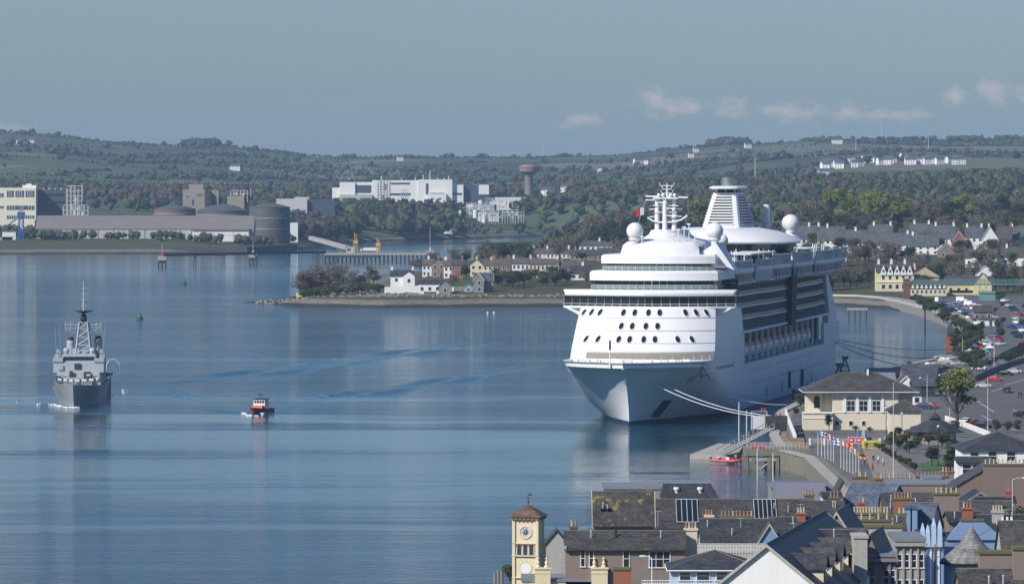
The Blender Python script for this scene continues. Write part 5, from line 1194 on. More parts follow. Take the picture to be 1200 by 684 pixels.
def person(loc, top, label, pose='walk', rz=0, group=None, legs=None):
    key = (pose, top.name, (legs or M_jean).name)
    if key not in PM: PM[key] = person_mesh(pose, [top, legs or M_jean, M_skin, M_hair])
    o = bpy.data.objects.new('person', PM[key]); COL.objects.link(o); o.location = loc; o.rotation_euler = (0,0,rz); return tag(o, label, 'person', group)
CAR = {}
M_tyre = plain('tyre', (.02,.02,.02), .8); M_rim = plain('rim', (.4,.4,.42), .3, .8); M_lamp = plain('lamp_glass', (.7,.7,.68), .15); M_tail = plain('tail_lamp', (.4,.02,.02), .3)
CP = {'white': (.78,.78,.78), 'silver': (.42,.43,.45), 'grey': (.14,.15,.16), 'black': (.015,.015,.018), 'dark blue': (.02,.04,.12), 'red': (.40,.025,.025), 'blue': (.04,.10,.28)}
def car_model(col, van=False):
    k = (col, van)
    if k in CAR: return copy_tree(CAR[k])
    root = empty('parked_van' if van else 'parked_car', (0,0,0)); pm = plain('car_paint_'+col.replace(' ', '_'), CP[col], .22, var=.03); w = .88 if not van else .98
    L_ = [(-2.15,.35,.62,.80),(-2.0,.25,.80,.92),(-1.2,.22,.93,1.0),(-.6,.22,.98,1.0),(1.5,.22,1.0,1.0),(2.05,.25,.96,.97),(2.2,.35,.82,.9)] if not van else [(-2.5,.4,.8,.9),(-2.35,.3,1.05,.97),(-1.7,.26,1.15,1),(2.4,.26,1.2,1),(2.5,.35,1.15,.97)]
    m = MB(); m.loft([[(-w*k_,y,z0_),(w*k_,y,z0_),(w*k_,y,(z0_+z1_)/2),(w*k_*.96,y,z1_),(-w*k_*.96,y,z1_),(-w*k_,y,(z0_+z1_)/2)][::-1] for y, z0_, z1_, k_ in L_]); m.build('body', pm, root, smooth=True)
    if van: g = [(-1.95,1.1,.95),(-1.35,1.95,.85),(2.35,2.05,.86),(2.48,1.15,.93)]
    else: g = [(-1.05,.95,.90),(-.35,1.40,.74),(1.0,1.43,.72),(1.95,.97,.84)]
    m = MB(); (y0,z0_,k0),(y1,z1_,k1),(y2,z2,k2),(y3,z3,k3) = g
    m.loft([[(-w*k0,y0,z0_),(w*k0,y0,z0_),(w*k3,y3,z3),(-w*k3,y3,z3)],[(-w*k1,y1,z1_-.04),(w*k1,y1,z1_-.04),(w*k2,y2,z2-.04),(-w*k2,y2,z2-.04)]])
    m.build('window', plain('car_glass',(.02,.025,.03),.4,spec=.3), root); m = MB(); m.loft([[(-w*k1*1.02,y1-.05,z1_-.05),(w*k1*1.02,y1-.05,z1_-.05),(w*k2*1.02,y2+.05,z2-.05),(-w*k2*1.02,y2+.05,z2-.05)],[(-w*k1*.9,y1+.1,z1_+.02),(w*k1*.9,y1+.1,z1_+.02),(w*k2*.9,y2-.1,z2+.02),(-w*k2*.9,y2-.1,z2+.02)]])
    if van: m.hexa([(-w*.94,-.9,1.1),(w*.94,-.9,1.1),(w*.94,2.5,1.1),(-w*.94,2.5,1.1)],[(-w*.875,-.9,1.98),(w*.875,-.9,1.98),(w*.88,2.42,2.04),(-w*.88,2.42,2.04)])
    m.build('roof', pm, root)
    for x in (-1, 1):
        for y in (-1.35, 1.35):
            t = MB(); xx_ = x*(w-.06); t.tube((xx_-.1,y,.32),(xx_+.1,y,.32),.32,.32,14); wo = t.build('wheel', M_tyre, root); t = MB(); t.tube((xx_+x*.09,y,.32),(xx_+x*.115,y,.32),.19,.17,10); t.build('rim', M_rim, wo)
        f = L_[0][0]; t = MB(); t.box(min(x*w*.45,x*w*.78), max(x*w*.45,x*w*.78), f-.0, f+.12, .62, .76); t.build('headlight', M_lamp, root); t = MB(); b_ = L_[-1][0]; t.box(min(x*w*.55,x*w*.85), max(x*w*.55,x*w*.85), b_-.1, b_+.02, .66, .84); t.build('tail_light', M_tail, root)
    CAR[k] = root; return root
def car(px, py, rz, col, label, van=False, group=None, loc=None):
    o = car_model(col, van); p = loc or G(px, py, hz(*G(px, py, 3.6).xy)+.03); o.location = p; o.rotation_euler = (0,0,rz); o['label'] = label; o['category'] = 'van' if van else 'car'
    if group: o['group'] = group
    elif 'group' in o: del o['group']
    return o
def lamp_post(px, py, h, label, arm=0, loc=None, mat=None, globe=False, group=None):
    p = loc or G(px, py, hz(*G(px, py, 3.6).xy)); root = empty('lamp_post', p, 0, label, 'lamp post', group); m = MB(); m.tube((0,0,0),(0,0,1.2),.13,.11,8); m.tube((0,0,1.2),(0,0,h),.09,.055,8); m.build('pole', mat or M_pipe, root)
    if arm: MB().path([(0,0,h),(arm*.4,0,h+.25),(arm,0,h+.3)], .05, 6).build('arm', mat or M_pipe, root); MB().hexa([(arm-.1,-.14,h+.2),(arm+.7,-.14,h+.22),(arm+.7,.14,h+.22),(arm-.1,.14,h+.2)],[(arm-.05,-.1,h+.38),(arm+.6,-.1,h+.36),(arm+.6,.1,h+.36),(arm-.05,.1,h+.38)]).build('lantern', M_lamp, root)
    if globe: MB().sphere((0,0,h+.22),.25,12).build('lantern', M_lamp, root); MB().lathe([(.1,h+.45),(.16,h+.47),(.02,h+.65)],n=8).build('lantern_cap', M_black, root)
    return root
# ================================================================ hillside houses on the right
hs = [
 (930,962,280,265,292,M_white,M_slate,'x',(4,2),(.55,.9),'white terrace with blue slate roof half hidden behind the stern'),
 (958,990,281,266,293,M_white,M_slate,'x',(4,2),(.35,),'white terrace with a pale gable end right of the stern'),
 (956,992,300,290,308,M_white,M_slated,'x',(4,1),(.5,),'low dark-roofed house below the white terraces beside the stern'),
 (986,1022,284,270,296,M_white,M_slate,'x',(4,2),(.45,),'white house with slate roof and two chimneys left of the bare tree'),
 (1018,1046,280,264,293,M_white,M_slate,'x',(3,2),(.2,.9),'slate roofed white house highest behind the bare tree'),
 (1020,1068,287,274,298,M_white,M_slate,'x',(5,2),(.9,),'long white house with slate roof and gable behind the bare tree'),
 (1066,1092,276,262,290,M_white,M_slate,'x',(3,2),(.2,.85),'tall slate-roofed house on the skyline of the right hillside'),
 (1066,1100,289,276,299,M_white,M_slate,'x',(4,2),(.1,),'white house with low slate roof under the tall skyline house'),
 (1092,1120,279,264,292,M_white,M_slate,'x',(3,2),(.15,.9),'slate-roofed house left of the brick gable'),
 (1100,1121,295,285,302,M_brownr,M_slated,'y',(2,1),(.5,),'dark gabled house below the brick gable'),
 (1117,1131,281,272,294,M_brickr,M_slated,'y',(2,2),(.5,),'red brick gabled house on the right hillside'),
 (1131,1152,278,266,293,M_white,M_slate,'x',(3,2),(.1,.9),'white house just right of the brick gable'),
 (1150,1170,281,266,296,M_white,M_slateb,'y',(3,2),(.5,),'white gabled house with brown roof right of the brick gable'),
 (1168,1186,280,266,294,M_brickr,M_slateb,'x',(2,2),(.9,),'brick and brown roofed house near the right edge of the hillside'),
 (1183,1212,280,266,293,M_white,M_slate,'x',(3,2),(.1,.9),'white house at the right edge of the hillside terrace'),
 (1210,1240,280,266,293,M_white,M_slate,'x',(3,2),(.1,.9),'white house beyond the right edge of the hillside terrace'),
 (1131,1168,302,292,313,M_white,M_slateb,'x',(4,1),(.3,),'brown roofed house with white dormer gable above the yellow block'),
 (1173,1206,301,290,312,M_white,M_slateb,'x',(3,1),(.2,),'brown roofed white house at the right edge above the footbridge'),
 (1144,1165,319,312,326,M_white,M_slateb,'y',(1,1),(),'small white gable directly above the yellow gabled building'),
 (1000,1018,300,293,307,M_brownr,M_slated,'x',(2,1),(.5,),'small brown house among trees below the white houses')]
for a,b,e,r_,bs,wl,rf,ax,wn_,ch,lb in hs:
    far_house('terraced_house' if 'terrace' in lb else 'house', a,b,e,r_,bs,lb,wl,rf,ax,9 if ax=='x' else 12,R(-6) if ax=='x' else 0,wn_,ch,barge=M_white if ax=='y' else None,chmat=M_white if wl is M_white else None)
r0 = far_house('dormer_gable', 1140,1158,300,293,313,'white-edged gable with a window on the brown roofed house',M_white,M_slateb,'y',9,0,(1,1),(),barge=M_white,cat='house wing',door=False,base=GR(1149,313)+Vector((0,-1.5,0)))
for px in (995, 1004): far_house('porch_gable', px-3,px+3,291,287.5,296,'small white porch gable of the slate house, %s' % ('left' if px<1000 else 'right'),M_white,M_slate,'y',2.5,0,(1,1),(),cat='porch',door=False,base=GR(px,296)+Vector((0,-3,0)))
# the yellow terrace with its row of pointed gables
Yt = 2560.0; st_ = Yt/F
yt = empty('gabled_terrace', GT(1049,Yt), 0, 'cream and yellow terrace with five pointed white gables behind the seawall', 'terrace'); zb = yt.location.z
w = 44*st_; he = 8.6; gable_parts(yt, w, 11, he, 12.2, M_yel, M_slateb, 'x', .3, -w/2, 0)
MB().box(-w/2, w/2, -1.0, 0, 0, 4.1).build('ground_floor', M_cream, yt); MB().box(-w/2-.2, w/2+.2, -1.3, .1, 4.1, 4.4).build('canopy', M_white, yt)
for k, px in enumerate((1035,1043,1051,1058.5,1066)):
    x = (px-1049)*st_; gable_parts(yt, 2.7, 2.2, 1.0, 4.6, M_white, M_slateb, 'y', .15, x-1.35, -.5, he-1.2, wname='gable_wall', rname='gable_roof'); window(yt, x, he+.6, .9, 1.2, -.5, far=True); window(yt, x, 6.2, 1.3, 1.6, 0, far=True); window(yt, x, 2.2, 1.5, 1.8, -1.0, far=True)
for f_ in (.08,.42,.78): chimney(yt, -w/2+w*f_, 5.5, 11, 14.2, 1.0, .8, 3, M_white, M_potc, far=True)
far_house('cafe_house', 1070,1101,326,314.5,341,'tan hip-roofed house right of the five pointed gables',M_cream,plain('tan_roof',(.33,.27,.18),.8),'x',12,0,(5,1),(.1,),hip=True,base=GT(1085,2570))
cot = empty('cottage_row', GT(1088,2510), 0, 'row of low cottages with small white pointed dormers behind the brick pier', 'cottage row'); w = 42*2510/F
gable_parts(cot, w, 8, 3.4, 6.4, M_cream, M_slateb, 'x', .3, -w/2, 0)
for k in range(8):
    x = -w/2+w*(k+.5)/8; gable_parts(cot, 1.3, 1.6, .6, 2.1, M_white, M_slateb, 'y', .1, x-.65, -.2, 3.3, wname='dormer_wall', rname='dormer_roof'); window(cot, x, 1.9, 1.0, 1.2, 0, far=True)
r0, w0, he0, hr0, d0 = far_house('yellow_hall', 1110,1165,334,325,346,'big pale yellow gabled hall behind the green footbridge',M_yel,M_slateb,'x',16,0,(6,1),(),base=GT(1137,2520))
gable_parts(r0, 8.2, 3, he0+.3, 9.8, M_yel, M_slateb, 'y', .4, 1.2, -2.0, wname='gable_wall', rname='gable_roof', barge=M_tim); MB().box(-w0/2+1, w0/2-1, -.2, .06, 1.0, 2.0).build('window_band', M_glass, r0)
# footbridge, brick piers
fb = empty('footbridge', (0,0,0), 0, 'long blue-green lattice footbridge running right from the brick pier', 'footbridge'); Yb = 2450; sb = Yb/F
x0, x1 = (1066-600)*sb, (1300-600)*sb; zt, zb_ = CH-(327-HY)*sb, CH-(333.5-HY)*sb; M_teal = plain('bridge_teal', (.13,.22,.22), .6)
m = MB(); m.box(x0,x1,Yb,Yb+2.4,zb_-.2,zb_+.1); m.build('deck', M_teal, fb)
for y in (Yb, Yb+2.4):
    m = MB(); m.box(x0,x1,y-.07,y+.07,zt-.15,zt); m.box(x0,x1,y-.07,y+.07,zb_+.1,zb_+.3); n_ = 56
    for k in range(n_): a = x0+(x1-x0)*k/n_; b = a+(x1-x0)/n_; m.tube((a,y,zb_+.2),(b,y,zt-.1),.06,n=4); m.tube((b,y,zb_+.2),(a,y,zt-.1),.06,n=4); m.tube((a,y,zb_),(a,y,zt),.07,n=4)
    m.build('truss', M_teal, fb)
for px in (1152, 1215, 1280):
    xc = (px-600)*sb; m = MB(); m.tube((xc-2,Yb+.4,3),(xc-1.4,Yb+.4,zb_),.12,n=5); m.tube((xc+2,Yb+.4,3),(xc+1.4,Yb+.4,zb_),.12,n=5); m.tube((xc-2,Yb+.4,3.4),(xc+1.5,Yb+.4,zb_-.3),.08,n=4); m.tube((xc+2,Yb+.4,3.4),(xc-1.5,Yb+.4,zb_-.3),.08,n=4); m.build('trestle', M_teal, fb)
M_brickd = plain('dark_brick', (.17,.075,.055), .85, var=.25, scale=1.5, streak=.3, dirt=(.08,.05,.04))
pA = W(1062.5, 352, 2452); br = empty('brick_pier', (pA.x, 2450, 0), 0, 'tall dark brick pier at the left end of the footbridge', 'pier'); m = MB().box(-1.5,1.5,0,3,-2,11.8); m.build('shaft', M_brickd, br); MB().box(-1.8,1.8,-.3,3.3,11.8,12.5).build('cap', M_stone, br); MB().box(-1.65,1.65,-.2,3.2,9.6,10.0).build('string_course', M_brickd, br)
sP = 1830/F; xP = (1114.2-600)*sP; br = empty('brick_pier', (xP, 1830, 0), 0, 'squat red brick pier with dark domed cap standing on the quay edge', 'pier'); m = MB().box(-1.6,1.6,0,3,-2,CH-(393.5-HY)*sP); m.build('shaft', M_brickr, br); zc = CH-(393.5-HY)*sP
m = MB(); m.loft([[(-1.1,.4,zc),(1.1,.4,zc),(1.1,2.6,zc),(-1.1,2.6,zc)],[(-1.0,.5,zc+2.4),(1.0,.5,zc+2.4),(1.0,2.5,zc+2.4),(-1.0,2.5,zc+2.4)],[(-.5,1,zc+3.8),(.5,1,zc+3.8),(.5,2,zc+3.8),(-.5,2,zc+3.8)]]); m.build('cap', plain('weathered_cap',(.07,.065,.055),.9), br)
# seawall with promenade
def zline(pxs_, z): return [tuple(G(a, b, z)) for a, b in pxs_]
SW = [(940,353.5),(975,353),(1012,353.5),(1040,356),(1062,360.5),(1090,368),(1112,376.5),(1134,386.5),(1139,391)]
swp = [G(a, b+3, 0) for a, b in SW]; sw = empty('seawall', (0,0,0), 0, 'long curving stone seawall round the inlet right of the ship', 'seawall'); m = MB(); c_ = MB(); f_ = MB(); g_ = MB()
offs = []
for i, p in enumerate(swp):
    a = swp[max(i-1,0)]; b = swp[min(i+1,len(swp)-1)]; d = Vector((b.x-a.x,b.y-a.y,0)).normalized(); n_ = Vector((-d.y, d.x, 0)); n_ = n_ if n_.dot(Vector((1,1,0))) > 0 else -n_; offs.append((p, n_))
def strip(mb, o0, o1, z0_, z1_):
    r = [[tuple(Vector((p.x,p.y,0))+n_*o0+Vector((0,0,z0_))), tuple(Vector((p.x,p.y,0))+n_*o1+Vector((0,0,z0_))), tuple(Vector((p.x,p.y,0))+n_*o1+Vector((0,0,z1_))), tuple(Vector((p.x,p.y,0))+n_*o0+Vector((0,0,z1_)))] for p, n_ in offs]
    mb.loft(r)
strip(m, -3.5, 0, -3, 3.3); m.build('wall', M_stone, sw); strip(c_, -3.55, -2.9, 3.303, 4.3); c_.build('parapet', plain('pale_parapet',(.46,.44,.40),.85,var=.15,scale=.4), sw); strip(f_, -2.9, 4.5, 3.7, 3.9); f_.build('promenade', plain('promenade_paving',(.30,.28,.26),.85), sw)
for k in range(len(offs)-1):
    (p, n1), (q, n2) = offs[k], offs[k+1]; L_ = (q-p).length
    for j in range(int(L_/9)): t = (j+.5)/max(1,int(L_/9)); c = p.lerp(q, t)+n1.lerp(n2, t)*4.4; g_.tube((c.x,c.y,3.8),(c.x,c.y,5.0),.05,n=4)
strip(g_, 4.38, 4.44, 4.9, 5.0); g_.build('railing', M_black, sw)
c = G(1084, 389, 0); dl = empty('harbour_beacon', (c.x, c.y, 0), 0, 'slim harbour beacon with square head in the inlet before the seawall', 'beacon'); MB().tube((0,0,-3),(0,0,8),.3,.25,8).build('pole', M_black, dl); MB().box(-.9,.9,-.9,.9,8,10).build('head', M_black, dl); MB().lathe([(.9,10),(.1,10.9)],n=8).build('roof', M_black, dl)
c = G(1024, 375, 0); dl = empty('mooring_dolphin', (c.x-5, c.y+22, 0), 0, 'small dark piled stage in the inlet right of the stern', 'dolphin'); MB().box(-4,4,0,3,3.4,4.2).build('cap', M_conc, dl); m = MB()
for x in (-3.5,-1,1,3.5): m.tube((x,.5,-3),(x,.5,3.4),.25,n=5)
m.build('pile_cluster', M_pile, dl)
# roads: asphalt sheets with kerbs
def sheet(name, quad, z, mat, kind='structure'):
    m = MB(); m.add([(p.x,p.y,z) for p in quad], [tuple(range(len(quad)))]); return m.build(name, mat, kind=kind)
M_asph = plain('asphalt', (.105,.10,.097), .9, var=.15, scale=.15, dirt=(.05,.05,.05), dirtamt=.5); M_pave = plain('paving', (.13,.125,.12), .9, var=.3, scale=.12, dirt=(.07,.07,.065), dirtamt=.7)
zr = 3.46
sheet('car_park', [G(1098,352,zr),G(1128,386,zr),G(1140,412,zr),G(1172,412,zr),G(1260,412,zr),G(1250,345,zr),G(1130,345,zr)], zr, M_asph)
sheet('road', [G(1128,505,3.46),G(1118,470,3.46),G(1150,440,3.46),G(1200,424,3.46),G(1300,400,3.46),G(1400,470,3.46),G(1330,512,3.46)], 3.464, M_asph)
for (a, b), (c_, d_) in (((1168,497),(1193,505)),((1176,452),(1215,440)),((1186,480),(1215,492)),((1145,470),(1165,483)),((1150,487),(1178,500)),((1162,459),(1180,453))):
    P_, Q_ = G(a,b,3.46), G(c_,d_,3.46); d = (Q_-P_).normalized(); n_ = Vector((-d.y,d.x,0))*.09; m = MB(); m.add([(P_-n_)[:2]+(3.472,), (Q_-n_)[:2]+(3.472,), (Q_+n_)[:2]+(3.472,), (P_+n_)[:2]+(3.472,)], [(0,1,2,3)]); m.build('road_marking', plain('road_paint',(.7,.7,.68),.7), kind='structure')
# cars in the car park
rc = random.Random(12); cols = ['white','silver','black','dark blue','white','grey','silver','blue','red','black']; taken = []
for row, (x0_, y0_, x1_, y1_, n, rot) in enumerate(((1176,352,1196,372,7,.5),(1190,372,1212,410,8,.5),(1142,384,1160,412,6,.3),(1118,358,1150,382,7,-.8),(1100,352,1118,366,4,-.8),(1164,392,1178,412,4,.4),(1150,350,1178,350,5,.2),(1205,352,1225,380,5,.4),(1160,366,1172,384,4,.4),(1126,352,1146,364,5,1.2),(1180,380,1196,398,5,.5))):
    for k in range(n):
        t = (k+.5)/n; px, py = x0_+(x1_-x0_)*t+rc.uniform(-1,1), y0_+(y1_-y0_)*t; p = G(px, py, 3.47)
        if any((p-q).length < 5.6 for q in taken): continue
        taken.append(p); van = row in (3,4,9) and k % 2 == 0; c = 'white' if van else cols[(k*3+row) % 10]
        car(px, py, rot+rc.uniform(-.1,.1)+(math.pi if rc.random() < .4 else 0), c, '%s %s parked among others in the car park behind the seawall' % (c, 'van' if van else 'car'), van, 'vehicles in the car park behind the seawall', loc=p)
far_house('slate_kiosk', 1142,1163,362,355,373,'low grey-roofed kiosk in the middle of the car park',M_brownr,M_slateb,'x',7,0,(3,1),(),cat='kiosk',base=GT(1152,2080))
far_house('white_kiosk', 1146,1166,370,368,378,'flat white kiosk between the parked vans',M_white,M_slate,'x',4,0,(2,1),(),cat='kiosk',base=GT(1156,2010))
far_house('glass_shelter', 1148,1166,339,337.5,348,'long green glazed shelter under the footbridge',M_gglass,M_teal,'x',4,0,(0,0),(),cat='shelter',base=GT(1157,2420),door=False)
# planting between promenade and car park
for k in range(46):
    t = rt.random(); px = 1072+60*t+rt.uniform(-2,6); py = 353+34*t+rt.uniform(-3,6); p = G(px, py, 3.4); tree(rt.choice(('shrub','olive_tree','evergreen_tree')), p, rt.uniform(2.5,4.5), 'dark bush in the planting between the promenade and the car park', 'bushes between promenade and car park', 1.5)
for k in range(60):
    px = rt.uniform(1118,1150); py = rt.uniform(388,432); p = G(px, py, 3.4); tree(rt.choice(('shrub','evergreen_tree','olive_tree')), p, rt.uniform(2.5,5), 'bush on the bank behind the squat brick pier', 'bushes behind the squat brick pier', 1.3)
# hillside trees
for k in range(230):
    px = rt.uniform(945,1250); q = GT(px, rt.uniform(2560, 2880) if k % 2 else rt.uniform(2880,3150))
    near_h = any(a-3 < px < b+3 and abs(GR((a+b)/2,bs).y+6-q.y) < 12 for a,b,e,r_,bs,*_ in hs)
    if near_h: continue
    tree(rt.choice(('bare_tree','bare_tree','olive_tree','evergreen_tree','bare_tree')), q, rt.uniform(6,11), 'tree growing among the houses on the right hillside', 'trees among the hillside houses', 1.15)
tree('bare_tree', GT(1042, 2780), 15, 'large bare brown tree in front of the slate roofed houses', None, 1.3)
for k in range(34):
    px = rt.uniform(935,1010); q = GT(px, rt.uniform(2560, 2700)); tree(rt.choice(('bare_tree','evergreen_tree','olive_tree','bare_tree')), q, rt.uniform(7,12), 'tree in the belt above the seawall right of the stern', 'trees above the seawall right of the stern', 1.2)
for k in range(30):
    px = 972+rt.random()*95; q = GT(px, rt.uniform(3300, 3560)); tree('spring_tree', q, rt.uniform(17,24)*(1 if px<1040 else .85), 'fresh green tree on the crest behind the slate roofed houses', 'fresh green trees on the crest', .95)
for k in range(90):
    px = rt.uniform(925,1260); tree(rt.choice(('bare_tree','bare_tree','evergreen_tree','olive_tree')), GT(px, rt.uniform(3110,3320)), rt.uniform(7,12), 'tree in the thicket right behind the slate roofs', 'trees in the thicket behind the slate roofs', 1.4)
for px, k_ in ((1092,'bare_tree'),(1100,'bare_tree'),(1112,'evergreen_tree'),(1120,'spring_tree'),(1128,'spring_tree'),(1140,'spring_tree'),(1150,'bare_tree'),(1160,'bare_tree'),(1176,'evergreen_tree'),(1188,'evergreen_tree'),(1196,'bare_tree'),(960,'bare_tree'),(950,'bare_tree'),(940,'bare_tree'),(930,'bare_tree')):
    tree(k_, GT(px+rt.uniform(-3,3), rt.uniform(3320,3500)), rt.uniform(15,19), 'tree on the crest right of the fresh green grove' if px > 1000 else 'bare tree on the crest behind the stern globe', 'trees on the crest right of the grove' if px > 1000 else 'bare trees on the crest behind the stern globe', 1.0)

for k in range(20):
    px = rt.uniform(1166,1176) if k % 2 else rt.uniform(1196,1215); tree(rt.choice(('shrub','olive_tree','evergreen_tree')), G(px, rt.uniform(350,412), 3.5), rt.uniform(2.5,4), 'bush on the strip between the parked car rows', 'bushes between the parked car rows', 1.2)
for k in range(26):
    tree(rt.choice(('bare_tree','olive_tree','evergreen_tree')), GT(rt.uniform(1165,1250), rt.uniform(2520,2640)), rt.uniform(6,10), 'tree behind the footbridge right of the yellow hall', 'trees right of the yellow hall', 1.3)
# ================================================================ naval ship, boats, buoys, wakes
def displ_hull(m, L_, b, zs, rake, ent, top, n=18):
    for sg in (-1, 1):
        rings = []
        for i, z in enumerate(zs):
            u0 = -rake*max(0, z/zs[-1])**1.3; bb = b*(.82+.18*max(0, z)/zs[-1]); r = []
            for k in range(n+1):
                t = (k/n)**1.4; u = u0+(L_-u0)*t; q = min(1, (u-u0)/(ent*(1.25-.45*z/zs[-1]))); r.append((sg*bb*(1-(1-q)**2), u, z+(top*max(0, 1-(u-u0)/(L_*.45))**2 if i == len(zs)-1 else 0)))
            rings.append(r if sg < 0 else r[::-1])
        m.loft(rings, False, False, close=False)
    return m
nO = G(86.5, 476.5, 0); nv = empty('naval_ship', nO, R(1.8), 'grey naval patrol ship with lattice mast steaming bow first on the left', 'naval ship')
m = displ_hull(MB(), 80, 6.1, [-1.5,0,1.5,3,4.6], 5, 24, 1.0); m.add([(-5.9,80,-1.5),(5.9,80,-1.5),(6.1,80,4.6),(-6.1,80,4.6)], [(0,3,2,1)]); m.build('hull', M_grey, nv, smooth=True)
MB().prism([(0,-4),(3.4,3),(5.4,12),(6,24),(6,80),(-6,80),(-6,24),(-5.4,12),(-3.4,3)], 4.3, 4.62).build('deck', plain('naval_deck',(.12,.14,.14),.8), nv)
def hx(m, x0, x1, y0, y1, z0_, z1_, ix=.3, iy=.4): return m.hexa([(x0,y0,z0_),(x1,y0,z0_),(x1,y1,z0_),(x0,y1,z0_)],[(x0+ix,y0+iy,z1_),(x1-ix,y0+iy,z1_),(x1-ix,y1,z1_),(x0+ix,y1,z1_)])
hx(MB(), -5.6, 5.6, 24, 62, 4.6, 7.6).build('lower_superstructure', M_grey, nv); hx(MB(), -6.3, 6.3, 25.5, 40, 7.6, 10.2, .0, .2).build('bridge_house', M_grey, nv)
hx(MB(), -4.4, 4.4, 26.5, 36, 10.2, 12.0, .3, .3).build('wheelhouse', M_grey, nv); hx(MB(), -3.9, 3.9, 26.35, 30, 10.7, 11.5, .05, .05).build('wheelhouse_window', M_glass, nv)
MB().box(-6.4,-3.9,25.4,30,10.2,11.1).box(3.9,6.4,25.4,30,10.2,11.1).build('bridge_wing', M_grey, nv)
for x, z in ((-2.6,15.2),(4.3,15.6)):
    f = MB(); f.lathe([(1.15,0),(1.0,z-11),(1.1,z-11),(1.0,z-10.2)], (x,40,10.2), 14); fo = f.build('funnel', M_grey, nv, smooth=True); MB().lathe([(.8,z-10.2),(.7,z-9.4),(.55,z-9.4)], (x,40,10.2), 10).build('funnel_top', M_black, fo)
mm = MB(); zs = [12, 14, 16, 18, 19.8]
for i, z in enumerate(zs):
    w = 1.9-.9*(i/4)
    if i:
        w0 = 1.9-.9*((i-1)/4); z0_ = zs[i-1]
        for a, b in (((-1,-1),(1,-1)),((1,-1),(1,1)),((1,1),(-1,1)),((-1,1),(-1,-1))):
            mm.tube((a[0]*w0+.8,37+a[1]*w0,z0_),(a[0]*w+.8,37+a[1]*w,z),.26,n=4); mm.tube((a[0]*w0+.8,37+a[1]*w0,z0_),(b[0]*w+.8,37+b[1]*w,z),.15,n=4); mm.tube((a[0]*w+.8,37+a[1]*w,z),(b[0]*w+.8,37+b[1]*w,z),.09,n=4)
ms = mm.build('lattice_mast', M_grey, nv)
m = MB(); m.tube((-3.8,36.5,19.2),(5.4,36.5,19.2),.16,n=5); m.tube((-3.8,36.5,18.2),(5.2,36.5,18.6),.1,n=4)
for x in (-3.8,-2.6,4,5.2): m.tube((x,36.5,17.4),(x,36.5,20),.09,n=4)
m.tube((-3.8,36.5,18.2),(0,37,16.6),.1,n=4); m.tube((5.2,36.5,18.6),(1.6,37,16.6),.1,n=4); m.build('yardarm', M_grey, ms)
MB().lathe([(.3,19.8),(.9,20.4),(.7,21.6),(.3,22)], (.8,37,0), 10).build('radar_pedestal', M_black, ms); MB().lathe([(.2,22.0),(2.3,22.6),(2.35,22.8),(.2,22.5)], (.8,37,0), 24).build('radar_dish', plain('radar_black',(.05,.06,.07),.5), ms)
m = MB(); m.tube((.8,37,22),(.8,37,30.2),.34,.14,6)
for z in (24,25.5,27,28.3): m.tube((.2,37,z),(1.4,37,z),.12,n=4); m.sphere((1.4,37,z),.2,6)
m.build('topmast', M_grey, ms)
m = MB(); m.lathe([(1.3,0),(1.3,.8),(.9,1.6),(.2,1.9)], (0,13,4.6), 12); m.tube((0,12.6,5.9),(0,8.8,6.5),.14,.1,8); m.build('deck_gun', M_grey, nv)
m = MB(); m.path([(6.0,50,5),(6.1,50,8.6),(6.8,50,9.8),(8.1,50,10),(9.2,50,9.2),(9.4,50,8.4)], .24, 6); m.tube((9.4,50,8.4),(9.4,50,6.4),.05,n=4); m.build('boat_davit', M_grey, nv)
m = MB(); m.loft([[(7+x*k,y,z_) for x, z_ in ((-.9,6.8),(-.5,6),(.5,6),(.9,6.8))] for y, k in ((43,.2),(45,1),(49,1),(50,.9))]); m.build('ship_boat', M_grey, nv)
for x in (-4.6,-5.6,5.8): MB().tube((x,30,10.2),(x*1.1,30,19),.05,.03,4).build('whip_antenna', M_grey, nv)
for x in (-3.4, 3.2): MB().sphere((x,33,12.8),.8,12).lathe([(.5,11.9),(.6,12.3)],(x,33,0),10).build('radar_dome', M_grey, nv)
m = MB(); pts = [(-5.9,24),(-5.3,12),(-3.2,3),(0,-3.6),(3.2,3),(5.3,12),(5.9,24)]
for z in (5.2, 5.7): m.path([(x,y,z+.5*max(0,(20-y)/24)) for x,y in pts], .04, 4)
m.build('guard_rail', M_grey, nv)
MB().box(-2.2,-1.2,23.7,23.95,6.2,8).box(1.4,3.2,23.6,23.9,5.4,7.8).build('liferaft_rack', M_dark, nv)
M_sail = plain('sailor_white', (.75,.75,.75), .8); M_sailn = plain('sailor_navy', (.03,.035,.06), .9)
def npt(x, y, z): return Matrix.Translation(nO) @ Matrix.Rotation(R(1.8),4,'Z') @ Vector((x,y,z))
for k in range(20):
    x = -5+10*k/19; y = 5+abs(x)*2.6; person(npt(x, y, 4.7+.25), M_sail if k % 3 else M_sailn, 'sailor standing in the line along the foredeck of the grey ship', 'stand', 0, 'sailors lined up on the grey foredeck')
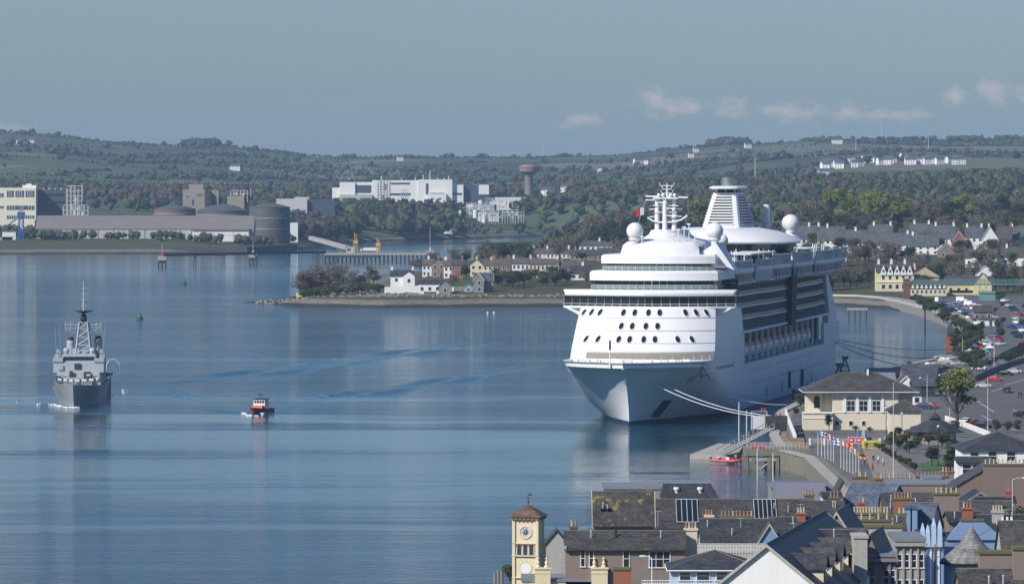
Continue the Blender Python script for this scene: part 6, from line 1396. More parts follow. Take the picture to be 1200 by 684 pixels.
for (x0,x1,y0,y1,z0,z1,nm,mt_) in ((-3.2,-1.2,20,24,4.6,6.4,'winch_house',M_grey),(1.6,3.6,20,24,4.6,6.0,'winch_house',M_grey),(-1,1,17,18,4.6,6.6,'breakwater',M_grey),(-6.3,-5.0,32,38,10.2,11.8,'signal_deck',M_grey),(5.0,6.3,32,38,10.2,11.8,'signal_deck',M_grey),(-2.0,3.4,36,44,12,13.2,'mast_deck',M_grey),(-5.0,-3.8,25.2,25.5,8.2,9.4,'screen',M_grey),(-1.0,.6,25.3,25.5,8.4,9.8,'crest_board',M_dark),(3.6,5.4,25.2,25.5,5.2,7.0,'shade_opening',M_dark),(-5.4,-4.2,23.6,23.9,5.2,6.8,'shade_opening',M_dark)):
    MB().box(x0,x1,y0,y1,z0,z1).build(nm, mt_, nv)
for x in (-4.6,-3.2,2.6,4.2): MB().tube((x-.5,23.2,6.9),(x+.5,23.2,6.9),.35,n=8).build('liferaft_canister', M_grey, nv)
for x in (-5.2,5.6): MB().tube((x,28,11.1),(x,28,13.4),.25,n=6).box(x-.5,x+.5,27.6,28.4,12.4,13).build('director', M_grey, nv)
# red pilot boat
pO = G(298, 484.5, 0); pb = empty('pilot_boat', pO, R(-14), 'small red-hulled launch with white cabin heading towards the camera', 'boat')
m = displ_hull(MB(), 10.5, 1.9, [-.4,0,.5,1.0], .7, 4.5, .5, 12); m.add([(-1.8,10.5,-.4),(1.8,10.5,-.4),(1.9,10.5,1.0),(-1.9,10.5,1.0)], [(0,3,2,1)]); m.build('hull', plain('launch_dark_red',(.22,.025,.02),.4), pb, smooth=True)
MB().prism([(0,0),(1.5,2.6),(1.75,5),(1.75,10.2),(-1.75,10.2),(-1.75,5),(-1.5,2.6)], .9, 1.05).build('deck', M_red, pb); hx(MB(), -1.3,1.3,2.2,4.2,1.05,1.9,.1,.5).build('fore_cabin', plain('hull_orange_red',(.55,.07,.03),.5), pb)
hx(MB(), -1.45,1.45,3.9,7.4,1.05,3.3,.1,.3).build('wheelhouse', M_white, pb); 
for x in (-.95,-.32,.32,.95): MB().box(x-.22,x+.22,4.0,4.2,2.35,2.95).build('window', M_glass, pb)
MB().box(1.42,1.5,4.6,6.8,2.35,2.95).build('side_window', M_glass, pb); MB().box(-1.5,1.5,3.9,7.5,3.3,3.42).build('wheelhouse_roof', M_black, pb); MB().tube((0,5.5,3.4),(0,5.5,5),.06,.04,5).box(-.6,.6,5.4,5.6,4.3,4.5).build('mast', M_black, pb)
m = MB(); m.path([(-1.9,10.4,.85),(-1.95,5,.9),(-1.6,2.4,1.05),(0,-.75,1.35),(1.6,2.4,1.05),(1.95,5,.9),(1.9,10.4,.85)], .16, 6); m.build('fender', M_black, pb)
def buoy(px, py, h, label):
    p = G(px, py, 0); b = empty('navigation_buoy', p, 0, label, 'buoy'); g = plain('buoy_green',(.02,.13,.06),.5); MB().lathe([(.2,-.6),(1.4,-.5),(1.5,.5),(1.2,.8)],n=16).build('float', g, b); m = MB()
    for k in range(4): a = k*1.57+.7; m.tube((math.cos(a),math.sin(a),.8),(.3*math.cos(a),.3*math.sin(a),h*.75),.09,n=4)
    m.lathe([(.8,.8),(.35,h*.7)],n=8); m.build('tower', g, b); MB().lathe([(.4,h*.75),(.02,h)],n=8).build('topmark', g, b); return b
buoy(163.5, 373.5, 3.6, 'green channel buoy nearer to the grey naval ship'); buoy(216, 333, 4.2, 'green channel buoy farther out toward the jetty')
p = G(575, 367, 0); mb_ = empty('swimming_swan', p, 0, 'pair of pale moored floats off the shore of the point', 'float'); MB().sphere((-1.2,0,.2),.5,8).sphere((1.4,0,.2),.5,8).build('body', M_white, mb_); mb_.name = 'mooring_float'
# wakes: long low crests in the water surface
def wake(pts, hw, h_, lines=2, gap=7):
    P = [G(a, b, 0) for a, b in pts]; Q = []
    for a, b in zip(P[:-1], P[1:]):
        n = max(2, int((b-a).length/10)); Q += [a.lerp(b, k/n) for k in range(n)]
    Q.append(P[-1]); m = MB(); N_ = len(Q)
    for l in range(lines):
        rings = []
        for i, q in enumerate(Q):
            d = (Q[min(i+1,N_-1)]-Q[max(i-1,0)]).normalized(); n_ = Vector((-d.y,d.x,0)); tp = min(1, i/6, (N_-1-i)/12)*(.6+.4*math.sin(i*.7+l)); c = q+n_*(l*gap+.6*math.sin(i*.3))
            rings.append([tuple(c+n_*(hw*t)+Vector((0,0,-.03+h_*tp*(math.cos(t*math.pi)*.5+.5)))) for t in (-1,-.7,-.4,-.15,.15,.4,.7,1)])
        m.loft(rings, False, False, close=False)
    m.build('water_wake', WATER, smooth=True, kind='structure')
wake([(306,482),(360,473),(450,459),(560,441),(665,423)], 1.9, .6, 2, 7); wake([(132,460),(200,462),(250,472),(286,483)], 1.8, .55, 2, 6)
wake([(60,474),(20,470),(-60,462)], 2, .5, 2, 6); wake([(132,452),(210,447),(330,436),(470,416),(600,399)], 2.4, .6, 2, 11); wake([(330,488),(240,478),(134,466)], 1.8, .5, 1, 7); wake([(190,404),(330,420),(450,427)], 3, .5, 1, 20)
def foam(pts, w, label_kind='stuff', n=70, seed=1, size=.35):
    rr = random.Random(seed); P = [G(a,b,0) for a,b in pts]; m = MB()
    for k in range(n):
        t = rr.random()*(len(P)-1); i = int(t); c = P[i].lerp(P[i+1], t-i)+Vector((rr.gauss(0,w),rr.gauss(0,w*1.5),0)); r = size*rr.uniform(.5,1.6)
        m.add([(c.x-r*1.6,c.y-r,.06),(c.x+r*1.2,c.y-r*1.3,.05),(c.x+r*1.7,c.y+r,.07),(c.x-r,c.y+r*1.2,.05),(c.x,c.y,.28*rr.random()+.1)], [(0,1,4),(1,2,4),(2,3,4),(3,0,4)])
    m.build('foam', plain('foam_white',(.8,.82,.84),.6), kind='stuff')
foam([(61,473.5),(72,477),(86.5,478),(90,477.5)], .5, n=60, seed=2, size=.16); foam([(130,463),(134,461),(150,457)], .8, n=10, seed=3, size=.15); foam([(284,484),(290,486.5),(300,487.5),(306,485),(311,483)], .3, n=60, seed=4, size=.12); foam([(0,470),(40,473),(62,475)], 1, n=6, seed=5, size=.14)
# ================================================================ quay
EDGE = [(30,905),(57,945),(57,1075),(53.5,1100),(54.5,1165),(61.5,1280),(74.5,1380),(84.5,1450),(93.5,1500),(112.5,1600),(131.5,1680),(152.5,1800),(157.5,1900),(160,1985)]
def edge_strip(name, parent, o0, o1, z0_, z1_, mat, pts=EDGE):
    r = []
    for i, (x, y) in enumerate(pts):
        a = Vector(pts[max(i-1,0)]); b = Vector(pts[min(i+1,len(pts)-1)]); d = (b-a).normalized(); n_ = Vector((d.y, -d.x)); p0 = Vector((x,y))+n_*o0; p1 = Vector((x,y))+n_*o1
        r.append([(p0.x,p0.y,z0_),(p1.x,p1.y,z0_),(p1.x,p1.y,z1_),(p0.x,p0.y,z1_)])
    return MB().loft(r).build(name, mat, parent)
qw = empty('quay_wall', (0,0,0), 0, 'weathered concrete quay wall below the promenade and the ship berth', 'quay wall')
M_quay = plain('quay_concrete', (.21,.185,.14), .9, var=.3, scale=.25, streak=.8, dirt=(.10,.085,.055))
edge_strip('wall', qw, -1.5, 2.0, -4, 3.5, M_quay); edge_strip('coping', qw, -1.7, .3, 3.503, 3.8, M_conc)
qp = [(x+1.9*(1 if y < 1100 else .95), y+(1 if y < 1200 else -.5)) for x, y in EDGE]
m = MB(); m.add([(x, y, 3.53) for x, y in qp]+[(300,1985,3.53),(300,560,3.53),(-6,560,3.53),(8,800,3.53)], [tuple(range(len(qp)+4))]); m.build('pavement', M_pave, kind='structure')
for o_ in [o for o in COL.objects if o.name.startswith(('car_park','road','road_marking'))]: o_.location.z += .09
# mooring ropes
def rope(a, b, sag, label, r=.09, mat=None):
    a = Vector(a); b = Vector(b); pts = [a.lerp(b, t)-Vector((0,0,4*sag*t*(1-t))) for t in [k/12 for k in range(13)]]; o = MB().path(pts, r, 5).build('mooring_rope', mat or M_rope); tag(o, label, 'rope')
def shp(v, u, z): c, s_ = math.cos(SH_TH), math.sin(SH_TH); return Vector((SH_O[0]+u*s_+v*c, SH_O[1]+u*c-v*s_, z))
def hp(px, py): return shp(*hull_at(px, py, 1, .1))
b1 = G(908,489,3.9); b2 = G(913,487.5,3.9)
rope(hp(767,450.5), b1, 1.6, 'nearest pale mooring rope running from the bow to the quay corner'); rope(hp(778,450), b2, 1.5, 'second pale mooring rope close beside the nearest one')
rope(hp(824,452), G(922,474,3.9), 1.2, 'thinner third mooring rope from below the bow emblem', .055); rope(hp(868,462), G(938,470,3.9), .8, 'faint fourth mooring rope low along the dark hull', .05, M_tim)
sp = shp(15.5, 280, 11); M_cab = plain('dark_cable', (.05,.06,.08), .6)
rope(sp, G(1052,427,6), .8, 'dark stern line descending from the stern to the grey roofs', .10, M_cab); rope(sp+Vector((0,0,.4)), G(1113,418,5), 2.0, 'dark stern line reaching toward the squat brick pier', .10, M_cab); rope(sp+Vector((0,0,.9)), G(1130,408,8), 1.5, 'topmost nearly level dark stern line', .08, M_cab)
# pier, landing stage, pontoon
def at(px, Y, z=3.5): return Vector(((px-600)*Y/F, Y, z))
pi_ = empty('pier', at(895, 1100, 0), 0, 'concrete landing pier with open cross-braced frame below its deck', 'pier'); sI = 1100/F; X_ = lambda px: (px-895)*sI
MB().box(X_(874), X_(951), 0, 14, 2.6, 3.9).build('deck', M_quay, pi_); MB().box(X_(912), X_(948), .6, 12, -4, 2.6).build('abutment', M_quay, pi_)
for px in (874.5, 883, 901, 911): m = MB().box(X_(px)-.35, X_(px)+.35, .2, .9, -4, 2.6); m.box(X_(px)-.35, X_(px)+.35, 10, 10.7, -4, 2.6); m.build('leg', M_quay, pi_)
m = MB(); m.tube((X_(884),.5,-1),(X_(908),.5,2.2),.2,n=5); m.tube((X_(884),.5,1.6),(X_(897),.5,-1.4),.2,n=5); m.box(X_(878),X_(912),.3,.8,1.6,2.4); m.build('brace', M_conc, pi_)
m = MB(); 
for k in range(17): x = X_(876)+k*.72; m.tube((x,.15,3.9),(x,.15,5.1),.05,n=4)
for z in (4.4,4.8,5.15): m.tube((X_(876),.15,z),(X_(949),.15,z),.05,n=4)
m.build('railing', M_pipe, pi_)
for px, zt, Yp in ((866,9.8,1180),(875,8.5,1170),(887.5,6.0,1060),(906,5.2,1060)):
    tag(MB().tube((0,0,-4),(0,0,zt),.14,.12,8).build('mooring_pole', M_pipe, loc=at(px,Yp,0)), 'slim grey mooring pole %s the landing pier' % {866:'tallest, standing left of',875:'second, close left of',887.5:'in front of the braced bay of',906:'shortest, right in front of'}[px], 'pole')
pt = empty('pontoon', (0,0,0), 0, 'flat grey floating pontoon wedge beside the landing pier', 'pontoon'); P4 = [G(808.5,532,.9),G(863,533,.9),G(872,521,.9),G(842,519,.9)]; m = MB(); m.hexa([(p.x,p.y,-.4) for p in P4],[(p.x,p.y,.9) for p in P4]); m.build('deck', M_conc, pt)
gw = empty('gangway', (0,0,0), 0, 'sloping railed gangway rising from the pontoon to the quay', 'gangway'); A_ = at(843,1130,1.1); B_ = at(908,1190,4.2); d = (B_-A_); n_ = Vector((-d.y,d.x,0)).normalized()*.8; m = MB(); m.hexa([A_-n_,B_-n_,B_+n_,A_+n_],[A_-n_+Vector((0,0,.2)),B_-n_+Vector((0,0,.2)),B_+n_+Vector((0,0,.2)),A_+n_+Vector((0,0,.2))]); m.build('deck', M_conc, gw)
m = MB()
for sg in (-1,1):
    a, b = A_+n_*sg, B_+n_*sg; m.tube(a+Vector((0,0,1.3)), b+Vector((0,0,1.3)), .08, n=5)
    for k in range(13): q = a.lerp(b, k/12); m.tube(q, q+Vector((0,0,1.3)), .05, n=4)
m.build('handrail', M_pipe, gw)
for i, px in enumerate((846, 856)):
    rb = empty('rescue_boat', at(px, 1122-i*2, .55), R(70), 'small red inflatable boat moored at the pontoon, %s of two' % ('left' if i == 0 else 'right'), 'boat'); m = MB(); m.path([(-.7,2.2,.1),(-.75,-1,.1),(-.5,-2,.25),(0,-2.5,.4),(.5,-2,.25),(.75,-1,.1),(.7,2.2,.1)], .27, 8); m.build('tube', M_red, rb); MB().box(-.55,.55,-1.6,2.1,-.15,0).build('floor', M_dark, rb); MB().box(-.25,.25,.2,.8,0,.8).build('console', M_white, rb); MB().box(-.2,.2,2.1,2.5,-.2,.7).build('outboard_motor', M_black, rb)
tp = empty('tarpaulin_shelter', at(890, 1190, 3.53), 0, 'white tarpaulin box shelter on the pier head', 'shelter'); MB().box(-1.5,1.5,0,3,.2,2.9).build('tarpaulin', plain('tarpaulin',(.62,.63,.62),.7,var=.15,scale=2), tp); m = MB()
for x in (-1.6,1.6):
    for y in (-.1,3.1): m.tube((x,y,0),(x,y,3.9),.06,n=5)
m.tube((-1.6,-.1,3.9),(1.6,-.1,3.9),.06,n=5); m.build('frame', M_pipe, tp)
dk = MB().box(-2.6,2.0,0,6,0,3.0); tag(dk.build('dark_container', M_dark, loc=at(912,1186,3.53)), 'dark boxed stage store right of the tarpaulin shelter', 'container')
M_hivis = plain('hi_vis_orange', (.75,.16,.05), .8)
for px, py, lb in ((893,499,'worker in orange standing on the white tarpaulin shelter edge'),(896.5,499,'second worker in orange beside the tarpaulin shelter'),(909,497,'worker in orange left of a pair handling the ropes'),(914,496,'worker in orange right of a pair handling the ropes')):
    person(at(px, 1192 if px < 900 else 1215, 3.53+(2.9 if px < 900 else 1.0)), M_hivis, lb, 'walk', 1.0)
MB().box(-2.2,2.2,0,2,0,1).build('platform', M_conc, loc=at(912,1214,3.53)); tag([o for o in COL.objects if o.name.startswith('platform')][-1], 'low concrete bollard block carrying two orange workers', 'bollard block')
for px, py in ((884,523),(893,527)): o = MB().box(-.45,.45,-.1,.1,0,1.3).build('life_ring_board', M_red, loc=at(px, 1101, 3.9)); tag(o, 'red lifebuoy board on the pier railing, %s one' % ('left' if px < 890 else 'right'), 'lifebuoy board')
rp = empty('ramp_wall', (0,0,0), 0, 'ramp wall with white boarded parapet leading down to the pier', 'wall'); a, b = at(920.5,1210,3.53), at(933,1120,3.53); d = (b-a).normalized(); n_ = Vector((-d.y,d.x,0))*.25; m = MB(); m.hexa([a-n_,b-n_,b+n_,a+n_],[a-n_+Vector((0,0,2.2)),b-n_+Vector((0,0,.6)),b+n_+Vector((0,0,.6)),a+n_+Vector((0,0,2.2))]); m.build('wall', M_quay, rp)
for t0, t1 in ((0,.35),(.4,.98)): p, q = a.lerp(b,t0), a.lerp(b,t1); m = MB(); z0_, z1_ = 2.25-1.6*t0, 2.25-1.6*t1; m.hexa([p-n_*.5+Vector((0,0,z0_)),q-n_*.5+Vector((0,0,z1_)),q+n_*.5+Vector((0,0,z1_)),p+n_*.5+Vector((0,0,z0_))],[p-n_*.5+Vector((0,0,z0_+1.5)),q-n_*.5+Vector((0,0,z1_+1.5)),q+n_*.5+Vector((0,0,z1_+1.5)),p+n_*.5+Vector((0,0,z0_+1.5))]); m.build('white_board', M_white, rp)
m = MB().box(-1.3,1.3,0,3,0,1.9); tag(m.build('timber_store', plain('timber_brown',(.26,.18,.09),.85,var=.2,scale=2), loc=at(935,1112,3.53)), 'brown timber-faced block behind the pier', 'store')
# low parapet wall of the promenade coming toward the camera
for px, py, hh in ((955,470,2),(946,462,2.4),(930,468,2.2),(925,455,4),(940,452,4)):
    tag(MB().box(-.35,.35,-.35,.35,0,hh).box(-.5,.5,-.5,.5,hh,hh+.25).build('quay_fender_post', M_pile, loc=G(px,py,3.5)), 'dark fender post at the ship berth behind the cream waterfront building', 'post', 'dark fender posts at the berth')
for (ax, ay, bx, w_, h_, lb) in ((990.5,418,444,15,26,'taller dark A-frame gantry at the stern berth'),(983.5,426,444,10,18,'shorter dark A-frame gantry at the stern berth')):
    Yg = 1500; s = Yg/F; zt = CH-(ay-HY)*s; g = empty('boarding_gantry', at(ax,Yg,0), 0, lb, 'gantry'); m = MB()
    for sg in (-1,1):
        for y in (0,2): m.tube((sg*w_*.5*s,y*1.5,3.4),(0,y,zt),.16,n=5)
    for t in (.3,.55,.8): z = 3.4+(zt-3.4)*t; x = w_*.5*s*(1-t); m.tube((-x,0,z),(x,0,z),.1,n=4); m.tube((-x,2.2,z),(x,2.2,z),.1,n=4); m.tube((-x,0,z),(x*.6,0,z+(zt-3.4)*.2),.08,n=4)
    m.build('frame', plain('gantry_blue',(.06,.09,.13),.5), g); MB().box(-.8,.8,-.5,2.5,zt-.6,zt+.1).build('head', MATS['gantry_blue'], g)
# ================================================================ waterfront building and park
Yw = 1192; sw_ = Yw/F; wb = empty('waterfront_building', at(1014, Yw, 3.53), 0, 'cream two-storey waterfront building with wide slate hip roof and tall triple windows', 'building')
Xw = lambda px: (px-1014)*sw_; Zw = lambda py: CH-(py-HY)*sw_-3.53
ze = Zw(459.5)
MB().box(Xw(975.6), Xw(1052.8), 0, 14, -1, ze).build('wall', M_cream2 if 'M_cream2' in globals() else plain('warm_stucco',(.68,.60,.46),.85,var=.06,scale=.4,streak=.15,dirt=(.42,.36,.27)), wb)
M_stu = MATS['warm_stucco']
MB().box(Xw(946.7), Xw(975.6), 2.5, 13, -1, ze).build('west_bay', M_stu, wb); MB().box(Xw(1052.8), Xw(1071), 4, 14, -1, ze).build('east_wing', M_stu, wb); MB().box(Xw(940.5), Xw(975.6), -1.5, 2.5, -1, Zw(482.5)).build('terrace_wall', M_stu, wb)
MB().box(Xw(940.0), Xw(976), -1.7, -1.4, Zw(483.8), Zw(482)).box(Xw(940.4), Xw(975.9), -1.62, -1.45, Zw(490), Zw(489)).build('terrace_moulding', M_white, wb)
w = Xw(1073)-Xw(944.5); ro = hip_roof(wb, w, 15.5, ze, Zw(441)+.6, M_slateb, .7, Xw(944.5), -.6, gutter=M_white)
m = MB(); m.box(Xw(975.5)-.1, Xw(1052.9)+.1, -.12, .1, ze-.55, ze-.2); m.box(Xw(975.5)-.06, Xw(1052.9)+.06, -.1, .08, Zw(483.5), Zw(482.3)); m.build('cornice', M_white, wb)
for px in (990, 1004.8, 1019.5, 1034.5): MB().box(Xw(px)-.28, Xw(px)+.28, -.22, .05, Zw(483), ze-.55).build('pilaster', M_white, wb)
for px in (997.2, 1012, 1027): window(wb, Xw(px), (Zw(481.3)+Zw(469))/2, 1.8, Zw(469)-Zw(481.3), 0, bars=1); a = MB(); a.loft([[(Xw(px)+1.0*math.cos(q), y, Zw(469)+.8*math.sin(q)) for q in [math.pi*i/10 for i in range(11)]] for y in (-.06, .02)]); a.build('blind_arch', plain('arch_grey',(.42,.40,.36),.8), wb)
for px, w_ in ((980.5,.9),(997,.9),(1012,.8),(1043,.9)): window(wb, Xw(px), Zw(495.5), w_, .95, 0, far=True)
# arched opening of the west bay
oc = [(.62*math.cos(q), .75+.62*math.sin(q)) for q in [math.pi*i/8 for i in range(9)]]+[(-.62,-1.2),(.62,-1.2)]
m = MB(); m.add([(Xw(958)+x, 2.44, Zw(471.5)+z) for x, z in oc], [tuple(range(len(oc)))]); m.build('arched_window', M_pane, wb); MB().box(Xw(965),Xw(967),2.2,2.6,Zw(482),Zw(463)).build('bay_pilaster', plain('arch_grey',(.42,.40,.36),.8), wb)
MB().box(Xw(1019)-.2, Xw(1019)+.2, 6, 6.4, Zw(441)-.5, Zw(439)+1.0).build('roof_vent', M_white, ro)
ann = empty('annex_pavilion', at(1061, 1168, 3.53), 0, 'small cream pavilion with pyramid slate roof right of the waterfront building', 'pavilion'); w = 36*1168/F; h_ = CH-(482-HY)*1168/F-3.53
MB().box(-w/2, w/2, 0, 7, -1, h_).build('wall', M_stu, ann); hip_roof(ann, w, 7, h_, h_+2.3, M_slateb, .5, -w/2, 0)
for x in (-1.5, 1.6): MB().box(x-.7,x+.7,-.08,.04,.9,1.6).build('window_panel', plain('arch_grey',(.42,.40,.36),.8), ann)
# terrace garden
for px, py, k, h_, wd, lb in ((971.5,505,'evergreen_tree',3.9,.75,'dark rounded clipped shrub before the terrace door'),(1029,501,'evergreen_tree',4.8,.8,'dark palm-like tree before the right window of the waterfront building'),(1012,503,'olive_tree',3.6,.8,'slim olive tree below the middle window'),(993,503,'olive_tree',2.6,.8,'small olive bush below the left window'),(1003,506,'shrub',1.6,1.8,'low spiky shrubs along the wall foot'),(1020,507,'shrub',1.5,1.8,'low green shrubs right along the wall foot'),(938,478,'olive_tree',3.6,1.1,'green bush at the corner of the west terrace'),(933,488,'evergreen_tree',2.8,.9,'dark bush at the foot of the west terrace'),(1052,497,'evergreen_tree',3.0,.6,'dark narrow bush at the corner of the pavilion')):
    tree(k, G(px, py, 3.53), h_, lb, None, wd)
fn2 = empty('garden_fence', at(990, 1125, 3.53), 0, 'low white post and rail fence before the waterfront building', 'fence'); sF = 1125/F; m = MB()
for px in (949,966,982,998,1014,1031): m.box((px-990)*sF-.2,(px-990)*sF+.2,-.2,.2,0,1.35)
m.build('post', M_white, fn2); m = MB()
for z in (.5,.9,1.2): m.box((949-990)*sF,(1031-990)*sF,-.04,.04,z,z+.07)
for k in range(60): x = (949-990)*sF+k*.23; m.box(x-.015,x+.015,-.03,.03,.1,1.2)
m.build('rail', M_pipe, fn2)
ky = empty('yellow_kiosk', at(1021.5, 1110, 3.53), 0, 'low yellow framed play kiosk in front of the white fence', 'kiosk'); MB().box(-1.8,1.8,0,2,0,1.5).build('body', plain('play_yellow',(.62,.50,.05),.6), ky); MB().box(-1.5,1.5,-.05,.02,.3,1.2).build('panel', plain('play_olive',(.30,.28,.10),.7), ky)
# flags
def flag_mesh(parent, w, h_, z, style, seed):
    rr = random.Random(seed); n = 8; ph = rr.uniform(0,3); drop = rr.uniform(.2,.5); ang = rr.uniform(-.3,.3)
    cols = {'uk': ('flag_navy','flag_red','flag_white'), 'ca': ('flag_red','flag_white'), 'ch': ('flag_red','flag_white'), 'de': ('flag_black','flag_red','flag_gold'), 'wh': ('flag_white','flag_blue'), 'es': ('flag_red','flag_gold'), 'fr': ('flag_blue','flag_white','flag_red'), 'it': ('flag_green','flag_white','flag_red'), 'ie': ('flag_green','flag_white','flag_orange'), 'eu': ('flag_blue','flag_gold'), 'us': ('flag_red','flag_white','flag_navy')}[style]
    C_ = {'flag_navy': (.02,.04,.20), 'flag_red': (.62,.03,.04), 'flag_white': (.78,.78,.78), 'flag_black': (.02,.02,.02), 'flag_gold': (.7,.48,.03), 'flag_blue': (.04,.12,.45), 'flag_green': (.03,.30,.12), 'flag_orange': (.7,.28,.05)}
    mats = [plain(c, C_[c], .8, var=.05) for c in cols]; m = MB(); nz = 6
    pt_ = lambda i, j: (w*i/n*math.cos(ang), .16*math.sin(i*1.1+ph)+w*i/n*math.sin(ang), z-h_*(1-j/nz)-drop*(i/n)**2*w*.8)
    for i in range(n):
        for j in range(nz):
            u, v_ = (i+.5)/n, (j+.5)/nz
            if style == 'uk': k = 1 if (abs(u-.5)<.07 or abs(v_-.5)<.1) else (2 if (abs(u-.5)<.2 or abs(v_-.5)<.27 or abs(abs(u-.5)-abs(v_-.5))<.1) else 0)
            elif style == 'ca': k = 0 if (u<.26 or u>.74) else (0 if (abs(u-.5)<.13 and abs(v_-.5)<.22) else 1)
            elif style == 'ch': k = 1 if ((abs(u-.5)<.1 and abs(v_-.5)<.35) or (abs(v_-.5)<.1 and abs(u-.5)<.3)) else 0
            elif style == 'de': k = 0 if v_ > .66 else (1 if v_ > .33 else 2)
            elif style == 'es': k = 1 if .25 < v_ < .75 else 0
            elif style in ('fr','it','ie'): k = 0 if u < .33 else (1 if u < .66 else 2)
            elif style == 'wh': k = 1 if abs(v_-.5) < .12 else 0
            elif style == 'eu': k = 1 if abs(math.hypot((u-.5)*1.4, v_-.5)-.28) < .06 else 0
            else: k = 2 if (u < .4 and v_ > .45) else (j % 2)
            m.mi(k).add([pt_(i,j),pt_(i+1,j),pt_(i+1,j+1),pt_(i,j+1)], [(0,1,2,3)])
    for f in range(len(m.f)): pass
    o = m.build('flag', mats, parent); md_ = o.modifiers.new('thickness','SOLIDIFY'); md_.thickness = .02; return o
names = {'uk':'crossed blue, red and white','ca':'red and white maple','ch':'red with white cross','de':'black, red and gold','wh':'white','es':'red and gold','fr':'blue, white and red','it':'green, white and red','ie':'green, white and orange','eu':'blue with gold ring','us':'red and white striped'}
for g_, lst in (('left cluster', [(958.6,503,533,'fr'),(962.8,505,535,'wh'),(966.6,507,537,'us'),(970.3,510,538,'uk'),(973.8,513,540,'eu'),(976.8,515,541,'wh')]), ('right cluster', [(985.4,516,548,'ca'),(989,517,550,'ch'),(992.5,519,552,'es'),(996,524,553,'uk'),(999.5,526,555,'ca'),(1003,529,556,'it'),(1006.5,531,558,'de')])):
    for i, (px, pt_y, pb_y, st_y) in enumerate(lst):
        p = G(px, pb_y, 3.53); h_ = (pb_y-pt_y)*p.y/F; fo = empty('flagpole', p, 0, 'flagpole %d from left in the %s, with %s flag' % (i+1, g_, names[st_y]), 'flagpole', 'flagpoles of the promenade, '+g_); MB().tube((0,0,0),(0,0,h_),.06,.035,8).build('pole', M_white, fo); MB().sphere((0,0,h_+.05),.08,8).build('finial', plain('flag_gold',(.7,.48,.03),.8), fo); flag_mesh(fo, 1.15, .75, h_-.1, st_y, i+int(px))
for px, lb in ((997.5,'left small red sign panel on the promenade'),(1006.5,'right small red sign panel on the promenade')):
    sg = empty('sign_panel', G(px, 527, 3.53), 0, lb, 'sign'); MB().box(-.55,.55,-.05,.05,1.4,2.5).build('panel', plain('sign_red',(.62,.04,.06),.6), sg); MB().box(-.62,.62,-.03,.03,1.33,2.57).build('frame', M_white, sg); MB().tube((0,.05,0),(0,.05,1.4),.05,n=6).build('post', M_pipe, sg); MB().box(-.25,.25,-.08,-.05,1.8,2.1).build('mark', M_white, sg)
# park paving, planters, lawn
M_pav2 = plain('brown_paving', (.26,.22,.18), .9, var=.2, scale=.6)
sheet('plaza', [G(1010,524,3.6),G(1030,524,3.6),G(1077,560,3.6),G(1078,575,3.6),G(1030,575,3.6)], 3.6, M_pav2)
for k in range(7): a, b = G(1016+k*9,533+k*5.2,3.6), G(1032+k*9,531+k*5,3.6); d = (b-a).normalized(); n_ = Vector((-d.y,d.x,0))*.18; m = MB(); m.add([(a-n_)[:2]+(3.606,),(b-n_)[:2]+(3.606,),(b+n_)[:2]+(3.606,),(a+n_)[:2]+(3.606,)], [(0,1,2,3)]); m.build('paving_band', plain('band_grey',(.16,.15,.14),.9), kind='structure')
sheet('lawn', [G(1076,544,3.62),G(1094,538,3.62),G(1112,544,3.62),G(1098,551,3.62),G(1080,551,3.62)], 3.62, plain('lawn_green',(.05,.11,.02),.95,var=.3,scale=.4))
for k in range(24): t = k/23; px, py = 1020+52*t, 521+32*t; tree('evergreen_tree' if k % 3 else 'shrub', G(px+rt.uniform(-1,1), py+rt.uniform(-.8,.8), 3.55), rt.uniform(1.3,2.3), 'dark clipped bush in the long row beside the plaza', 'clipped bushes beside the plaza', 1.1)
for k in range(18): px, py = rt.uniform(1040,1090), rt.uniform(512,532); tree(rt.choice(('shrub','evergreen_tree','olive_tree')), G(px,py,3.55), rt.uniform(1.6,3), 'bush in the park left of the bandstand', 'bushes left of the bandstand', 1.2)
for k in range(44):
    px, py = rt.uniform(1036,1128), rt.uniform(512,560)
    if (1072 < px < 1118 and 532 < py < 552) or px < 1040+(py-512)*.9: continue
    tree(rt.choice(('shrub','evergreen_tree','olive_tree','bare_tree')), G(px,py,3.55), rt.uniform(1.8,4.2), 'garden bush or small tree in the park around the bandstand', 'greenery around the bandstand', 1.25)
for k in range(9): px, py = rt.uniform(1012,1062), rt.uniform(519,552); person(G(px,py,3.62), (M_dark, M_red, M_sail)[k % 3], 'person strolling on the brown paved plaza', 'walk', k*.9, 'people on the plaza')
tree('evergreen_tree', G(1092,546,3.55), 5.2, 'dark round bush in front of the bandstand', None, .85)
pc = ['play_yellow','play_orange','play_red','play_blue','play_green','play_yellow','play_red','play_blue']; PC = {'play_yellow':(.65,.5,.05),'play_orange':(.7,.25,.03),'play_red':(.6,.04,.03),'play_blue':(.03,.12,.45),'play_green':(.03,.35,.2)}
for k, (px, py, c, nm_) in enumerate(((1053,517,'play_orange','orange'),(1056,519,'play_yellow','yellow'),(1059,518,'play_red','red'),(1062,519,'play_white','white'),(1064.5,518,'play_red','red'),(1069,520,'play_green','turquoise'),(1012,512,'play_yellow','yellow'),(1007,512,'play_blue','blue'),(1015,514,'play_blue','dark blue'),(1066,523,'play_orange','orange'))):
    c_ = plain(c, PC.get(c, (.7,.7,.68)), .6); bn = empty('play_post', G(px, py+3, 3.55), 0, 'narrow %s banner board, number %d among the coloured boards of the park' % (nm_, k+1), 'banner', 'coloured boards of the park'); MB().box(-.24,.24,-.06,.06,.5,2.0).build('board', c_, bn); MB().tube((-.3,0,0),(-.3,0,2.2),.05,n=6).build('post', M_pipe, bn)
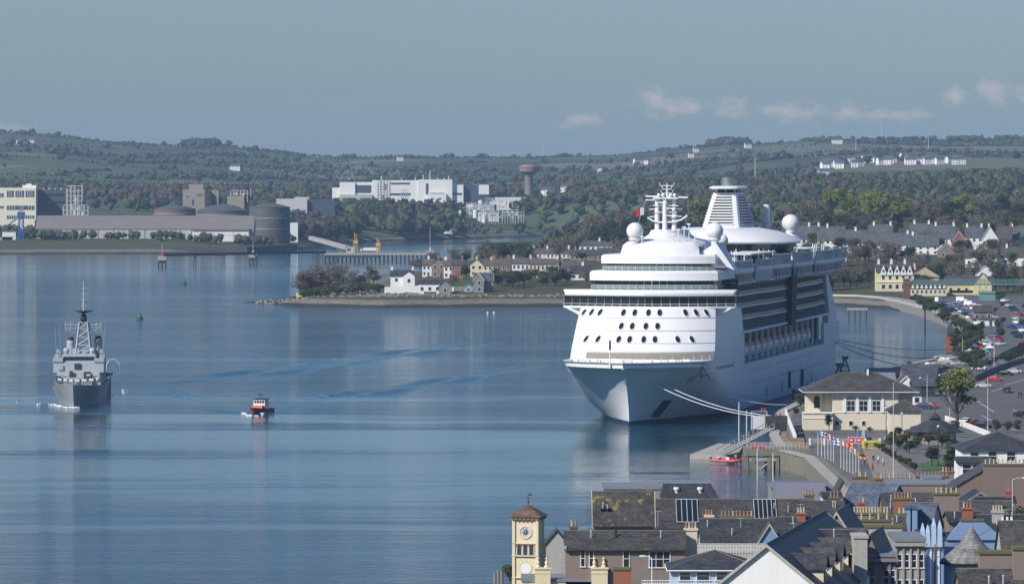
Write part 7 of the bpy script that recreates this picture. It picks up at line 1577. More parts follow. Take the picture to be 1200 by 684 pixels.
# bandstand
Yb_ = 1128; sB = Yb_/F; bs = empty('bandstand', at(1097.5, Yb_, 3.53), 0, 'octagonal bandstand with slate bell roof, small lantern top and white railings', 'bandstand'); zB = lambda py: CH-(py-HY)*sB-3.53
def octr(r, z, n=8): return [(r*math.cos(2*math.pi*(i+.5)/n), 4+r*math.sin(2*math.pi*(i+.5)/n), z) for i in range(n)]
MB().loft([octr(4.6,-.2),octr(4.6,.8)]).build('base', M_stone, bs)
MB().loft([octr(5.9,zB(507)),octr(5.95,zB(506)),octr(4.4,zB(501)),octr(3.0,zB(497)),octr(1.7,zB(493.5)),octr(1.25,zB(492.5))]).build('roof', M_slated, bs)
MB().loft([octr(1.05,zB(493.5)),octr(1.05,zB(490.5))]).build('lantern', M_dark, bs); MB().loft([octr(1.5,zB(490.8)),octr(.9,zB(488)),octr(.12,zB(484)),octr(.06,zB(480))]).build('lantern_roof', M_slated, bs); MB().tube((0,4,zB(482)),(0,4,zB(475)),.05,.02,6).build('finial', M_black, bs)
for p in octr(4.3,0): m = MB(); m.tube((p[0],p[1],.8),(p[0],p[1],zB(506)),.09,n=8); m.build('column', M_white, bs)
oo = octr(4.3,0)
for i in range(8):
    a, b = Vector(oo[i]), Vector(oo[(i+1)%8]); 
    if i == 5: continue
    m = MB()
    for z in (1.0,1.85): m.tube(a+Vector((0,0,z)), b+Vector((0,0,z)), .05, n=5)
    for k in range(1,12): q = a.lerp(b,k/12); m.tube(q+Vector((0,0,1.0)), q+Vector((0,0,1.85)), .045, n=4)
    m.build('railing', M_white, bs)
# tree, cars and lamps by the road
bt = tree('spring_tree', G(1122,500,3.5), 13.0, 'broad tree in fresh leaf standing between bandstand and road', None, 1.2)
tree('shrub', G(1103,468,3.5), 5, 'low green bush left of the broad tree', None, 1.2)
cf = tree('conifer', G(1100.5,457,3.5), 6.6, 'dark narrow pointed conifer before the grey harbour roofs', None, .75)
for px, py, rot, c, lb in ((1179,440,1.1,'black','black car at the head of the parked line on the road'),(1166,446.5,1.2,'red','red car in the parked line on the road'),(1153,454,1.2,'silver','silver car at the near end of the parked line'),(1180.5,460,.15,'dark blue','dark blue car driving alone on the road'),(1198,489,.6,'black','black car cut by the right edge of the photo'),(1134,497,1.0,'white','white car parked behind the white parapet'),(1142,499,1.0,'red','red car parked behind the white parapet'),(1152,501,1.0,'black','black car parked at the end of the white parapet'),(1083,479,1.3,'dark blue','dark blue car left of the broad tree'),(1091,478,1.2,'red','red car half hidden left of the broad tree'),(1190,437,1.1,'silver','silver car at the top of the road'),(1176,427,1.0,'grey','grey car on the road beyond the wall'),(1148,433,1.0,'white','white car by the squat brick pier bank')):
    car(px, py, rot, c, lb, loc=G(px,py,3.58))
for i, (px, py) in enumerate(((1194,466),(1197,466.5))): person(G(px,py,3.58), M_dark if i else M_sailn, 'person in dark clothes walking on the road, %s of a pair' % ('right' if i else 'left'), 'walk', .6*i)
pw = wall_run('parapet_wall', [tuple(G(1108,492.5,3.53)), tuple(G(1135,502,3.53)), tuple(G(1160,512,3.53))], 1.1, .3, M_white, 'white rendered parapet wall between the broad tree and the road', 'wall')
dw = wall_run('hedge_wall', [tuple(G(1143,446,3.53)), tuple(G(1160,438,3.53)), tuple(G(1180,430,3.53)), tuple(G(1215,420,3.53))], 1.3, .5, M_dark, 'dark curving wall along the far side of the road', 'wall')
for k in range(16): t = k/15; tree(rt.choice(('shrub','evergreen_tree')), G(1140+62*t, 436-18*t+rt.uniform(-2,1), 3.53), rt.uniform(2,3.5), 'bush above the dark curving wall by the road', 'bushes above the dark curving wall', 1.3)
for px in (1168,1181,1192): tree('olive_tree', G(px, 508, 3.53), 3.2, 'small spiky garden tree by the road, %s of three' % {1168:'left',1181:'middle',1192:'right'}[px], None, .9)
lamp_post(1157.6,507,11.5,'tall grey lamp post in front of the dark slate villa'); lamp_post(1113,500,12,'tall pale lamp post passing before the broad tree'); lamp_post(1086.5,477,7.5,'grey lamp post behind the small pavilion'); lamp_post(1047,560,17,'very tall thin flagless pole on the plaza'); lamp_post(1057,522,6.2,'black globe lamp by the small pavilion',mat=M_black,globe=True); lamp_post(1038.5,520,7,'black post lamp before the waterfront building',mat=M_black,globe=True); lamp_post(1099.5,548,7.4,'black lamp standing before the bandstand',mat=M_black,globe=True); lamp_post(1078.5,466,4.6,'short lamp with a white globe by the car left of the tree',mat=M_black,globe=True); lamp_post(1022,446,8,'small double dock lamp above the grey harbour roofs',mat=M_black); lamp_post(1101,462,4.5,'short lamp with white globe beside the pointed conifer',mat=M_black,globe=True); lamp_post(1165,430,9,'pale lamp post by the far road wall'); lamp_post(1128,428,8,'pale lamp post near the squat brick pier')
# grey harbour roofs beyond the waterfront building
def shed(px0, px1, ye, yr, Y, d, wall, roof, label, axis='x', name='harbour_shed', nw=0, rz=0, cat='shed', barge=None):
    s = Y/F; w = (px1-px0)*s; he = CH-(ye-HY)*s-3.5; yc = Y+(d/2 if axis == 'x' else 0); hr = CH-(yr-HY)*yc/F-3.5; root = empty(name, at((px0+px1)/2, Y, 3.5), rz, label, cat); wo, ro = gable_parts(root, w, d, he, hr, wall, roof, axis, .4, -w/2, 0, barge=barge)
    for i in range(nw): window(root, -w/2+w*(i+.5)/nw, he*.5, 1.1, 1.2, 0, far=True)
    return root, w, he, hr, ro
M_lead = plain('lead_grey', (.20,.215,.235), .55, var=.15, scale=.3, streak=.2, dirt=(.12,.12,.12))
shed(1018,1062,441,432,1480,16,M_stone,M_lead,'long pale grey harbour roof just above the waterfront building')
shed(1060,1101,444,427.5,1440,22,M_brownr,M_slate,'large grey slate station roof left of the pointed conifer', nw=5, name='station_building', cat='building'); shed(1008,1050,449,437,1420,14,M_stone,M_lead,'low grey roof behind the left half of the waterfront building')
shed(1051,1073,451,441,1390,12,M_white,M_slate,'small roof with white gable behind the waterfront building', 'y', nw=1, barge=M_white); shed(1070,1096,452,445,1370,10,M_dark,M_slate,'low dark shed between station roof and small pavilion'); shed(1062,1074,431,424.5,1470,8,M_white,M_slated,'small white lantern house on top of the harbour roofs','y'); shed(1058,1080,462,455,1320,9,M_white,M_slated,'low white fronted shed behind the pavilion roof',nw=2)
shed(1114,1140,443,434,1500,12,M_brickr,M_slateb,'red brick shed with rusty roof right of the station',nw=2); shed(1099,1122,440,433,1560,9,M_stone,M_lead,'pale low shed between the station and the brick shed')
for (a, b, y0_, y1_, Yv, lb) in ((1104,1131,423.5,417,1640,'upper white tubular covered gangway near the squat brick pier'),(1087,1113,428,424,1600,'lower white tubular covered gangway above the station roof')):
    g = empty('covered_gangway', (0,0,0), 0, lb, 'gangway'); P_, Q_ = W(a,y0_,Yv), W(b,y1_,Yv+20); MB().tube(P_, Q_, .55, .7, 10).build('tube', M_white, g, smooth=True); MB().sphere(tuple(P_), 1.0, 10).build('end_cap', M_white, g)
    for t in (.15,.5,.85): c = P_.lerp(Q_, t); m = MB(); m.tube((c.x-1,c.y,3.5),(c.x,c.y,c.z),.12,n=5); m.tube((c.x+1,c.y,3.5),(c.x,c.y,c.z),.12,n=5); m.build('trestle', M_pipe, g)
rr = random.Random(31)
for k in range(14):
    px = rr.uniform(1098,1126); o = MB().xf(Matrix.Rotation(rr.uniform(-.3,.3),4,'Y')).box(-rr.uniform(1.2,2.6),2,-.15,.15,0,.3).build('stacked_beam', M_white if k % 2 else M_tim, loc=at(px, 1590+rr.uniform(-30,20), 3.6+rr.uniform(0,2.8)), rz=rr.uniform(-.8,.8)); tag(o, 'pale beam in the heap below the covered gangways', 'beam', 'beams heaped below the covered gangways')
for k, (px, py, c) in enumerate(((1146,402,'play_white'),(1150,409,'play_red'),(1143,407,'play_blue'),(1154,412,'play_green'),(1160,408,'play_white'),(1140,411,'play_white'))):
    c_ = plain(c, PC.get(c,(.7,.7,.68)), .6); tn = empty('market_tent', G(px,py+8,3.55), 0, 'small %s stall tent number %d between car park and brick pier' % ({'play_white':'white','play_red':'red','play_blue':'blue','play_green':'turquoise'}[c],k+1), 'tent', 'stall tents behind the brick pier'); MB().loft([[(-1.5,0,2.1),(1.5,0,2.1),(1.5,3,2.1),(-1.5,3,2.1)],[(-.05,1.45,3.1),(.05,1.45,3.1),(.05,1.55,3.1),(-.05,1.55,3.1)]]).build('canopy', c_, tn); m = MB()
    for x in (-1.4,1.4):
        for y in (.1,2.9): m.tube((x,y,0),(x,y,2.1),.05,n=5)
    m.build('frame', M_pipe, tn)
wall_run('green_hoarding', [tuple(G(1172,424,3.53)), tuple(G(1192,414,3.53))], 2.4, .2, plain('hoarding_green',(.02,.12,.09),.7), 'dark green hoarding beside the road above the parked cars', 'hoarding'); wall_run('brick_wall', [tuple(G(1192,414,3.53)), tuple(G(1215,406,3.53))], 3.0, .4, M_brickr, 'red brick wall at the right edge above the road', 'wall')
# ================================================================ foreground town
M_mosstop = plain('mossy_top', (.13,.12,.05), .95, var=.4, scale=3); M_roughst = plain('rough_render', (.40,.39,.35), .95, var=.3, scale=3, streak=.4, dirt=(.2,.19,.17))
M_blue = plain('blue_render', (.20,.30,.46), .8, var=.06, scale=.4, streak=.2, dirt=(.13,.22,.38)); M_bluel = plain('pale_blue_render', (.42,.55,.70), .8, var=.06, scale=.4)
M_slatel = slate('lichen_slate', (.055,.052,.048), (.34,.25,.03), 1.0); M_slatem = slate('mossy_slate', (.058,.056,.053), (.11,.10,.05), .4); M_slatek = slate('black_slate', (.032,.035,.042), lamt=.08); M_slatebl = slate('blue_grey_slate', (.085,.105,.14), lamt=.1)
ZG = 3.5
def fg(name, label, px0, px1, yr, ye, Y, d, wall, roof, axis='x', rz=0, wins=(), chims=(), cat='house', barge=None, kind='gable', rows=(), gut=True):
    s = Y/F; w = (px1-px0)*s; yc = Y+(d/2 if axis == 'x' or kind == 'hip' else 0); he = CH-(ye-HY)*s-ZG; hr = CH-(yr-HY)*yc/F-ZG
    root = empty(name, at((px0+px1)/2, Y, ZG), rz, label, cat); c = (px0+px1)/2
    if kind == 'hip': MB().box(-w/2, w/2, 0, d, -2, he).build('wall', wall, root); ro = hip_roof(root, w, d, he, hr, roof, .5, -w/2, 0, gutter=M_white if gut else None)
    elif kind == 'flat': MB().box(-w/2, w/2, 0, d, -2, he).build('wall', wall, root); m = MB(); m.box(-w/2-.15, w/2+.15, -.15, d+.15, he, he+.35); ro = m.build('roof', roof, root)
    else:
        wo, ro = gable_parts(root, w, d, he, hr, wall, roof, axis, .35, -w/2, 0, barge=barge)
        if axis == 'x' and gut: g = MB(); sl = (hr-he)/(d/2); g.tube((-w/2,-.42,he-.38*sl),(w/2,-.42,he-.38*sl),.08,n=6); g.build('gutter', M_black, ro)
    for px, yy, ww, hh in wins: window(root, (px-c)*s, CH-(yy-HY)*s-ZG, ww, hh, 0, bars=2 if ww > 2 else 0)
    for px, yt, cw, cd, n, mt_, pm in chims:
        y_ = d/2 if axis == 'x' or kind != 'gable' else min(d-1, 2.5); z1 = CH-(yt-HY)*(Y+y_)/F-ZG; o = chimney(ro, (px-c)*s, y_, min(he, z1-3), z1, cw, cd, n, mt_, pm)
        if mt_ in (M_brownr, M_roughst): MB().box((px-c)*s-cw/2-.1,(px-c)*s+cw/2+.1,y_-cd/2-.1,y_+cd/2+.1,z1-.004+.004,z1+.06).build('moss_cap', M_mosstop, o)
    return root, w, he, hr, d, ro, (lambda px: (px-c)*s), (lambda py: CH-(py-HY)*s-ZG)
# clock tower
Yc = 720; sC = Yc/F; ct = empty('clock_tower', at(619, Yc, 0), R(-13), 'cream clock tower with pyramid roof, clock face and triple arched openings', 'clock tower'); zC = lambda py: CH-(py-HY)*sC
M_tow = plain('tower_stucco', (.72,.62,.40), .85, var=.05, scale=.6, streak=.2, dirt=(.42,.36,.24)); M_tows = plain('stone_dressing', (.62,.56,.45), .85, var=.1, scale=1)
h = 1.52; MB().box(-h,h,-h,h,0,zC(605)).build('shaft', M_tow, ct)
m = MB(); 
for x in (-h,h):
    for y in (-h,h): m.box(x-.18,x+.18,y-.18,y+.18,0,zC(606.5))
m.build('corner_pilaster', M_tow, ct)
for a, b, e in ((650.5,649,.14),(607.5,605,.2),(636,635,.08),(676,675,.12)): MB().box(-h-e-.1,h+e+.1,-h-e-.1,h+e+.1,zC(a),zC(b)).build('string_course', M_tows, ct)
m = MB()
for k in range(7):
    x = -1.6+k*.53; m.box(x-.1,x+.1,-h-.45,-h-.15,zC(607.5),zC(604.5)); m.box(h+.15,h+.45,x-.1,x+.1,zC(607.5),zC(604.5))
m.build('eaves_bracket', plain('eaves_brown',(.28,.14,.08),.8), ct)
e = 2.05; MB().loft([[(-e,-e,zC(605)),(e,-e,zC(605)),(e,e,zC(605)),(-e,e,zC(605))],[(-e,-e,zC(603.4)),(e,-e,zC(603.4)),(e,e,zC(603.4)),(-e,e,zC(603.4))],[(-.1,-.1,zC(591)),(.1,-.1,zC(591)),(.1,.1,zC(591)),(-.1,.1,zC(591))]]).build('roof', slate('tower_tiles',(.14,.085,.06),(.16,.13,.05),.5,.25), ct)
m = MB(); m.tube((0,0,zC(592)),(0,0,zC(575)),.05,.02,6); m.tube((-.35,0,zC(583)),(.35,0,zC(583)),.03,n=5); m.tube((0,-.35,zC(583)),(0,.35,zC(583)),.03,n=5); m.sphere((0,0,zC(588)),.13,8); m.add([(0,0,zC(579)),(.45,0,zC(578)),(.45,0,zC(580)),(0,.03,zC(580))],[(0,1,2,3)]); m.build('weather_vane', M_black, ct)
def disc(m, r, y, z, n=28, r0=0):
    if r0: m.loft([[(R_*math.cos(2*math.pi*i/n), y, z+R_*math.sin(2*math.pi*i/n)) for i in range(n)] for R_ in (r0, r)], False, False)
    else: m.add([(r*math.cos(2*math.pi*i/n), y, z+r*math.sin(2*math.pi*i/n)) for i in range(n)], [tuple(range(n))])
    return m
zc = zC(622.3); m = MB(); m.loft([[(r*math.cos(2*math.pi*i/28), y, zc+r*math.sin(2*math.pi*i/28)) for i in range(28)] for r, y in ((.84,-h+.02),(.84,-h-.1),(.66,-h-.1),(.64,-h-.04))], False, False); ck = m.build('clock_surround', M_tows, ct); disc(MB(), .66, -h-.03, zc).build('clock_face', plain('clock_white',(.75,.74,.70),.5), ck)
m = MB(); disc(m, .34, -h-.045, zc)
for k in range(12): a = k*math.pi/6; c_, s_ = math.cos(a), math.sin(a); m.add([(c_*.38-s_*.045,-h-.05,zc+s_*.38+c_*.045),(c_*.38+s_*.045,-h-.05,zc+s_*.38-c_*.045),(c_*.58+s_*.045,-h-.05,zc+s_*.58-c_*.045),(c_*.58-s_*.045,-h-.05,zc+s_*.58+c_*.045)], [(0,1,2,3)])
m.build('clock_numeral', plain('clock_dark',(.05,.07,.11),.5), ck); m = MB(); m.tube((0,-h-.08,zc-.08),(.12,-h-.08,zc+.5),.03,n=4); m.tube((0,-h-.08,zc),(-.32,-h-.08,zc+.1),.035,n=4); m.build('clock_hand', M_tows, ck)
for x in (-.78,0,.78):
    oc = [(x+.25*math.cos(q), .45+.25*math.sin(q)) for q in [math.pi*i/8 for i in range(9)]]+[(x-.25,-.62),(x+.25,-.62)]; m = MB(); m.add([(a,-h-.02,zC(643.5)+b) for a,b in oc],[tuple(range(len(oc)))]); ow = m.build('belfry_opening', M_dark, ct)
    m = MB(); m.loft([[(x+r*math.cos(q), -h-.09, zC(643.5)+.45+r*math.sin(q)) for q in [math.pi*i/8 for i in range(9)]] for r in (.27,.42)], False, False, close=False); m.build('arch_hood', plain('arch_red',(.38,.16,.10),.8), ow); m = MB()
    m.box(x-.4,x-.28,-h-.12,-h,zC(648.5),zC(639)); m.box(x+.28,x+.4,-h-.12,-h,zC(648.5),zC(639)); m.build('colonnette', M_tows, ow)
zr_ = zC(664); m = MB(); disc(m, .86, -h-.05, zr_, r0=.68); m.build('roundel_ring', M_tows, ct); disc(MB(), .68, -h-.03, zr_).build('roundel', M_white, ct)
th = fg('town_hall_wing', 'grey flat-roofed cream wing with urn-topped parapets right of the clock tower', 612, 706, 676, 681, 700, 9, M_tow, M_lead, kind='flat', cat='building'); X_, Z_ = th[6], th[7]
for a, b in ((627,645),(693,712)):
    MB().box(X_(a),X_(b),-.8,.4,-2,Z_(666)).box(X_(a)-.12,X_(b)+.12,-.92,.52,Z_(666),Z_(664)).box(X_(a)-.05,X_(b)+.05,-.85,.45,Z_(671),Z_(670)).build('parapet', M_tow, th[0])
    for px in (a+3.5, b-4.5): MB().lathe([(.28,0),(.3,.15),(.16,.25),(.24,.6),(.13,.75),(.10,1.0),(.2,1.05),(.03,1.25)], (X_(px),-.2,Z_(664)), 12).build('urn', M_tow, th[0])
r_ = fg('slate_outhouse', 'small dark slate outhouse squeezed between clock tower and brown house', 640, 664, 622, 636, 738, 6, M_roughst, M_slatem, 'y'); fg('lead_dormer', 'tiny dark flat roofed block behind the clock tower', 636, 644, 631, 636, 745, 4, M_dark, M_slatek, kind='flat', cat='block')
# brown house with arched windows
b2 = fg('brown_house', 'long brown rendered house with slate roof, white sashes and a wide triple window', 663, 803, 623, 643, 700, 8, M_brownr, M_slatem, wins=[(683,653.5,.55,1.9),(693,653.5,.55,1.9),(734,654,.8,1.9),(773,654.5,2.6,1.9)], chims=[(729,664,1.9,.8,0,M_brickr,M_pot)]) if False else fg('brown_house', 'long brown rendered house with slate roof, white sashes and a wide triple window', 663, 803, 623, 643, 700, 8, M_brownr, M_slatem, wins=[(683,653.5,.62,2.0),(693,653.5,.62,2.0),(734,654,.85,2.0),(773,654.5,2.7,2.0)])
MB().tube((b2[6](722),2.6,b2[2]+.6),(b2[6](722),2.6,b2[3]+.5),.14,n=8).box(b2[6](722)-.4,b2[6](722)+.4,2.2,3.0,b2[2]+.9,b2[2]+1.3).build('flue_pipe', M_black, b2[5]); MB().box(b2[6](663)-.25,b2[6](663)+.1,-.3,8.3,b2[2]-.1,b2[2]+.4).build('kneeler', M_roughst, b2[5])
def stack(px0, px1, yt, Y, d, pots, mat, potm, label, h_=6, pot2=0, moss=True):
    s = Y/F; w = (px1-px0)*s; zt = CH-(yt-HY)*s; root = empty('chimney_stack', at((px0+px1)/2, Y, zt-h_), 0, label, 'chimney'); MB().box(-w/2,w/2,0,d,-max(0,zt-h_-ZG),h_-.3).build('stack', mat, root); MB().box(-w/2-.12,w/2+.12,-.12,d+.12,h_-.3,h_).build('cap', M_mosstop if moss else mat, root); n = pots
    for k in range(n): x = -w/2+w*(k+.5)/n; MB().lathe([(.15,0),(.12,.07),(.11,.5),(.16,.56),(.14,.66),(.09,.66),(.09,.5)], (x,d/2,h_), 8).build('chimney_pot', potm if rt.random() < .86 else M_potc if potm is M_pot else M_pot, root)
    return root
stack(719,739.5,664.5,672,1.2,0,M_brickr,M_pot,'stubby red brick chimney with mossy top at the bottom edge')
fg('lichen_roof_house', 'house with slate roof carrying a big yellow lichen patch by the water', 696, 766, 577, 614, 770, 9, M_brownr, M_slatel, barge=M_tow)
fr = [o for o in COL.objects if o.name == 'lichen_roof_house'][0]; m = MB().xf(Matrix.Rotation(R(42),4,'X')).box(-2.9,-1.3,2.2,3.4,6.2,6.5); MB().box(-3.2,-1.7,1.4,2.6,8.05,8.2).build('skylight', M_glass, fr)
fg('flat_roof_block', 'wide flat grey roofed block at the water behind the lichen roof', 708, 812, 566, 573, 860, 14, M_stone, M_lead, kind='flat', cat='building')
ms_ = empty('mansard_block', at(808, 842, ZG), 0, 'dark steep mansard roof with two white vents beside the pier basin', 'building'); s = 842/F; zt, zm = CH-(567-HY)*s-ZG, CH-(585-HY)*s-ZG; MB().hexa([(-4.2,0,zm),(4.6,0,zm),(4.6,10,zm),(-4.2,10,zm)],[(-3.6,1.4,zt),(3.2,1.4,zt),(3.2,8.6,zt),(-3.6,8.6,zt)]).build('roof', M_slatek, ms_); MB().box(-4.1,4.5,.1,9.9,-2,zm).build('wall', M_stone, ms_); MB().box(-3.7,3.3,1.3,8.7,zt,zt+.15).build('roof_top', M_lead, ms_)
for x in (-1.9,1.6): MB().lathe([(.25,0),(.25,.6),(.45,.9),(.4,1.2)],(x,.8,zm+.6),8).build('roof_vent', M_white, ms_)
l5 = fg('long_slate_house', 'long brown slate roof with two large skylights above a row of orange pots', 757, 954, 586, 618, 800, 12, M_brownr, M_slatem, chims=[(864,600,4.3,.9,9,M_brownr,M_pot)] if False else ())
def rooflight(b, px, t0, t1, w, n=4):
    root, W_, he, hr, d, ro, X_, Z_ = b; f = lambda t: (t*d/2, he+(hr-he)*t+.2); (y0,z0_),(y1,z1_) = f(t0), f(t1); x = X_(px); m = MB(); m.hexa([(x-w/2,y0,z0_),(x+w/2,y0,z0_),(x+w/2,y1,z1_),(x-w/2,y1,z1_)],[(x-w/2,y0-.08,z0_+.14),(x+w/2,y0-.08,z0_+.14),(x+w/2,y1-.08,z1_+.14),(x-w/2,y1-.08,z1_+.14)]); o = m.build('skylight', M_glass, ro); q = MB()
    for k in range(n+1): xx_ = x-w/2+w*k/n; q.tube((xx_,y0-.1,z0_+.16),(xx_,y1-.1,z1_+.16),.05,n=4)
    q.tube((x-w/2,y0-.1,z0_+.16),(x+w/2,y0-.1,z0_+.16),.06,n=4); q.tube((x-w/2,y1-.1,z1_+.16),(x+w/2,y1-.1,z1_+.16),.06,n=4); q.build('glazing_bar', M_pipe, o)
rooflight(l5, 806, .12, .95, 3.0); rooflight(l5, 898, .25, .95, 3.1, 5)
stack(844,883,604,790,.9,9,M_brownr,M_pot,'low wide chimney with nine orange pots before the second skylight',2.5)
stack(802.5,817,618.5,705,1.1,4,M_cream,M_pot,'tall cream chimney with orange pots right of the brown house',5,moss=False)
g6 = fg('dark_slate_house', 'house with plain dark slate roof and white parapet behind the hipped roof', 822, 909, 609, 634, 745, 10, M_bluel, M_slated); fg('blue_dormer_gable', 'small blue triangular gable on the dark slate roof', 890.5, 913, 614.5, 632, 742, 3, M_blue, M_slated, 'y', cat='gable', barge=M_roughst)
fg('blue_slate_roof', 'plain slate roof right of the small blue gable', 905, 960, 607, 634, 752, 10, M_brownr, M_slated)
pr_ = wall_run('roof_parapet', [tuple(at(816,735,0)), tuple(at(901,735,0))], CH-(636-HY)*735/F, .4, M_roughst, 'white parapet with railings in front of the dark slate roof', 'parapet'); m = MB(); z_ = CH-(636-HY)*735/F
for k in range(26): x = k*.37; m.tube((x,-1,z_-1.3),(x,-1,z_-.3),.03,n=4)
m.tube((0,-1,z_-.3),(9.4,-1,z_-.3),.04,n=4); m.tube((0,-1,z_-.8),(9.4,-1,z_-.8),.04,n=4); m.build('railing', M_white, pr_); MB().box(0,9.6,-1.2,0,-1,z_-1.35).build('ledge', M_roughst, pr_)
g7 = fg('hipped_house', 'house with dark hipped slate roof, white gutter and balcony railing at the bottom', 787, 892, 644.5, 668.5, 655, 10, M_bluel, M_slatebl if False else M_slated, kind='hip', wins=[(803,674,1.4,1.0),(824,674,1.6,1.0),(846,674,1.4,1.0),(866,674,1.2,1.0)])
m = MB(); X_, Z_ = g7[6], g7[7]
for z in (678.5,682): m.tube((X_(752),-1.5,Z_(z)),(X_(858),-1.5,Z_(z)),.05,n=5)
for k in range(36): x = X_(752)+k*.3; m.tube((x,-1.5,Z_(690)),(x,-1.5,Z_(678.5)),.03,n=4)
m.build('balcony_railing', M_white, g7[0])
lamp_post(762, 684, 9.6, 'white street lamp with long arm before the triple window', arm=-1.4, loc=at(764,670,2.2), mat=M_white)
# long ridge running away from the white gable
Yn = 560; sN = Yn/F; zr1 = CH-(639-HY)*sN; lh = empty('white_gable_house', at(898.5, Yn, ZG), R(-9.1), 'white gable end at the bottom centre with a long dark roof and cream dormers', 'house'); hw = 6.2; hr = zr1-ZG; he = hr-5.0
gable_parts(lh, 2*hw, 55, he, hr, M_white, M_slatek, 'y', .5, -hw, 0, barge=M_roughst)
for k in range(6):
    y = 5+k*8.2; x0_ = hw*.12; xf_ = hw*.82; zt = hr-2.6; m = MB(); m.box(x0_+.6, xf_, y+.2, y+3.6, hr-5.4, zt); m.extr([(y+.2,zt),(y+3.6,zt),(y+1.9,zt+1.25)], xf_-.3, xf_, 'x'); dm = m.build('dormer', M_cream, lh); r = MB()
    for p in ([(y-.1,zt-.12),(y+1.9,zt+1.35),(y+1.9,zt+1.5),(y-.1,zt+.04)], [(y+1.9,zt+1.35),(y+3.9,zt-.12),(y+3.9,zt+.04),(y+1.9,zt+1.5)]): r.extr(p, x0_-.8, xf_+.3, 'x')
    r.build('dormer_roof', M_slateb if k % 2 else M_slated, dm); MB().box(xf_,xf_+.06,y+1,y+2.8,hr-4.8,zt-.3).build('dormer_window', M_pane, dm); MB().box(xf_+.3,xf_+.36,y-.1,y+3.9,zt-.2,zt+.0).build('dormer_fascia', M_white, dm)
fg('second_ridge_house', 'dark slate roofed house just behind the long ridge', 955, 1006, 601, 640, 628, 14, M_brownr, M_slatek, 'y', R(-9), barge=M_roughst)
fg('broad_slate_house', 'house with a broad dark grey slope beside the pale party wall', 952, 1003, 622, 668, 590, 16, M_brownr, M_slated)
stack(1001,1016.5,627,585,5,0,M_roughst,M_pot,'tall pale rough party wall rising beside the broad slate slope',9,moss=False)
fg('shadowed_house', 'house in shade right of the pale party wall', 1006, 1034, 628, 660, 600, 14, M_brownr, M_slatek, 'y', R(-9))
stack(1008,1057,615,655,2.2,0,M_roughst,M_potc,'broad rough pale chimney wall with brown shaded end',9)
stack(985,1045,608,675,.9,6,M_brownr,M_potc,'mossy long chimney wall with cream pots',4); stack(1000,1042,600,700,.9,12,M_brownr,M_potc,'farther mossy wall carrying a line of little pots',4)
for (a, b, yt, Yv, mt_, lb) in ((1019,1050,652,600,plain('lilac_render',(.22,.20,.21),.85,streak=.3,dirt=(.12,.11,.11)),'terrace front in lilac-grey render with flat parapet'),(1050,1084,634,625,M_conc,'grey cement fronted house with heavy cornice and pilasters')):
    q = fg('terrace_front', lb, a, b, yt-4, yt, Yv, 12, mt_, M_lead, rz=0, kind='flat'); w = q[1]; m = MB(); m.box(-w/2-.25,w/2+.25,-.45,.1,q[2]-.5,q[2]-.15); m.build('cornice', mt_, q[0])
    for k in range(4): x = -w/2+w*(k+.5)/4; MB().box(x-w/8-.1,x-w/8+.12,-.2,.05,-2,q[2]-.5).build('pilaster', mt_, q[0]); window(q[0], x, q[2]-2.1, .6, 1.5, 0, bars=0); window(q[0], x, q[2]-4.9, .6, 1.5, 0, bars=0)
    MB().box(w/2-.02,w/2+.2,.5,11.8,q[2]-1.2,q[2]-.8).build('side_cornice', mt_, q[0])
# blue house
q = fg('blue_house', 'bright blue rendered house with stepped gable among the brown chimneys', 1107, 1178, 628, 632, 690, 10, M_blue, M_slatek, kind='flat'); X_, Z_ = q[6], q[7]
m = MB(); m.extr([(X_(1108),Z_(632)),(X_(1177),Z_(632)),(X_(1152),Z_(610)),(X_(1126),Z_(610))], -.3, .4, 'y'); m.build('gable', M_blue, q[0]); MB().box(X_(1125),X_(1153),-.42,.5,Z_(610),Z_(607.5)).build('gable_cap', M_mosstop, q[0]); window(q[0], X_(1122), Z_(672), .9, 1.6, 0); window(q[0], X_(1170), Z_(650), .9, 1.6, 0)
for px in (1174.5,1180,1185): MB().loft([[(X_(px)-.25,-.6,Z_(628)),(X_(px)+.25,-.6,Z_(628)),(X_(px)+.25,-.1,Z_(628)),(X_(px)-.25,-.1,Z_(628))],[(X_(px)-.12,-.4,Z_(605)),(X_(px)+.12,-.4,Z_(605)),(X_(px)+.12,-.2,Z_(605)),(X_(px)-.12,-.2,Z_(605))]]).build('white_pinnacle', M_white, q[0])
q = fg('blue_gothic_front', 'pale blue front crowned by tall pointed pinnacles', 1079, 1107, 622, 628, 680, 8, M_bluel, M_slatek, kind='flat', cat='building front'); X_, Z_ = q[6], q[7]
for px, yt in ((1081,612),(1087,614),(1094,606),(1101,609)): MB().loft([[(X_(px)-.32,-.5,Z_(640)),(X_(px)+.32,-.5,Z_(640)),(X_(px)+.32,.1,Z_(640)),(X_(px)-.32,.1,Z_(640))],[(X_(px)-.26,-.45,Z_(yt+9)),(X_(px)+.26,-.45,Z_(yt+9)),(X_(px)+.26,.05,Z_(yt+9)),(X_(px)-.26,.05,Z_(yt+9))],[(X_(px)-.04,-.22,Z_(yt)),(X_(px)+.04,-.22,Z_(yt)),(X_(px)+.04,-.16,Z_(yt)),(X_(px)-.04,-.16,Z_(yt))]]).build('pinnacle', M_bluel, q[0])
for k in range(6): x = -q[1]/2+q[1]*(k+.5)/6; MB().box(x-.1,x+.1,-.2,.02,-2,q[2]-.4).build('pilaster', M_blue if k % 2 else M_white, q[0])
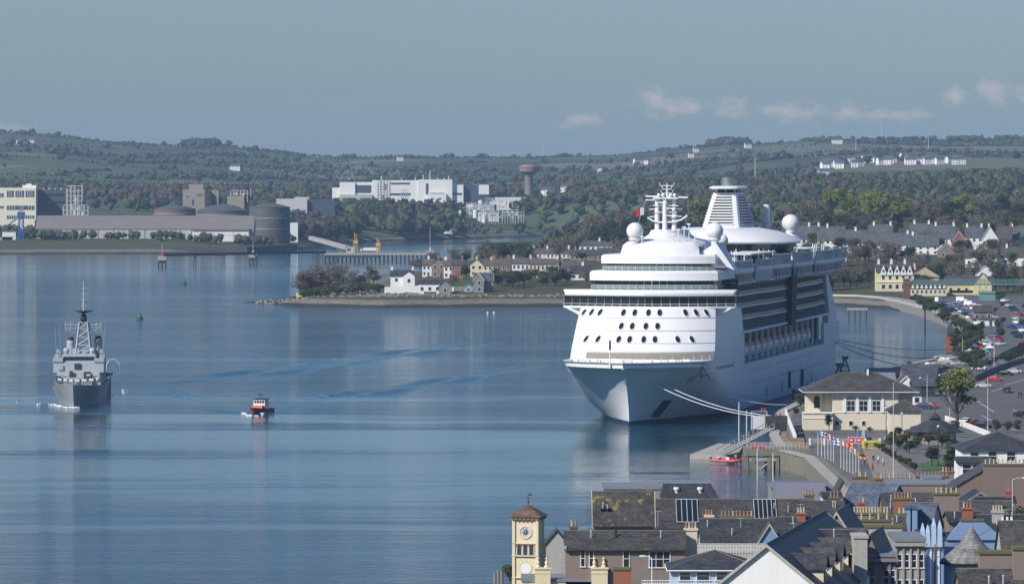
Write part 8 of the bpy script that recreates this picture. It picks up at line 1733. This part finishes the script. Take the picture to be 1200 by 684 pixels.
tr = empty('slate_turret', at(1141, 628, ZG), 0, 'round slate turret with conical fish-scale roof before the blue house', 'turret'); s = 628/F; z0_, z1_ = CH-(659-HY)*s-ZG, CH-(617.6-HY)*s-ZG; MB().lathe([(3.0,-2),(3.0,z0_)],(0,3,0),20).build('wall', M_bluel, tr); MB().lathe([(3.5,z0_-.15),(3.5,z0_+.1),(1.6,z0_+1.7),(.7,z0_+2.9),(.05,z1_)],(0,3,0),20).build('roof', slate('scale_slate',(.17,.17,.165),(.35,.33,.3),.5,.5), tr); MB().lathe([(3.55,z0_-.3),(3.6,z0_-.1)],(0,3,0),20).build('gutter', M_black, tr)
stack(1148,1194,645,520,1.8,0,M_brownr,M_pot,'big brown rendered chimney with thick moss at the bottom right',8)
stack(1188,1215,640,515,1.5,0,M_brownr,M_pot,'second big mossy chimney cut by the right edge',8)
fg('brown_bottom_house', 'brown house roof slope under the big chimneys at the bottom right', 1128, 1216, 668, 700, 512, 10, M_brownr, M_slateb, 'x')
stack(1095,1124,577,765,1.4,5,M_brownr,M_potc,'massive square brown chimney with pots above the blue house',9); fg('dark_roof_house', 'dark roofed house behind the blue house', 1092, 1190, 588, 612, 770, 12, M_brownr, M_slateb); fg('valley_roof_house', 'black roof with white edging right of the massive chimney', 1126, 1172, 577, 592, 800, 10, M_brownr, M_slatek, 'y', barge=M_tim); fg('low_white_eaves_house', 'dark house with white fascia left of the street lamp', 1146, 1190, 583, 589, 790, 5, M_white, M_slatek, chims=[(1184,575,1.0,.8,1,M_brickr,M_pot)])
fg('dormer_slate_house', 'pale fronted house with blue slate roof and blue dormers', 1057, 1090, 590, 622, 740, 10, M_cream, M_slatebl, 'x', R(-14), wins=[(1066,628,.7,1.0),(1080,628,.7,1.0)])
for px in (1064,1072): fg('blue_dormer', 'blue dormer on the pale fronted house, %s one' % ('left' if px < 1068 else 'right'), px-3, px+3, 592, 596, 739, 4, M_blue, M_slatebl, kind='flat', cat='dormer')
fg('steep_slate_house', 'steep blue-grey slate roof with stone gable left of the orange pots', 984, 1040, 567, 596, 850, 12, M_conc, M_slatebl, 'x', R(-20), barge=M_roughst); stack(1047.5,1070,583,800,1.0,6,M_brickr,M_pot,'chimney with six orange pots in front of the grey flat roof',4)
fg('rear_brown_house', 'brown house behind the orange pots', 1036, 1096, 578, 606, 805, 12, M_brownr, M_slateb, wins=[(1070,590,.7,1.6)]); fg('flat_lead_house', 'long flat lead-grey roof under two rows of clay pots', 1042, 1124, 563, 568, 880, 12, M_brownr, M_lead, kind='flat')
stack(1026,1069,560,905,1.0,9,M_brickr,M_pot,'left brick chimney row of clay pots near the plaza',3); stack(1074,1112,557,910,1.0,9,M_brickr,M_pot,'right brick chimney row of clay pots near the plaza',3); stack(999.5,1018,558,900,1.4,3,M_brownr,M_potc,'short chimney with three big cream pots near the plaza edge',5); stack(1104,1118,552,915,1.2,4,M_brownr,M_potc,'mossy chimney with cream pots before the bandstand',4)
fg('skylight_block', 'small lead block with white rim on the flat roof', 1081, 1103, 557, 560, 890, 4, M_white, M_lead, kind='flat', cat='rooflight')
q = fg('lead_mansard', 'large lead-grey mansard roof between the pier basin and the white gable', 904, 975, 562, 572, 890, 12, M_stone, M_lead, kind='flat', cat='building'); s = 870/F; MB().hexa([((903-939.5)*s,-10,CH-(594-HY)*s-ZG),((968-939.5)*s,-10,CH-(594-HY)*s-ZG),((966-939.5)*s,0,CH-(594-HY)*s-ZG),((903-939.5)*s,0,CH-(594-HY)*s-ZG)],[((907-939.5)*s,-6,CH-(571-HY)*s-ZG),((964-939.5)*s,-6,CH-(571-HY)*s-ZG),((964-939.5)*s,0,CH-(571-HY)*s-ZG),((907-939.5)*s,0,CH-(571-HY)*s-ZG)]).build('mansard', plain('lilac_lead',(.17,.17,.20),.6,var=.1,scale=.6,streak=.4,dirt=(.12,.12,.14)), q[0])
fg('white_wall_house', 'little house with bright white side wall left of the steep slate roof', 965, 986, 577, 583, 846, 8, M_white, M_slatek, 'x', barge=M_mosstop); fg('mossy_gable', 'mossy stone gable between the white wall and the pots', 976, 1000, 563, 586, 868, 10, M_roughst, M_slatem, 'y')
fg('villa', 'white villa with broad hipped dark slate roof beside the road', 1128, 1222, 505, 528, 985, 16, M_white, M_slated, kind='hip', wins=[(1142,534,1.6,1.4),(1163,534,1.6,1.6),(1185,534,1.6,1.6)], gut=False)
fg('white_front_house', 'white house front with tall dark openings below the slate villa', 1122, 1160, 536, 542, 930, 7, M_white, M_slated, wins=[(1133,549,1.5,1.5),(1145,549,1.5,1.5),(1156,549,1.0,1.5)])
bg_ = fg('brown_gable_house', 'large brown rendered gable end topped by a line of cream pots', 1112, 1222, 542, 575, 870, 12, plain('brown_gable_render',(.20,.15,.125),.9,var=.12,scale=.5,streak=.3,dirt=(.13,.10,.085)), M_slateb, 'y'); stack(1153,1212,543,868,1.2,12,MATS['brown_gable_render'],M_potc,'wide brown chimney wall with twelve cream pots at the right edge',5)
fg('left_plaza_house', 'dark slate roof at the plaza end of the row of pots', 1010, 1046, 566, 584, 905, 10, M_brownr, M_slatek)
lamp_post(1187, 684, 13.5, 'grey street lamp with arm over the small garden at the right', arm=1.4, loc=at(1186.5,745,3.5)); tree('olive_tree', at(1196,750,4), 11, 'yellow-green tree behind the street lamp at the right edge', None, .9); tree('shrub', at(598,735,3.5), 3.6, 'green bush left of the clock tower foot', None, .8)
up = empty('utility_pole', at(1095.6, 640, 3), 0, 'wooden utility pole with cross arms and wires in front of the pale blue front', 'utility pole'); z = CH-(637-HY)*640/F-3; MB().tube((0,0,0),(0,0,z),.14,.09,8).build('pole', M_tim, up); MB().box(-.7,.7,-.06,.06,z-.6,z-.5).box(-.5,.5,-.06,.06,z-1.5,z-1.4).build('cross_arm', M_tim, up)
for i, (dx, dy, dz) in enumerate(((9,3,-1.2),(8,20,1.0),(-7,14,.5),(-6,-6,-1.6),(8,-8,-2.0))):
    a = Vector((0,0,z-.5)); b = a+Vector((dx,dy,dz)); MB().path([a.lerp(b,t)-Vector((0,0,1.6*t*(1-t))) for t in [k/8 for k in range(9)]], .025, 4).build('wire', M_black, up)
for i, (a, b, yr, ye, Yv, wl, rf, lb) in enumerate(((1112,1150,600,611,735,M_brownr,M_slatek,'black slate roof left behind the blue gable'),(1150,1215,604,622,720,M_brownr,M_slatek,'black slate roof right behind the blue gable'),(1030,1062,606,626,690,M_brownr,M_slateb,'brown roof behind the rough pale chimney'),(940,990,588,604,780,M_brownr,M_slatem,'mossy roof right of the second skylight'),(1176,1218,612,650,600,M_roughst,M_slateb,'brown roof above the second mossy chimney'))):
    fg('town_house', lb, a, b, yr, ye, Yv, 9, wl, rf)
for k, (px, py, Yv) in enumerate(((584,668,760),(588,666,765),(580,670,752))): tag(MB().tube((0,0,-1),(0,0,CH-(py-HY)*Yv/F),.22,n=8).build('timber_pile', M_tim, loc=at(px,Yv,0)), 'grey timber pile in the water left of the clock tower, %s' % ('middle','right','left')[k], 'pile')
# aerials and dishes on the roofs
for k, (px, py, Yv) in enumerate(((771,598,800),(938,590,775),(1021,594,840),(1112,585,800),(1060,600,745),(868,606,748),(930,612,700),(1002,610,660),(1180,596,735))):
    z = CH-(py-HY)*Yv/F; a_ = MB(); a_.tube((0,0,-3),(0,0,0),.03,n=4); a_.tube((-.5,0,-.1),(.5,0,-.1),.025,n=4)
    for x in (-.4,-.15,.1,.35): a_.tube((x,-.25,-.1),(x,.25,-.1),.018,n=4)
    tag(a_.build('roof_aerial', M_pipe, loc=at(px,Yv,z)), 'thin television aerial on a town roof', 'aerial', 'television aerials on the town roofs')

rr = random.Random(44)
for nm_ in ('brown_house','long_slate_house','lichen_roof_house','dark_slate_house','broad_slate_house','dark_roof_house','rear_brown_house','brown_bottom_house','town_house','town_house.001','town_house.002','town_house.003','blue_slate_roof'):
    o = bpy.data.objects.get(nm_); ro = [c for c in o.children if c.name.startswith('roof')][0]; co = np.array([v.co[:] for v in ro.data.vertices]); x0_, x1_ = co[:,0].min(), co[:,0].max(); y0_, y1_ = co[:,1].min(), co[:,1].max(); z0_, z1_ = co[:,2].min(), co[:,2].max(); ym = (y0_+y1_)/2; m = MB()
    for k in range(int((x1_-x0_)*1.6)):      # cushions of moss on the camera-side slope
        t = rr.random()**1.7; x = rr.uniform(x0_+.2, x1_-.2); y = y0_+(ym-y0_)*t; z = z0_+(z1_-z0_-.1)*t+.12; r = rr.uniform(.06,.2); m.xf(Matrix.Translation((x,y,z))).lathe([(r,-.03),(r*.8,.03),(r*.2,.06)], n=6)
    m.xf(None); m.build('moss', M_mosstop, ro, kind='stuff')
    for k in range(2): x = rr.uniform(x0_+1, x1_-1); t = rr.uniform(.3,.8); y = y0_+(ym-y0_)*t; z = z0_+(z1_-z0_)*t; MB().tube((x,y,z),(x,y,z+.8),.07,n=6).lathe([(.13,.8),(.03,.95)],(x,y,z),6).build('vent_pipe', M_pipe, ro)

for a, b, yt, Yv, n, mt_, pm, lb in ((943,954,579,806,3,M_brownr,M_pot,'brown chimney at the right end of the long slate roof'),(757,765,579,806,2,M_brickr,M_pot,'brick chimney at the left end of the long slate roof'),(1052,1062,601,700,2,M_brownr,M_potc,'small brown chimney behind the rough pale wall'),(1128,1140,594,735,3,M_brickr,M_pot,'brick chimney on the black roof left behind the blue gable'),(1163,1176,598,722,4,M_roughst,M_potc,'pale chimney on the black roof right behind the blue gable'),(972,984,582,786,3,M_brownr,M_pot,'brown chimney on the mossy roof by the second skylight'),(1006,1014,588,820,2,M_brickr,M_pot,'slim brick chimney below the steep slate roof'),(826,836,603,752,3,M_cream,M_pot,'cream chimney on the plain dark slate roof'),(668,677,616,706,2,M_brownr,M_potc,'brown chimney at the left end of the brown house roof'),(1186,1198,596,770,3,M_brownr,M_pot,'brown chimney beside the street lamp'),(934,944,600,756,3,M_brickr,M_potc,'brick chimney right of the small blue gable'),(1112,1120,579,800,2,M_brickr,M_pot,'slim brick chimney right of the massive brown chimney')):
    stack(a, b, yt, Yv, .8, n, mt_, pm, lb, 4.5, moss=mt_ is M_brownr)
for ms in TREES.values():
    for m in ms:
        if not m[1]:
            for c in list(m[0].children): bpy.data.objects.remove(c)
            bpy.data.objects.remove(m[0])
